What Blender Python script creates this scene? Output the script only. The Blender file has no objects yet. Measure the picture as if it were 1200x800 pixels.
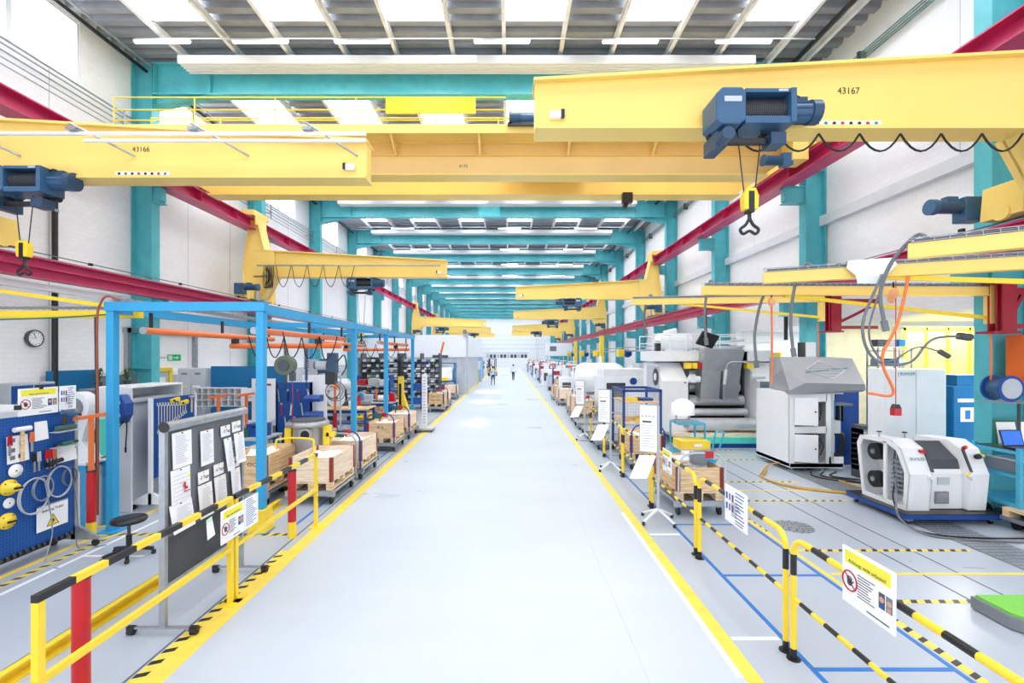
import bpy, math, random
from mathutils import Vector, Matrix
random.seed(7)
SC = bpy.context.scene
COL = SC.collection
PI = math.pi
EYE = 2.8
def at(px, py, Y):
    "photograph pixel at depth Y -> point in the hall"
    return Vector(((px-597)*Y/540.0, Y, EYE-(py-416)*Y/540.0))

# ------------------------------------------------------------ materials
def lin(c):
    return tuple(((v/255)/12.92 if v/255 <= .04045 else ((v/255+.055)/1.055)**2.4) for v in c)+(1,)
MATS = {}
def mat(name, rgb, rough=.45, metal=0., var=.05, scale=3., bump=0., emit=0., coat=0.):
    if name in MATS: return MATS[name]
    m = bpy.data.materials.new(name); m.use_nodes = True
    nt = m.node_tree; b = nt.nodes['Principled BSDF']
    b.inputs['Roughness'].default_value = rough; b.inputs['Metallic'].default_value = metal
    if coat: b.inputs['Coat Weight'].default_value = coat
    tc = nt.nodes.new('ShaderNodeTexCoord'); nz = nt.nodes.new('ShaderNodeTexNoise')
    nz.inputs['Scale'].default_value = scale; nz.inputs['Detail'].default_value = 4
    nt.links.new(tc.outputs['Object'], nz.inputs['Vector'])
    cr = nt.nodes.new('ShaderNodeValToRGB'); c = lin(rgb)
    cr.color_ramp.elements[0].color = tuple(max(0, v*(1-var*2)) for v in c[:3])+(1,)
    cr.color_ramp.elements[1].color = tuple(min(1, v*(1+var*2)) for v in c[:3])+(1,)
    cr.color_ramp.elements[0].position = .3; cr.color_ramp.elements[1].position = .7
    nt.links.new(nz.outputs['Fac'], cr.inputs['Fac']); nt.links.new(cr.outputs['Color'], b.inputs['Base Color'])
    if bump:
        bp = nt.nodes.new('ShaderNodeBump'); bp.inputs['Strength'].default_value = bump
        nt.links.new(nz.outputs['Fac'], bp.inputs['Height']); nt.links.new(bp.outputs['Normal'], b.inputs['Normal'])
    if emit:
        nt.links.new(cr.outputs['Color'], b.inputs['Emission Color']); b.inputs['Emission Strength'].default_value = emit
    MATS[name] = m; return m

def brick_mat(name, rgb, mortar, rot):
    m = mat(name, rgb, .75, var=.02); nt = m.node_tree; b = nt.nodes['Principled BSDF']
    tc = nt.nodes.new('ShaderNodeTexCoord'); sp = nt.nodes.new('ShaderNodeSeparateXYZ'); cb = nt.nodes.new('ShaderNodeCombineXYZ')
    nt.links.new(tc.outputs['Object'], sp.inputs[0]); nt.links.new(sp.outputs['Y' if rot else 'X'], cb.inputs[0]); nt.links.new(sp.outputs['Z'], cb.inputs[1])
    bk = nt.nodes.new('ShaderNodeTexBrick'); nt.links.new(cb.outputs[0], bk.inputs['Vector'])
    bk.inputs['Scale'].default_value = 2.2; bk.inputs['Mortar Size'].default_value = .012
    bk.inputs['Color1'].default_value = lin(rgb); bk.inputs['Color2'].default_value = tuple(v*.96 for v in lin(rgb)[:3])+(1,)
    bk.inputs['Mortar'].default_value = lin(mortar)
    nt.links.new(bk.outputs['Color'], b.inputs['Base Color'])
    return m

def dots_mat(name, rgb, hole, pitch=.04, r=.28):
    "perforated sheet: round dark holes on a square pitch (object X/Z)"
    m = mat(name, rgb, .4, var=.03); nt = m.node_tree; b = nt.nodes['Principled BSDF']
    tc = nt.nodes.new('ShaderNodeTexCoord'); sp = nt.nodes.new('ShaderNodeSeparateXYZ'); nt.links.new(tc.outputs['Object'], sp.inputs[0])
    def mth(op, a, bb=None):
        n = nt.nodes.new('ShaderNodeMath'); n.operation = op
        if hasattr(a, 'links') : nt.links.new(a, n.inputs[0])
        else: n.inputs[0].default_value = a
        if bb is not None:
            if hasattr(bb, 'links'): nt.links.new(bb, n.inputs[1])
            else: n.inputs[1].default_value = bb
        return n.outputs[0]
    fx = mth('SUBTRACT', mth('FRACT', mth('DIVIDE', sp.outputs['X'], pitch)), .5)
    fz = mth('SUBTRACT', mth('FRACT', mth('DIVIDE', sp.outputs['Z'], pitch)), .5)
    d = mth('SQRT', mth('ADD', mth('MULTIPLY', fx, fx), mth('MULTIPLY', fz, fz)))
    k = mth('LESS_THAN', d, r)
    mx = nt.nodes.new('ShaderNodeMix'); mx.data_type = 'RGBA'
    nt.links.new(k, mx.inputs['Factor']); mx.inputs['A'].default_value = lin(rgb); mx.inputs['B'].default_value = lin(hole)
    nt.links.new(mx.outputs['Result'], b.inputs['Base Color'])
    return m

def wood_mat(name, rgb, dark):
    m = mat(name, rgb, .65, var=.08, scale=2.); nt = m.node_tree; b = nt.nodes['Principled BSDF']
    tc = nt.nodes.new('ShaderNodeTexCoord'); mp = nt.nodes.new('ShaderNodeMapping'); mp.inputs['Scale'].default_value = (1.5, 1.5, 14)
    nt.links.new(tc.outputs['Object'], mp.inputs[0])
    nz = nt.nodes.new('ShaderNodeTexNoise'); nz.inputs['Scale'].default_value = 2.2; nz.inputs['Detail'].default_value = 6
    nt.links.new(mp.outputs[0], nz.inputs['Vector'])
    cr = nt.nodes.new('ShaderNodeValToRGB'); cr.color_ramp.elements[0].color = lin(dark); cr.color_ramp.elements[1].color = lin(rgb)
    cr.color_ramp.elements[0].position = .3; cr.color_ramp.elements[1].position = .6
    nt.links.new(nz.outputs['Fac'], cr.inputs['Fac']); nt.links.new(cr.outputs['Color'], b.inputs['Base Color'])
    return m

def floor_mat():
    m = mat('floor_epoxy', (214, 221, 230), .22, var=.02); nt = m.node_tree; b = nt.nodes['Principled BSDF']
    tc = nt.nodes.new('ShaderNodeTexCoord'); mp = nt.nodes.new('ShaderNodeMapping'); mp.inputs['Rotation'].default_value = (0, 0, .5); mp.inputs['Scale'].default_value = (.3, .9, 1)
    nt.links.new(tc.outputs['Object'], mp.inputs[0])
    nz = nt.nodes.new('ShaderNodeTexNoise'); nz.inputs['Scale'].default_value = .8; nz.inputs['Detail'].default_value = 4; nz.inputs['Roughness'].default_value = .55
    nt.links.new(mp.outputs[0], nz.inputs['Vector'])
    cr = nt.nodes.new('ShaderNodeValToRGB'); cr.color_ramp.elements[0].color = lin((188, 197, 209)); cr.color_ramp.elements[1].color = lin((200, 208, 218))
    cr.color_ramp.elements[0].position = .25; cr.color_ramp.elements[1].position = .75
    nt.links.new(nz.outputs['Fac'], cr.inputs['Fac'])
    # coated aisle is lighter than the work bays either side of it
    sx = nt.nodes.new('ShaderNodeSeparateXYZ'); nt.links.new(tc.outputs['Object'], sx.inputs[0])
    ad = nt.nodes.new('ShaderNodeMath'); ad.operation = 'ADD'; ad.inputs[1].default_value = .5; nt.links.new(sx.outputs['X'], ad.inputs[0])
    ab = nt.nodes.new('ShaderNodeMath'); ab.operation = 'ABSOLUTE'; nt.links.new(ad.outputs[0], ab.inputs[0])
    gt = nt.nodes.new('ShaderNodeMath'); gt.operation = 'GREATER_THAN'; gt.inputs[1].default_value = 2.6; nt.links.new(ab.outputs[0], gt.inputs[0])
    mx = nt.nodes.new('ShaderNodeMix'); mx.data_type = 'RGBA'; mx.blend_type = 'MULTIPLY'; nt.links.new(gt.outputs[0], mx.inputs['Factor'])
    nt.links.new(cr.outputs['Color'], mx.inputs['A']); mx.inputs['B'].default_value = (.82, .83, .85, 1)
    nt.links.new(mx.outputs['Result'], b.inputs['Base Color'])
    rr = nt.nodes.new('ShaderNodeMapRange'); rr.inputs['To Min'].default_value = .24; rr.inputs['To Max'].default_value = .34
    nt.links.new(nz.outputs['Fac'], rr.inputs['Value']); nt.links.new(rr.outputs[0], b.inputs['Roughness'])
    return m

TEAL = mat('teal_paint', (84, 184, 196), .4)
YEL = mat('crane_yellow', (246, 212, 118), .35, var=.015, scale=1)
YELP = mat('bright_yellow', (248, 214, 52), .35, var=.015)
CRIM = mat('crimson_paint', (192, 42, 98), .35, var=.04)
RED = mat('red_paint', (190, 20, 35), .3, var=.04)
BROWN = mat('hinge_brown', (140, 50, 35), .5)
BLUE = mat('sky_blue_paint', (45, 160, 215), .35, var=.02)
DBLUE = mat('dark_blue_paint', (20, 70, 150), .4)
NAVY = mat('hoist_blue', (52, 92, 128), .35)
NAVY2 = mat('motor_blue', (40, 72, 104), .35)
PETROL = mat('petrol_blue', (0, 105, 160), .4)
ORG = mat('orange_paint', (236, 120, 60), .35, var=.03)
BLK = mat('black_rubber', (22, 23, 26), .5)
BLK2 = mat('black_paint', (30, 30, 34), .35)
CABLE = mat('grey_cable', (110, 115, 122), .5)
WHITE = mat('white_enamel', (236, 238, 242), .3, var=.01)
WHITE2 = mat('off_white_paint', (226, 230, 235), .45, var=.02)
PAPER = mat('white_paper', (245, 246, 250), .7, var=.01)
LGREY = mat('light_grey_paint', (190, 196, 204), .4, var=.03)
GREY = mat('mid_grey_paint', (120, 125, 132), .45)
DGREY = mat('dark_grey_paint', (70, 74, 82), .5)
BOARD = mat('board_felt', (112, 116, 124), .75, bump=.1, scale=80)
STEEL = mat('galvanised_steel', (170, 176, 184), .35, .7, var=.06, scale=12)
CHROME = mat('polished_steel', (212, 214, 218), .3, .4)
INOX = mat('brushed_steel', (172, 174, 178), .36, .4, var=.05)
HOODG = mat('hood_grey', (160, 163, 168), .4, var=.02)
GREEN = mat('tool_green', (40, 110, 85), .5)
LIME = mat('lime_mat', (120, 198, 80), .8, bump=.3, scale=60)
TEAL2 = mat('turquoise_paint', (85, 212, 196), .4, var=.02)
OCHRE = mat('ochre_hose', (200, 155, 60), .5)
SKIN = mat('skin', (215, 165, 140), .6)
HAIR = mat('dark_hair', (60, 45, 38), .8)
SHIRT = mat('pale_shirt', (205, 218, 235), .8)
JEAN = mat('navy_trousers', (35, 50, 85), .8)
JEAN2 = mat('grey_trousers', (120, 128, 145), .8)
WOOD = wood_mat('crate_wood', (238, 208, 166), (205, 165, 120))
WOOD2 = wood_mat('pale_wood', (246, 228, 205), (226, 200, 170))
WOODD = wood_mat('weathered_wood', (150, 115, 85), (95, 70, 52))
PEG = dots_mat('blue_pegboard', (14, 84, 165), (6, 40, 95), .04, .22)
GRATE = dots_mat('floor_grate', (140, 147, 155), (60, 64, 70), .05, .34)
CURTAIN = mat('yellow_partition', (246, 226, 110), .5, var=.04)
SCREEN = mat('lit_screen', (40, 90, 200), .2, emit=1.2)
SCREENG = mat('grey_screen', (110, 130, 145), .2)
GLOW = mat('skylight_pane', (250, 252, 255), .4, var=.0, emit=1)
WIN = mat('window_pane', (250, 252, 255), .3, var=.0, emit=1)
LAMP = mat('lamp_tube', (255, 255, 255), .4, var=0, emit=1)
SIGNG = mat('exit_green', (20, 160, 90), .4, emit=.4)
FLOOR = floor_mat()
LINEY = mat('line_yellow', (244, 214, 84), .4, var=.04, scale=6)
LINEB = mat('line_blue', (40, 115, 195), .4, var=.04, scale=6)
LINEW = mat('line_white', (245, 247, 250), .4, var=.02)

# ------------------------------------------------------------ mesh builder
class MB:
    def __init__(s): s.v = []; s.f = []; s.m = []; s.sm = []; s.mats = []
    def mi(s, m):
        if m not in s.mats: s.mats.append(m)
        return s.mats.index(m)
    def add(s, vs, fs, m, smooth=False):
        o = len(s.v); s.v += [Vector(v) for v in vs]; k = s.mi(m)
        for f in fs: s.f.append([o+i for i in f]); s.m.append(k); s.sm.append(smooth)
        return s
    def box(s, x0, x1, y0, y1, z0, z1, m, R=None, c=None):
        vs = [(x, y, z) for z in (z0, z1) for y in (y0, y1) for x in (x0, x1)]
        if R is not None:
            c = Vector(c if c is not None else ((x0+x1)/2, (y0+y1)/2, (z0+z1)/2)); vs = [R @ (Vector(v)-c)+c for v in vs]
        return s.add(vs, [(0, 2, 3, 1), (4, 5, 7, 6), (0, 1, 5, 4), (2, 6, 7, 3), (0, 4, 6, 2), (1, 3, 7, 5)], m)
    def prism(s, poly, ax, a, b, m):
        "poly: 2d outline; ax='x' -> (y,z), 'y' -> (x,z), 'z' -> (x,y)"
        def p(q, t): return {'x': (t, q[0], q[1]), 'y': (q[0], t, q[1]), 'z': (q[0], q[1], t)}[ax]
        n = len(poly); vs = [p(q, a) for q in poly]+[p(q, b) for q in poly]
        area = sum(poly[i][0]*poly[(i+1) % n][1]-poly[(i+1) % n][0]*poly[i][1] for i in range(n))
        fs = [tuple(range(n)), tuple(reversed(range(n, 2*n)))]+[(i, n+i, n+(i+1) % n, (i+1) % n) for i in range(n)]
        flip = (area > 0) != (ax == 'y')
        if (b > a) != flip: fs = [tuple(reversed(f)) for f in fs]
        return s.add(vs, fs, m)
    def cyl(s, p0, p1, r, m, r1=None, n=16, caps=True, smooth=True):
        p0 = Vector(p0); p1 = Vector(p1); d = (p1-p0).normalized(); r1 = r if r1 is None else r1
        u = d.orthogonal().normalized(); w = d.cross(u)
        A = [p0+(u*math.cos(t)+w*math.sin(t))*r for t in [2*PI*i/n for i in range(n)]]
        B = [p1+(u*math.cos(t)+w*math.sin(t))*r1 for t in [2*PI*i/n for i in range(n)]]
        s.add(A+B, [(i, (i+1) % n, n+(i+1) % n, n+i) for i in range(n)], m, smooth)
        if caps: s.add(A, [tuple(reversed(range(n)))], m); s.add(B, [tuple(range(n))], m)
        return s
    def bar(s, p0, p1, w, h, m, up=(0, 0, 1)):
        p0 = Vector(p0); p1 = Vector(p1); d = (p1-p0).normalized(); up = Vector(up)
        if abs(d.dot(up)) > .99: up = Vector((0, 1, 0))
        a = d.cross(up).normalized(); b = a.cross(d)
        vs = [q+a*(w/2*i)+b*(h/2*j) for q in (p0, p1) for i, j in ((-1, -1), (1, -1), (1, 1), (-1, 1))]
        return s.add(vs, [(0, 3, 2, 1), (4, 5, 6, 7), (0, 1, 5, 4), (1, 2, 6, 5), (2, 3, 7, 6), (3, 0, 4, 7)], m)
    def tube(s, pts, r, m, n=8, closed=False, mats=None):
        pts = [Vector(p) for p in pts]; N = len(pts); rings = []
        t0 = (pts[1]-pts[0]).normalized(); u = t0.orthogonal().normalized()
        for i, p in enumerate(pts):
            a = pts[(i-1) % N] if (closed or i) else p; b = pts[(i+1) % N] if (closed or i < N-1) else p
            t = (b-a).normalized(); u = (u-t*u.dot(t)).normalized(); w = t.cross(u)
            rings.append([p+(u*math.cos(2*PI*k/n)+w*math.sin(2*PI*k/n))*r for k in range(n)])
        vs = [v for R in rings for v in R]
        for i in range(N if closed else N-1):
            j = (i+1) % N; mm = mats[i % len(mats)] if mats else m
            s.add(rings[i]+rings[j], [(k, (k+1) % n, n+(k+1) % n, n+k) for k in range(n)], mm, True)
        if not closed:
            s.add(rings[0], [tuple(reversed(range(n)))], m); s.add(rings[-1], [tuple(range(n))], m)
        return s
    def lathe(s, prof, m, c=(0, 0, 0), ax='z', n=20, smooth=True):
        "prof: (radius, height) pairs about the axis"
        c = Vector(c); vs = []
        for r, h in prof:
            for k in range(n):
                a = 2*PI*k/n; x, y = r*math.cos(a), r*math.sin(a)
                vs.append(c+Vector({'z': (x, y, h), 'x': (h, x, y), 'y': (x, h, -y)}[ax]))
        fs = [(i*n+k, i*n+(k+1) % n, (i+1)*n+(k+1) % n, (i+1)*n+k) for i in range(len(prof)-1) for k in range(n)]
        s.add(vs, fs, m, smooth); L = len(prof)
        s.add(vs[:n], [tuple(reversed(range(n)))], m); s.add(vs[(L-1)*n:], [tuple(range(n))], m)
        return s
    def quad(s, a, b, c, d, m): return s.add([a, b, c, d], [(0, 1, 2, 3)], m)
    def build(s, name, parent=None, bevel=0, off=None):
        me = bpy.data.meshes.new(name)
        off = Vector(off) if off is not None else Vector((0, 0, 0))
        me.from_pydata([v-off for v in s.v], [], s.f)
        for m in s.mats: me.materials.append(m)
        me.polygons.foreach_set('material_index', s.m); me.polygons.foreach_set('use_smooth', s.sm); me.update()
        o = bpy.data.objects.new(name, me); COL.objects.link(o)
        if parent is not None: o.parent = parent
        if bevel:
            b = o.modifiers.new('edge', 'BEVEL'); b.width = bevel; b.segments = 2; b.limit_method = 'ANGLE'; b.angle_limit = .7
        return o

def tag(o, label=None, cat=None, group=None, kind=None):
    if label: o['label'] = label
    if cat: o['category'] = cat
    if group: o['group'] = group
    if kind: o['kind'] = kind
    return o
def thing(name, label, cat, loc=(0, 0, 0), rz=0., group=None):
    o = bpy.data.objects.new(name, None); COL.objects.link(o); o.location = loc; o.rotation_euler = (0, 0, rz)
    o.empty_display_size = .1
    return tag(o, label, cat, group)
KIDS = {}
def children(o): return [c for c in bpy.data.objects if c.parent is o]
def copy_tree(o, parent=None, kids=None):
    c = o.copy(); COL.objects.link(c)
    if parent is not None: c.parent = parent
    for ch in list(o.children): copy_tree(ch, c)
    return c
def dup(o, loc, rz=0., label=None, group=None, scale=None):
    c = copy_tree(o); c.location = loc; c.rotation_euler = (0, 0, rz)
    if label: c['label'] = label
    if group: c['group'] = group
    if scale: c.scale = (scale,)*3 if isinstance(scale, (int, float)) else scale
    return c
def struct(name, mb, bevel=0): return tag(mb.build(name, bevel=bevel), kind='structure')
def solo(name, mb, label, cat, group=None, bevel=0, loc=None):
    o = mb.build(name, bevel=bevel, off=loc)
    if loc is not None: o.location = loc
    return tag(o, label, cat, group)
def text(s, size, loc, m, parent, rot=(PI/2, 0, 0), align='CENTER', name='lettering', sx=1.):
    c = bpy.data.curves.new(name, 'FONT'); c.body = s; c.size = size; c.extrude = .0008; c.align_x = align; c.align_y = 'CENTER'
    c.materials.append(m); o = bpy.data.objects.new(name, c); COL.objects.link(o)
    c.resolution_u = 3; bpy.context.view_layer.update()
    me = bpy.data.meshes.new_from_object(o.evaluated_get(bpy.context.evaluated_depsgraph_get())); bpy.data.objects.remove(o)
    o = bpy.data.objects.new(name, me); COL.objects.link(o)
    if not me.materials: me.materials.append(m)
    o.location = loc; o.rotation_euler = rot; o.scale = (sx, 1, 1)
    if parent is not None: o.parent = parent
    return o
def arc(c, r, a0, a1, n, ax='y'):
    out = []
    for i in range(n+1):
        a = a0+(a1-a0)*i/n; x, z = r*math.cos(a), r*math.sin(a)
        out.append(Vector(c)+Vector({'y': (x, 0, z), 'x': (0, x, z), 'z': (x, z, 0)}[ax]))
    return out
def sag(p0, p1, d, n=8):
    p0 = Vector(p0); p1 = Vector(p1)
    return [p0.lerp(p1, i/n)-Vector((0, 0, d*4*(i/n)*(1-i/n))) for i in range(n+1)]
def smooth_path(pts, k=6):
    P = [Vector(p) for p in pts]; P = [P[0]*2-P[1]]+P+[P[-1]*2-P[-2]]; out = []
    for i in range(1, len(P)-2):
        for j in range(k):
            t = j/k; a, b, c, d = P[i-1], P[i], P[i+1], P[i+2]
            out.append(.5*((2*b)+(c-a)*t+(2*a-5*b+4*c-d)*t*t+(3*b-a-3*c+d)*t**3))
    return out+[P[-2]]
# ------------------------------------------------------------ the hall
XL, XR = -11.1, 9.3
NF = 16; FY = [1.66+6*i for i in range(NF+1)]      # frame positions
YE = 104.
ROOF = 11.5
struct('floor', MB().box(-14, 15.5, -2, YE+1, -.1, 0, FLOOR))
# ceiling: trapezoidal sheet running across the hall, with holes left for the skylights
CEILM = mat('roof_sheet', (150, 154, 163), .45, .1, var=.04)
mb = MB(); y = -1.9; prof = []
while y < YE:
    prof += [(y, ROOF), (y+.04, ROOF+.13), (y+.2, ROOF+.13), (y+.24, ROOF)]; y += .44
skx = [(-9.3+3.05*i, -9.3+3.05*i+1.6) for i in range(7)]      # six-seven skylight strips
def sky_ranges(): return [(fy+1.3, fy+4.35) for fy in FY if fy+4.35 < YE]
xs = sorted([XL]+[v for a in skx for v in a if a[1] < XR]+[XR])
for i in range(len(xs)-1):
    inskx = any(abs(xs[i]-a[0]) < 1e-6 for a in skx)
    for j in range(len(prof)-1):
        a, b = prof[j], prof[j+1]; ym = (a[0]+b[0])/2
        if inskx and any(q[0] < ym < q[1] for q in sky_ranges()): continue
        mb.quad((xs[i], a[0], a[1]), (xs[i], b[0], b[1]), (xs[i+1], b[0], b[1]), (xs[i+1], a[0], a[1]), CEILM)
struct('ceiling', mb)
k = 0
for (q0, q1) in sky_ranges():
    for a in skx:
        if a[1] > XR: continue
        k += 1
        o = struct('window_%d' % k, MB().box(a[0]+.04, a[1]-.04, q0+.04, q1-.04, ROOF+.06, ROOF+.09, GLOW)
                   .box(a[0], a[1], q0, q0+.05, ROOF-.02, ROOF+.12, LGREY).box(a[0], a[1], q1-.05, q1, ROOF-.02, ROOF+.12, LGREY))
PURL = mat('purlin_paint', (232, 233, 236), .5)
for x in sorted([v for a in skx for v in a if a[1] < XR]+[8.6]):
    struct('trim_%d' % (int((x+12)*10)), MB().box(x-.05, x+.05, -1.9, YE, ROOF-.2, ROOF-.18, PURL).box(x-.012, x+.012, -1.9, YE, ROOF-.18, ROOF, PURL).box(x-.05, x+.05, -1.9, YE, ROOF-.02, ROOF, PURL))
# walls
BRL = brick_mat('white_brick_wall', (246, 247, 249), (234, 236, 239), True)
DADO = mat('grey_dado', (196, 199, 204), .6, var=.06)
mb = MB()
mb.box(XL-.3, XL, -2, YE, 0, 2.15, DADO).box(XL-.3, XL, -2, YE, 2.15, 9.75, BRL).box(XL-.3, XL, -2, YE, 11.35, 11.8, BRL)
LW = []
for fy in FY:
    mb.box(XL-.3, XL, fy-1.75, fy+.9, 9.75, 11.35, BRL); LW.append((fy+.9, fy+4.25))
struct('wall_left', mb)
n = 200
for (a, b) in LW:
    if b > YE: continue
    for (c, d) in ((a, (a+b)/2), ((a+b)/2, b)):
        struct('window_%d' % n, MB().box(XL-.12, XL-.08, c+.06, d-.06, 9.8, 11.3, WIN).box(XL-.15, XL-.02, c, c+.06, 9.75, 11.35, WHITE2).box(XL-.15, XL-.02, d-.06, d, 9.75, 11.35, WHITE2)
               .box(XL-.15, XL-.02, c+.06, d-.06, 9.75, 9.8, WHITE2).box(XL-.15, XL-.02, c+.06, d-.06, 11.3, 11.35, WHITE2)); n += 1
BRR = brick_mat('white_panel_wall', (246, 247, 249), (236, 238, 241), True)
mb = MB().box(XR, XR+.3, -2, YE, 6.9, 11.8, BRR).box(XR-.12, XR+.3, -2, YE, 6.62, 6.9, WHITE2).box(XR+.05, XR+.3, -2, YE, 3.75, 6.62, BRR)
mb.box(XR+.05, XR+.3, 19, YE, 0, 3.75, BRR)
struct('wall_right', mb)
struct('annex_wall', MB().box(15.2, 15.4, -2, 19, 0, 3.75, WHITE2).box(XR+.3, 15.2, 19, 19.2, 0, 3.75, WHITE2))
struct('annex_ceiling', MB().box(XR+.3, 15.4, -2, 19.2, 3.75, 3.85, WHITE2))
ENDW = mat('end_wall_panel', (232, 235, 238), .6, var=.02)
mb = MB().box(XL-.3, XR+.3, YE, YE+.3, 3.4, ROOF+.3, ENDW).box(XL-.3, -5.5, YE, YE+.3, 0, 3.4, ENDW).box(4.2, XR+.3, YE, YE+.3, 0, 3.4, ENDW)
for z in (4.2, 5.2, 6.2, 7.2): mb.box(XL, XR, YE-.05, YE, z, z+.06, LGREY)
struct('wall_far', mb)
mb = MB().box(-5.5, 4.2, YE+.1, YE+.15, 0, 3.4, WHITE)
for i in range(12):
    for zz in (2.2,): mb.box(-5.2+i*.78, -4.62+i*.78, YE+.04, YE+.1, zz, zz+.75, DGREY if i % 3 else LGREY)
mb.box(-5.5, 4.2, YE+.0, YE+.1, 3.2, 3.4, LGREY)
struct('door_1', mb)
# steel frames
for i, fy0 in enumerate(FY[1:], 1):
    fy = fy0
    for side, xo in ((-1, XL), (1, XR)):
        fy = 8.32 if (i == 1 and side > 0) else fy0
        xi = 8.56 if (i == 1 and side > 0) else xo-side*.6; a, b = min(xi, xo), max(xi, xo)
        m = MB().box(a, b, fy-.014, fy+.014, 0, 11.39, TEAL)
        for xx in (xi, xo-side*.03): m.box(xx-.015, xx+.015, fy-.16, fy+.16, 0, 11.4, TEAL)
        for z in (2.4, 5., 8.2): m.box(a, b, fy-.14, fy+.14, z, z+.02, TEAL)
        rx = -10.25 if side < 0 else 8.1
        for zt in (7.75, 4.42):     # corbels under the crane rails
            tip = rx if zt > 5 else rx-side*.05
            q = [(xi, zt), (tip, zt), (tip, zt-.4), (xi, zt-.5)]
            m.prism(q, 'y', fy-.1, fy+.1, TEAL)
            m.box(min(xi, tip), max(xi, tip), fy-.16, fy+.16, zt-.02, zt+.01, TEAL).box(min(xi, tip), max(xi, tip), fy-.16, fy+.16, zt-.47, zt-.44, TEAL)
        struct('column_left' if side < 0 else 'column_right', m)
    fy = fy0
    m = MB().box(XL+.63, XR-.63, fy-.01, fy+.01, 10.46, 11.36, TEAL)
    m.box(XL+.63, XR-.63, fy-.17, fy+.17, 10.44, 10.48, TEAL).box(XL+.63, XR-.63, fy-.17, fy+.17, 11.34, 11.38, TEAL)
    for side, xo in ((-1, XL), (1, XR)):
        m.prism([(xo-side*.62, 10.45), (xo-side*2.3, 10.45), (xo-side*1.5, 10.26), (xo-side*.62, 10.12)], 'y', fy-.008, fy+.008, TEAL)
        m.add([(xo-side*2.3, fy-.17, 10.44), (xo-side*2.3, fy+.17, 10.44), (xo-side*.62, fy+.17, 10.1), (xo-side*.62, fy-.17, 10.1)], [(0, 1, 2, 3)], TEAL)
        for u in (.66, 2.3): m.box(xo-side*u-.012, xo-side*u+.012, fy-.15, fy+.15, 10.45, 11.35, TEAL)
    struct('roof_beam', m)
# white lighting troughs in front of each beam, slim batten lights and pipes mid bay
for i, fy in enumerate(FY[1:], 1):
    m = MB().box(-9.3, 6.9, fy-.75, fy-.22, 11.02, 11.06, WHITE)
    for j in range(5): m.box(-9.3, 6.9, fy-.74+j*.115, fy-.7+j*.115, 10.98, 11.02, WHITE)
    m.box(-9.3, 6.9, fy-.76, fy-.73, 11., 11.2, WHITE)
    for x in (-8, -4, 0, 4): m.box(x-.01, x+.01, fy-.5, fy-.48, 11.06, 11.4, STEEL)
    solo('radiant_panel', m, 'long white ribbed panel hanging in front of a teal roof beam', 'ceiling panel', 'white ribbed panels under the roof')
    if i < 9:
        yb = fy-1.45
        solo('conduit', MB().cyl((-9.9, yb, 11.18), (8.1, yb, 11.18), .02, LGREY, n=6), 'thin white conduit carrying the roof light battens across the bay', 'conduit', 'conduits across the roof bays')
        for x in (-9.2, -6.6, -3.9, -.2, 3.2, 6.2) if i < 4 else (-7, 0, 5):
            t = thing('batten_light', 'slim white light batten below the roof sheet between two purlins', 'light', (x, yb, 11.1), 0, 'slim roof light battens')
            MB().box(-.75, .75, -.04, .04, 0, .05, WHITE).build('housing', t); MB().box(-.72, .72, -.03, .03, -.03, 0, LAMP).build('tube', t)
# crane rails (I girders)
def girder(name, X, z0, z1, label, m=CRIM, w=.34):
    b = MB().box(X-.015, X+.015, -1.9, YE-2, z0, z1, m).box(X-w/2, X+w/2, -1.9, YE-2, z0-.03, z0, m).box(X-w/2, X+w/2, -1.9, YE-2, z1, z1+.03, m)
    b.box(X-.04, X+.04, -1.9, YE-2, z1+.03, z1+.07, STEEL)
    for j in range(0, 50): b.box(X-w/2+.02, X+w/2-.02, 1+j*2.-.01, 1+j*2.+.01, z0, z1, m)
    return solo(name, b, label, 'crane rail')
girder('crane_rail', -10.25, 7.78, 8.13, 'upper crimson crane rail along the wall with the clock', w=.5)
girder('crane_rail', 8.1, 7.78, 8.13, 'upper crimson crane rail along the wall opposite the clock', w=.5)
for X, lb in ((-10.1, 'lower crimson rail along the wall with the clock'), (7.95, 'lower crimson rail along the wall opposite the clock')):
    b = MB().box(X-.02, X+.02, -1.9, YE-2, 4.45, 4.85, CRIM)
    sgn = -1 if X < 0 else 1
    for z in (4.45, 4.66, 4.85): b.box(X-.16, X+.16, -1.9, YE-2, z-.015, z+.015, CRIM)
    b.box(X-.03, X+.03, -1.9, YE-2, 4.865, 4.91, STEEL)
    for j in range(34): b.box(X-.1*sgn-.03, X-.1*sgn+.03, 2+j*3-.04, 2+j*3+.04, 4.93, 4.99, BLK)
    b.cyl((X+.1, -1.9, 4.97), (X+.1, YE-2, 4.97), .012, CABLE, n=5)
    solo('crane_rail', b, lb, 'crane rail')
solo('cable_duct', MB().box(-10.35, -10.2, -1.9, 12.2, 4.22, 4.36, WHITE), 'white cable duct under the lower crimson rail ending by the first teal column', 'duct')
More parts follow.
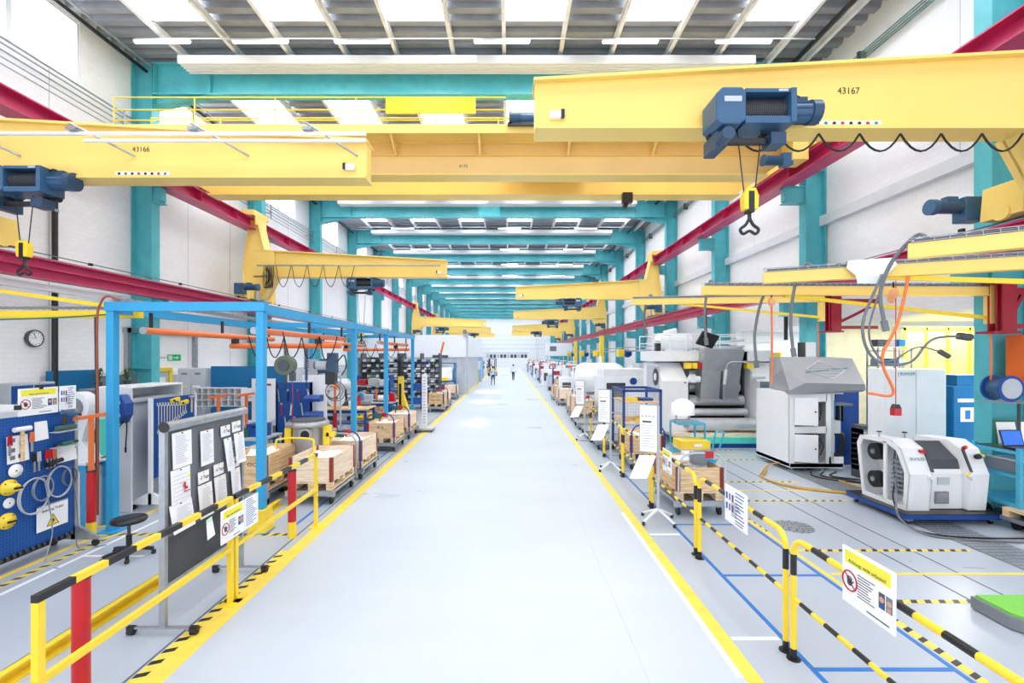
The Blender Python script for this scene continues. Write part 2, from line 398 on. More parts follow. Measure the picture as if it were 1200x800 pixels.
# pipes and trays on the long walls
for k_, (z, r) in enumerate(((9.35, .02), (9.5, .02), (9.62, .025), (9.2, .015), (9.05, .015))):
    solo('wall_pipe', MB().cyl((XL+.2, -1.9, z), (XL+.2, 100, z), r, STEEL, n=6), 'thin grey pipe in the bundle under the windows of the clock wall', 'pipe', 'grey pipes under the windows')
for j in range(24):
    yb = 5+j*4
    solo('pipe_bracket', MB().box(XL, XL+.28, yb-.02, yb+.02, 8.95, 9.75, STEEL) if 0 else MB().box(XL+.22, XL+.25, yb-.02, yb+.02, 9., 9.7, STEEL).box(XL, XL+.25, yb-.02, yb+.02, 9.27, 9.3, STEEL), 'small steel bracket holding the pipe bundle under the windows', 'bracket', 'brackets of the pipe bundle')
for x, z, r, m, l in ((XL+.35, 11.2, .05, BLK2, 'black pipe under the roof along the clock wall'), (8.15, 11.2, .06, BLK2, 'black pipe under the roof along the wall opposite the clock'), (XL+.6, 11.25, .03, STEEL, 'thin steel pipe beside the black roof pipe on the clock side')):
    solo('roof_pipe', MB().cyl((x, -1.9, z), (x, 100, z), r, m, n=8), l, 'pipe')
GT = mat('green_grey_tray', (120, 150, 145), .4, .3)
b = MB()
for dz in (0, .07, .14, .21): b.cyl((XR-.15, -1.9, 10.45+dz), (XR-.15, 100, 10.45+dz), .02, GT, n=5)
for j in range(30): b.box(XR-.2, XR, 3+j*3, 3.08+j*3, 10.4, 10.72, DGREY)
solo('cable_tray', b, 'grey green cable tray running high along the wall opposite the clock', 'cable tray')
for (py, z0, z1) in ((11.1, 4.95, 7.4), (11.1, 0, 4.3)):
    solo('downpipe', MB().cyl((XL+.15, py, z0), (XL+.15, py, z1), .06, BLK2, n=10).cyl((XL+.15, py, z0+1.3), (XL+.15, py, z0+1.36), .075, STEEL, n=10),
         'black downpipe on the clock wall %s the lower crimson rail' % ('above' if z0 > 1 else 'below'), 'pipe')
# vertical panel joints on both long walls
b = MB()
for j in range(45):
    b.box(XL, XL+.004, 1.5+j*2.4, 1.515+j*2.4, 2.15, 9.7, LGREY); 
for j in range(25):
    b.box(XR-.004, XR, 1.5+j*4, 1.515+j*4, 6.9, 11.4, LGREY)
struct('trim_900', b)
# black bent pipes on the opposite wall
for (yy, z0, z1) in ((8.6, 5.3, 6.3), (14.4, 4.6, 5.6), (15.2, 3.3, 5.2)):
    solo('bent_pipe', MB().tube(smooth_path([(9.12, yy, z0), (9.12, yy, z1-.2), (9.12, yy-.03, z1-.04), (9.12, yy-.2, z1), (9.12, yy-.5, z1)]), .06, BLK2, n=10),
         {8.6: 'black bent pipe beside the teal column above the blue carriage motor', 14.4: 'black bent pipe on the white wall behind the first yellow swing jib', 15.2: 'longer black bent pipe low on the white wall past the teal column'}[yy], 'pipe')
# twin steel conduits beside the right hand columns
for i, fy in enumerate(FY[2:6]):
    for dx in (.0, .08): solo('wall_conduit', MB().cyl((XR-.06, fy+.35+dx*2, 0.2), (XR-.06, fy+.35+dx*2, 10.4), .025, STEEL, n=6), 'vertical steel conduit on the white wall beside a teal column', 'conduit', 'vertical conduits beside the columns')
# ------------------------------------------------------------ floor markings
_k = [300]
def line(x0, x1, y0, y1, m, hz=False, z=.003):
    b = MB(); b.box(x0, x1, y0, y1, 0, z, m)
    if hz:
        if abs(y1-y0) > abs(x1-x0):
            y = y0+.1
            while y < y1-.1: b.prism([(x0, y), (x1, y+.04), (x1, y+.1), (x0, y+.06)], 'z', z, z+.0015, BLK2); y += .17
        else:
            x = x0+.1
            while x < x1-.1: b.prism([(x, y0), (x+.07, y0), (x+.11, y1), (x+.04, y1)], 'z', z, z+.0015, BLK2); x += .16
    struct('trim_%d' % _k[0], b); _k[0] += 1
line(-3.17, -2.97, -1.9, 100, LINEY); line(2.04, 2.18, -1.9, 100, LINEY)
line(-3.27, -3.17, 1.5, 6.6, LINEY, True)
JN = mat('joint_dark', (95, 102, 112), .6)
for x in (-3.3, 5.27, 5.77): line(x-.012, x+.012, -1.9, 40, JN, z=.002)
for x in (1.2,): line(x-.006, x+.006, -1.9, 60, LGREY, z=.001)
line(2.68, 2.73, 2.0, 20, LINEB); line(3.94, 3.99, 2.0, 14, LINEB)
for k_ in range(9): line(2.73, 3.94, 4.08+1.755*k_, 4.13+1.755*k_, LINEB)
line(4.02, 4.11, 2., 5.3, LINEY, True); line(4.02, 4.08, 5.3, 12.8, LINEY); line(4.08, 4.11, 7.2, 12.8, LINEY, True)
for (y, h, xa, xb) in ((5.2, 1, 4.12, 6.6), (5.87, 0, 4.12, 9.), (6.57, 1, 4.12, 6.6), (8.82, 1, 4.12, 6.5), (9.5, 0, 4.12, 6.3), (10.15, 1, 4.12, 6.4), (12.3, 1, 4.12, 6.6), (13.0, 0, 4.12, 6.6), (13.5, 1, 4.12, 6.6)):
    line(xa, xb, y, y+(.07 if h else .055), LINEY, bool(h))
for (x0, x1, y0) in ((2.2, 2.66, 7.18), (2.2, 2.66, 4.53)): line(x0, x1, y0, y0+.05, LINEW)
line(1.98, 2.03, 4.0, 8.2, LINEW)
line(6.6, 9.2, 8.05, 8.12, LINEY, True); line(8.1, 9.5, 9.0, 9.06, LINEY); line(7.45, 7.5, 8.2, 9.9, LINEY, True)
line(-6.45, -6.36, 4.6, 8.5, LINEY); line(-6.2, -6.12, 4.6, 7.15, LINEY, True); line(-6.36, -3.4, 7.15, 7.24, LINEY, True)
line(-5.98, -5.92, 3., 9, LINEW); line(-5.92, -5.1, 6.4, 6.45, LINEW)
line(-4.7, -4.3, 7.9, 7.96, LINEB); line(-3.55, -3.5, 7.6, 16, LINEB); line(-5.3, -5.2, 7.3, 20, LINEY)
for y in (9.9, 13.1, 16.3): line(-4.7, -3.5, y, y+.05, LINEB)
line(-7.9, -6.5, 7.5, 7.57, LINEY)
# floor gratings, round drain covers
b = MB().box(0, .68, 0, 6.3, 0, .004, STEEL)
g = thing('floor_grating', 'long grey steel floor grating beside the white machine dolly', 'grating', (6.7, 5.9, 0))
MB().box(0, .68, 0, 6.3, 0, .004, GREY).build('frame', g)
b = MB()
for i in range(63): b.box(.03, .65, .05+i*.1, .085+i*.1, .004, .009, STEEL)
for i in range(9): b.box(.06+i*.07, .075+i*.07, .04, 6.26, .004, .008, STEEL)
b.build('grate_bars', g)
def drain(loc, r, label):
    t = thing('drain_cover', label, 'drain', loc); b = MB(); b.lathe([(r, 0), (r, .005), (r-.02, .006)], STEEL, n=32); b.build('rim', t)
    b = MB()
    for rr in (r*.3, r*.45, r*.6, r*.75, r*.9):
        n = int(rr*60)
        for i in range(n):
            a = 2*PI*i/n; b.box(rr*math.cos(a)-.012, rr*math.cos(a)+.012, rr*math.sin(a)-.012, rr*math.sin(a)+.012, .006, .008, DGREY)
    b.build('holes', t)
drain((4.64, 7.52, 0), .29, 'round perforated drain cover in the floor behind the yellow barrier')
drain((4.5, 2.8, 0), .2, 'small round floor drain cover near the green topped scale')
# lower wall items
t = thing('wall_clock', 'round white wall clock with grey rim on the brick wall', 'clock', (XL+.05, 10.72, 3.19), PI/2)
MB().lathe([(.19, .04), (.2, 0), (.2, -.03), (.175, -.05), (.17, -.02)], DGREY, ax='y', n=32).build('rim', t)
MB().cyl((0, -.021, 0), (0, -.028, 0), .172, PAPER, n=32).build('dial', t)
b = MB()
for i in range(12): a = i*PI/6; b.bar((.13*math.sin(a), -.032, .13*math.cos(a)), (.155*math.sin(a), -.032, .155*math.cos(a)), .004, .012, BLK2, up=(0, 1, 0))
b.build('hour_marks', t)
MB().bar((0, -.036, 0), (-.1, -.036, .005), .004, .014, BLK2, up=(0, 1, 0)).build('hour_hand', t)
MB().bar((0, -.04, 0), (-.05, -.04, .13), .004, .01, BLK2, up=(0, 1, 0)).build('minute_hand', t)
YD = 14.55
b = MB().box(XL+.0, XL+.1, 14.05, 14.17, 0, 2.4, YELP).box(XL, XL+.1, 14.93, 15.05, 0, 2.4, YELP).box(XL, XL+.1, 14.17, 14.93, 2.28, 2.4, YELP)
d = struct('door_2', b); 
o = MB().box(XL+.01, XL+.04, 14.17, 14.93, 0, 2.28, LGREY).box(XL+.04, XL+.05, 14.3, 14.8, 1.0, 2.1, PAPER).build('door_panel', d)
t = thing('exit_sign', 'small green emergency exit sign above the yellow framed door', 'sign', (XL+.55, 14.5, 2.62))
MB().box(-.2, .2, -.02, .02, 0, .2, SIGNG).build('panel', t); MB().bar((-.5, 0, .1), (-.2, 0, .1), .02, .02, STEEL).build('arm', t)
b = MB().box(-.16, -.04, -.025, -.02, .03, .17, PAPER).bar((.0, -.024, .1), (.1, -.024, .1), .004, .03, PAPER).prism([(.09, .05), (.17, .1), (.09, .15)], 'y', -.026, -.02, PAPER)
b.build('symbol', t)
b = MB()
for yy in (13.25, 16.1): b.box(XL+.01, XL+.12, yy, yy+.14, 0, 3.6, STEEL)
b.box(XL+.01, XL+.12, 13.2, 16.24, 3.45, 3.6, STEEL)
o = solo('sliding_door_track', b, 'galvanised track frame around the yellow framed door', 'door track')
# ------------------------------------------------------------ wall cranes, bridge crane, swing jibs
RAILX = {-1: -10.1, 1: 7.95}
def hoist(name_label, loc, flip=1, drop=1.1, low=False, rz=0., rope=True):
    t = thing('rope_hoist', name_label, 'hoist', loc, rz)
    f = flip
    B = lambda a, b, *r: (min(a*f, b*f), max(a*f, b*f))+r
    h = MB().prism([(0*f, 0), (0*f, .34), (.08*f, .42), (.33*f, .42), (.38*f, .36), (.38*f, 0), (.3*f, -.05), (.08*f, -.05)], 'y', -.22, .22, NAVY)
    h.build('gear_housing', t, bevel=.02)
    h = MB().box(*B(.38, 1.0, -.2, .2, .36, .41, NAVY)).box(*B(.38, 1.0, -.2, .2, -.03, .06, NAVY)).box(*B(.95, 1.02, -.22, .22, -.02, .41, NAVY)).box(*B(.38, 1.0, .1, .2, .06, .36, NAVY))
    h.box(*B(.1, .32, -.226, -.22, .23, .3, LGREY)).box(*B(.8, .92, -.206, -.2, .37, .4, LGREY)); h.build('frame', t, bevel=.01)
    d = MB().cyl((.38*f, 0, .2), (.96*f, 0, .2), .15, BLK, n=20)
    for i in range(22): d.cyl(((.4+i*.025)*f, 0, .2), ((.41+i*.025)*f, 0, .2), .157, DGREY, n=16)
    d.build('drum', t)
    d = MB().cyl((1.02*f, 0, .2), (1.3*f, 0, .2), .13, NAVY, n=18).cyl((1.3*f, 0, .2), (1.42*f, 0, .2), .155, NAVY2, n=18).box(*B(1.1, 1.26, -.06, .06, .3, .38, NAVY2))
    for i in range(10): a = 2*PI*i/10; d.box(*B(1.04, 1.28, .135*math.cos(a)-.008, .135*math.cos(a)+.008, .2+.135*math.sin(a)-.008, .2+.135*math.sin(a)+.008, NAVY2))
    d.build('motor', t)
    MB().tube(smooth_path([(1.0*f, -.05, .36), (1.08*f, -.05, .4), (1.16*f, -.05, .37)]), .015, BLK).build('hose', t)
    # trolley on the bottom flange
    d = MB().box(*B(.05, .2, -.1, .3, -.28, -.08, NAVY2)).box(*B(.2, .75, -.04, .04, -.22, -.14, BLK2)).box(*B(.75, .95, -.12, .12, -.26, -.1, NAVY2)).cyl((.12*f, -.1, -.2), (.12*f, -.3, -.2), .08, NAVY2)
    for x in (.1, .25, .8, .95): d.cyl((x*f, .1, -.03), (x*f, .2, -.03), .06, BLK, n=12)
    d.build('trolley', t, bevel=.01)
    if rope:
        for x in (.36, .7): MB().cyl((x*f, 0, .05), ((.53+(x-.53)*.4)*f, 0, -drop), .008, BLK2, n=6).build('rope', t)
        b = MB().prism([((.53-.1)*f, -drop-.02), ((.53-.06)*f, -drop+.08), ((.53+.06)*f, -drop+.08), ((.53+.1)*f, -drop-.02), ((.53+.09)*f, -drop-.2), ((.53-.09)*f, -drop-.2)], 'y', -.06, .06, YELP)
        b.box(*B(.49, .57, -.066, .066, -drop-.24, -drop+.04, BLK2)); hb = b.build('hook_block', t, bevel=.01)
        c = (.53*f, 0, -drop-.42); hk = MB().cyl((.53*f, 0, -drop-.2), (.53*f, 0, -drop-.33), .025, BLK2, n=8)
        hk.tube(smooth_path([Vector(c)+Vector(q) for q in ((0, 0, .12), (-.05, 0, .03), (-.12, 0, -.03), (-.08, 0, -.09), (0, 0, -.05), (.08, 0, -.09), (.12, 0, -.03), (.05, 0, .03), (0, 0, .12))], 4), .02, BLK2); hk.build('hook', t)
    return t
def wall_crane(side, Y, label, number=None, fest=None, tracks=False, sticker=False, motor_y=-1.4):
    rx = RAILX[side]
    t = thing('wall_crane', label, 'crane', (rx, Y, 0), 0)
    X = lambda u: -side*u
    # tapered box girder
    b = MB(); L = 7.6
    b.prism([(X(.2), 6.94), (X(L), 6.52), (X(L), 5.93), (X(.2), 5.9)], 'y', -.13, .13, YEL)
    b.prism([(X(-.1), 6.99), (X(L+.02), 6.56), (X(L+.02), 6.52), (X(-.1), 6.95)], 'y', -.22, .22, YEL)
    b.prism([(X(0), 5.88), (X(L), 5.88), (X(L), 5.93), (X(0), 5.93)], 'y', -.2, .2, YEL)
    b.build('jib_beam', t)
    br = MB().prism([(X(-.12), 8.3), (X(.14), 8.3), (X(.45), 6.95), (X(.8), 6.95), (X(.85), 5.9), (X(.35), 5.0), (X(-.3), 5.0), (X(-.38), 6.2)], 'y', -.2, -.16, YEL)
    br.prism([(X(-.12), 8.3), (X(.14), 8.3), (X(.45), 6.95), (X(.8), 6.95), (X(.85), 5.9), (X(.35), 5.0), (X(-.3), 5.0), (X(-.38), 6.2)], 'y', .16, .2, YEL)
    for a, z0, c, z1 in ((.14, 8.3, .45, 6.95), (.85, 5.9, .35, 5.0), (-.12, 8.3, -.38, 6.2), (-.38, 6.2, -.3, 5.)):
        br.add([(X(a), -.3, z0), (X(a), .3, z0), (X(c), .3, z1), (X(c), -.3, z1)], [(0, 1, 2, 3)], YEL)
    br.build('bracket', t)
    MB().box(min(X(-.3), X(.2)), max(X(-.3), X(.2)), -.55, .55, 8.24, 8.45, YEL).box(min(X(.14), X(.19)), max(X(.14), X(.19)), -.4, .4, 7.9, 8.3, YEL).build('upper_carriage', t, bevel=.01)
    lo = MB()
    for y0 in (-1.15, .5): lo.prism([(y0, 4.98), (y0, 5.35), (y0+.15, 5.5), (y0+.6, 5.5), (y0+.65, 4.98)], 'x', -.2, .2, YEL)
    lo.box(-.15, .15, -.6, .6, 5.0, 5.3, YEL); xi = X(.2)
    for y0 in (-.95, .8): lo.cyl((xi-.03, y0, 5.05), (xi+.03, y0, 5.05), .13, YEL, n=14)
    lo.build('lower_carriage', t, bevel=.01)
    MB().box(min(X(.2), X(.26)), max(X(.2), X(.26)), -.45, .35, 4.95, 5.3, LGREY).build('end_plate', t)
    mo = MB().box(min(X(.0), X(.34)), max(X(.0), X(.34)), motor_y-.12, motor_y+.13, 5.05, 5.45, NAVY).cyl((X(.15), motor_y, 5.3), (X(.75), motor_y, 5.3), .11, NAVY2).cyl((X(.75), motor_y, 5.3), (X(.85), motor_y, 5.3), .13, NAVY).box(min(X(.4), X(.6)), max(X(.4), X(.6)), motor_y-.06, motor_y+.06, 5.38, 5.47, NAVY)
    mo.build('drive_motor', t, bevel=.01)
    if fest:
        c = MB(); u = .5
        if fest == 'low':
            zt = 5.84; u = .9
            while u < 4.3:
                c.tube(sag((X(u), -.12, zt), (X(u+.56), -.12, zt), .24), .014, BLK, n=6); u += .56
            for i in range(6): c.tube(smooth_path([(X(.55+i*.05), -.14, zt), (X(.47+i*.07), -.16, zt-.35), (X(.58+i*.05), -.16, zt-.62-.03*i), (X(.68+i*.04), -.16, zt-.35), (X(.62+i*.05), -.14, zt)]), .013, BLK, n=6)
        else:
            zt = 6.32; c.cyl((X(.2), -.34, zt), (X(7.4), -.34, zt), .03, STEEL, n=6)
            for i in range(6): c.tube(smooth_path([(X(.5+i*.06), -.34, zt), (X(.45+i*.07), -.36, zt-.5), (X(.52+i*.06), -.36, zt-.9), (X(.6+i*.05), -.36, zt-.5), (X(.56+i*.06), -.34, zt)]), .014, BLK, n=6)
            u = .95
            while u < 3.6: c.tube(smooth_path([(X(u), -.34, zt), (X(u+.12), -.36, zt-.6), (X(u+.3), -.36, zt-.85), (X(u+.45), -.36, zt-.6), (X(u+.6), -.34, zt)]), .013, BLK, n=6); u += .62
        c.build('festoon_cable', t)
    if tracks:
        c = MB().cyl((X(.1), -.5, 6.5), (X(L+.1), -.5, 6.5), .035, WHITE, n=8).cyl((X(3), -.5, 6.38), (X(L+.1), -.5, 6.38), .03, WHITE, n=8)
        c.build('conductor_rail', t)
        for u in (1.0, 3., 5.0, 6.9): MB().cyl((X(u-.15), -.62, 6.62), (X(u+.55), -.14, 6.28), .018, STEEL, n=6).box(X(u-.15)-.08, X(u-.15)+.08, -.6, -.46, 6.53, 6.58, STEEL).build('rail_arm', t)
    if number: text(number, .16, (X(number[1] if isinstance(number, tuple) else 4.1), -.132, 6.42), BLK2, t) if not isinstance(number, tuple) else text(number[0], .13, (X(number[1]), -.133, number[2]), BLK2, t, sx=.95)
    if sticker:
        s = MB().box(min(X(sticker), X(sticker+.95)), max(X(sticker), X(sticker+.95)), -.136, -.131, 5.94, 6.01, PAPER)
        for i in range(8):
            xx = min(X(sticker), X(sticker+.95))+.07+i*.115
            s.cyl((xx, -.135, 5.975), (xx, -.139, 5.975), .026, [BLK2, LINEB, BLK2, RED, BLK2, BLK2, RED, LINEB][i], n=10)
        s.build('warning_sticker', t)
    # small limit switch near the tip
    MB().box(min(X(L-.35), X(L-.2)), max(X(L-.35), X(L-.2)), -.2, -.14, 6.02, 6.12, WHITE).box(min(X(L-.4), X(L-.35)), max(X(L-.4), X(L-.35)), -.2, -.14, 6.04, 6.14, BLK2).build('limit_switch', t)
    return t
wall_crane(1, 6.45, 'broad yellow wall crane jib numbered 43167 with cable loops underneath', ('43167', 3.3, 6.42), fest='low', sticker=2.85, motor_y=1.35)
wall_crane(-1, 8.2, 'yellow wall crane jib numbered 43166 with a white conductor rail in front', ('43166', 3.65, 6.4), tracks=True, sticker=3.2)
wall_crane(-1, 18.4, 'whole yellow wall crane above the orange rails with bunched festoon cables', None, fest='front')
wall_crane(-1, 49.6, 'second yellow wall crane on the clock side, over the white office box')
wall_crane(-1, 63., 'third yellow wall crane on the clock side, beyond the white office box')
wall_crane(-1, 80., 'last and smallest yellow wall crane on the clock side')
wall_crane(1, 25.5, 'largest whole yellow wall crane on the motor mill side, above its railing')
wall_crane(1, 39.7, 'second whole yellow wall crane beyond the roll mill')
wall_crane(1, 58.8, 'third whole yellow wall crane beyond the roll mill with a white box below')
wall_crane(1, 73., 'fourth and smallest yellow wall crane on the roll mill side')
hoist('blue rope hoist with black drum on the jib numbered 43167', (2.62, 6.05, 5.78), 1, drop=.88)
hoist('blue rope hoist slung under the jib numbered 43166', (-8.95, 8.0, 5.6), 1, drop=.9)
hoist('small blue rope hoist under the jib with bunched festoon cables', (-6.4, 18.3, 5.45), 1, drop=1.7)
hoist('small blue rope hoist on the crane above the roll mill railing', (3.9+.05, 25.3, 5.5), -1, drop=.6, rope=False)
hoist('tiny blue rope hoist on the second crane beyond the roll mill', (4.2, 39.5, 5.4), -1, drop=.6, rope=False)
hoist('tiny blue rope hoist on the third crane beyond the roll mill', (4.1, 58.6, 5.4), -1, drop=3.2)
hoist('tiny blue rope hoist beside the bracket of the crane over the office box', (-7.9, 49.4, 5.4), 1, drop=.6, rope=False)
hoist('tiny blue rope hoist halfway along the crane beyond the office box', (-5.6, 62.8, 5.4), 1, drop=.6, rope=False)
# travelling bridge crane
t = thing('bridge_crane', 'wide yellow double girder bridge crane spanning the whole hall', 'crane', (0, 12.9, 0))
gm = mat('girder_orange_yellow', (240, 200, 125), .35, var=.03, scale=.6)
for nm, y0, mm in (('front_girder', 0, gm), ('rear_girder', 1.55, YEL)):
    b = MB().prism([(-9.9, 8.3), (-9.9, 8.55), (-9, 8.62), (7, 8.62), (7.8, 8.55), (7.8, 8.3), (7.0, 7.78), (-9.2, 7.78)], 'y', y0-.2, y0+.2, mm)
    b.box(-9.3, 7.1, y0-.27, y0+.27, 7.74, 7.78, YEL).box(-9.9, 7.8, y0-.27, y0+.27, 8.62, 8.66, YEL).box(-9.2, 7.0, y0-.25, y0+.25, 8.28, 8.3, YEL)
    b.build(nm, t)
for x in (-10.25, 8.1): MB().box(x-.17, x+.17, -1.1, 2.7, 8.28, 8.62, YEL).cyl((x-.1, -.8, 8.3), (x+.1, -.8, 8.3), .13, DGREY).cyl((x-.1, 2.4, 8.3), (x+.1, 2.4, 8.3), .13, DGREY).build('end_carriage', t, bevel=.01)
MB().box(-9.9, 7.7, -.95, -.27, 8.66, 8.7, YEL).box(-9.9, 7.7, -.97, -.93, 8.55, 8.78, YEL).build('walkway', t)
def railing(x0, x1, y, z, h=.95, step=2.1, r=.016, n=None, parent=None, name='railing', m=YELP):
    b = MB()
    for zz in (h, h*.62, h*.3): b.cyl((x0, y, z+zz), (x1, y, z+zz), r, m, n=6)
    x = x0
    while x <= x1+.01: b.cyl((x, y, z), (x, y, z+h), r, m, n=6); x += step
    return b.build(name, parent)
railing(-10.3, -.1, -.9, 8.66, .85, parent=t); railing(-9.8, 3.5, -.3, 8.66, .62, 1.9, parent=t)
railing(-.1, 7.5, -.9, 8.66, .45, 1.75, parent=t)
MB().box(-3.2, -.88, -1.0, -.94, 9.05, 9.45, YELP).build('notice_panel', t)
for x in (-3.1, -.8, 1.6, 3.9, -5.3, -7.6): MB().prism([(-.95, 8.6), (-.27, 8.6), (-.27, 8.3), (-.33, 8.25)], 'x', x-.03, x+.03, YEL).build('walkway_bracket', t)
text('4170', .12, (-1.27, -.21, 8.0), BLK2, t)
t = thing('crane_trolley', 'long dark blue trolley with round motor riding on the bridge crane', 'crane trolley', (0, 12.75, 8.72))
MB().cyl((.25, -.9, .18), (2.3, -.9, .18), .11, NAVY, n=16).build('drum', t); MB().cyl((.0, -.9, .18), (.3, -.9, .18), .14, NAVY2).build('motor', t); MB().cyl((2.3, -.9, .18), (2.5, -.9, .18), .15, NAVY2).build('gearbox', t)
MB().box(-.05, 2.6, -.95, -.85, -.02, .06, DGREY).box(-.02, .06, -.95, -.85, 0, .35, YEL).box(2.5, 2.56, -.95, -.85, 0, .35, YEL).box(0, 2.5, -.3, 1.4, -.04, .1, YEL).build('frame', t)
t = thing('end_drive', 'dark blue drive motor at the end of the bridge crane over the crimson rail', 'motor', (7.2, 12.2, 7.7))
MB().cyl((-.45, 0, .25), (.0, 0, .25), .13, NAVY2).box(-.02, .25, -.12, .12, .1, .42, NAVY).cyl((-.5, 0, .25), (-.45, 0, .25), .15, NAVY).build('motor_body', t, bevel=.01)
MB().box(.2, .6, -.2, .35, .2, .9, YEL).build('mount', t, bevel=.01)
hoist_small = MB().box(-.15, .15, -.1, .1, 0, .3, BLK2).cyl((-.1, 0, -.15), (.05, 0, .1), .07, BLK2)
solo('pendant_lamp', hoist_small, 'small black device under the wide bridge crane girder', 'lamp', loc=(0, 0, 0)).location = (3.6, 14.1, 7.45)

# ---- light swing jibs with cable trays on the opposite wall
def swing_jib(pivot, tip, z, label, brace=True, loops=()):
    P = Vector((pivot[0], pivot[1], z)); T = Vector((tip[0], tip[1], z)); d = (T-P); L = d.length
    t = thing('swing_jib', label, 'crane', (pivot[0], pivot[1], 0), math.atan2(d.y, d.x))
    MB().box(-.05, L, -.045, .045, z-.15, z, YEL).box(-.05, L, -.07, .07, z-.16, z-.145, YEL).build('boom', t)
    if brace: MB().bar((0, 0, z-.55), (L*.72, 0, z-.16), .05, .06, YELP).build('brace', t)
    MB().box(-.06, .06, -.06, .06, z-.65, z+.03, YEL).build('pivot_post', t)
    b = MB().box(0, L-.02, -.06, .06, z+.005, z+.012, STEEL)
    for s in (-.06, .06): b.cyl((0, s, z+.05), (L, s, z+.05), .006, STEEL, n=4)
    n = int(L/.12)
    for i in range(n): b.box(i*.12, i*.12+.006, -.06, .06, z+.0, z+.055, STEEL)
    b.cyl((0, 0, z+.03), (L-.05, 0, z+.03), .02, CABLE, n=6); b.cyl((0, .03, z+.03), (L-.05, .03, z+.03), .014, CABLE, n=6)
    b.build('cable_tray', t)
    for (u, u2, dr, r) in loops:
        c = MB().tube(smooth_path([(u, -.0, z+.03), (u+(u2-u)*.25, -.09, z+.1), (u+(u2-u)*.75, -.13, z-.15), (u2, -.14, z-dr*.6), (u2-.03, -.16, z-dr)]), r, CABLE, n=8)
        c.cyl((u2-.03, -.16, z-dr), (u2-.05, -.17, z-dr-.12), r*1.7, CABLE, n=8); c.build('hanging_cable', t)
    return t
def red_bracket(X, Y, z0, z1, label, off=.7):
    t = thing('jib_bracket', label, 'bracket', (X, Y, 0))
    RB = mat('dark_red_paint', (160, 10, 40), .35)
    MB().box(-.1, .1, -.02, .02, z0, z1, RB).box(-.12, .12, -.13, -.1, z0, z1, RB).box(-.12, .12, .1, .13, z0, z1, RB).build('upright', t)
    MB().box(-.3, .16, -.16, .16, z0-.03, z0+.01, RB).build('foot_plate', t); MB().box(-.3, .16, -.16, .16, z1-.01, z1+.03, RB).build('cap_plate', t)
    b = MB().bar((.1, 0, z1-.15), (off, 0, z1-.15), .1, .12, RB).bar((.1, 0, z0+.2), (off, 0, z1-.2), .05, .06, RB).bar((.1, 0, z0+.1), (off, 0, z0+.1), .08, .08, RB); b.build('arm', t)
    return t
red_bracket(8.5, 7.95, 3.2, 4.05, 'dark red bracket holding a swing jib on the teal column', .35)
red_bracket(8.15, 11.6, 3.4, 4.3, 'dark red braced bracket standing out before the white wall', 1.1)
swing_jib((8.4, 1.9), (4.28, 4.95), 3.99, 'highest yellow swing jib with a cable tray, beside the blue carriage motor', loops=[(4.95, 5.35, .8, .02)])
swing_jib((8.4, 4.7), (3.7, 6.72), 4.0, 'yellow swing jib with a white rag over its cable tray', loops=[(4.5, 4.75, 1.1, .022)])
swing_jib((8.45, 8.1), (3.35, 8.0), 4.0, 'long level yellow swing jib above the grey hooded machine', loops=[(4.9, 5.0, .9, .022), (3.5, 4.1, 1.3, .025)])
swing_jib((7.85, 11.6), (3.25, 12.3), 4.3, 'yellow swing jib reaching over the motor of the roll mill', loops=[(4.1, 4.3, .8, .03)])
t = solo('rag', MB().add([(0, -.1, .1), (.75, -.1, .1), (.8, -.12, -.02), (.62, -.13, -.2), (.58, -.13, -.33), (.15, -.13, -.3), (.12, -.13, -.16), (-.03, -.12, -.03), (0, .1, .1), (.75, .1, .1)],
     [(7, 0, 1, 2, 3, 4, 5, 6), (0, 8, 9, 1)], WHITE2), 'white rag hanging over a yellow swing jib', 'rag', loc=(0, 0, 0)); t.location = (4.62, 6.33, 4.0); t.rotation_euler = (0, 0, -.406); t.scale = (.66, 1, .8)
# hanging orange hoses, plugs and swing jib balancers
b = MB().tube(smooth_path([(5.2, 6.0, 3.83), (5.05, 6.0, 3.2), (4.85, 6.0, 2.75), (5.0, 6.0, 2.3), (4.7, 6.05, 2.3)]), .018, ORG)
solo('hanging_hose', b, 'orange hose hanging in front of the white cabinet', 'hose')
b = MB().tube(smooth_path([(4.85, 6.0, 3.85), (4.6, 6.0, 3.2), (4.75, 6.0, 2.75), (5.2, 6.0, 2.7), (5.5, 6.0, 3.0), (5.9, 6., 3.05)]), .018, CABLE).cyl((5.85, 6, 3.05), (6.0, 6, 3.03), .05, DGREY)
b.tube(smooth_path([(4.9, 6.0, 3.85), (4.68, 6.0, 3.1), (4.9, 6.0, 2.72), (5.3, 6.0, 2.9), (5.6, 6, 2.85)]), .012, CABLE).cyl((5.6, 6, 2.85), (5.72, 6, 2.78), .035, DGREY)
solo('hanging_cable', b, 'grey cable loops with plugs hanging above the white cabinet', 'cable')
for i, (x, y, z, l) in enumerate(((6.55, 7.9, 3.84, 'orange hook block under the level swing jib beside the rag'), (4.55, 8.0, 3.8, 'orange hook block above the control screen of the roll mill'), (5.25, 6.3, 3.72, 'orange hook block tied to the jib with the white rag'))):
    t = thing('hook_block', l, 'hook block', (x, y, z)); MB().lathe([(.02, .0), (.045, -.03), (.06, -.08), (.045, -.12), (.02, -.15)], mat('pale_orange', (235, 165, 115), .5), n=14).build('body', t); MB().cyl((0, 0, 0), (0, 0, .08), .012, BLK2, n=6).build('shackle', t)
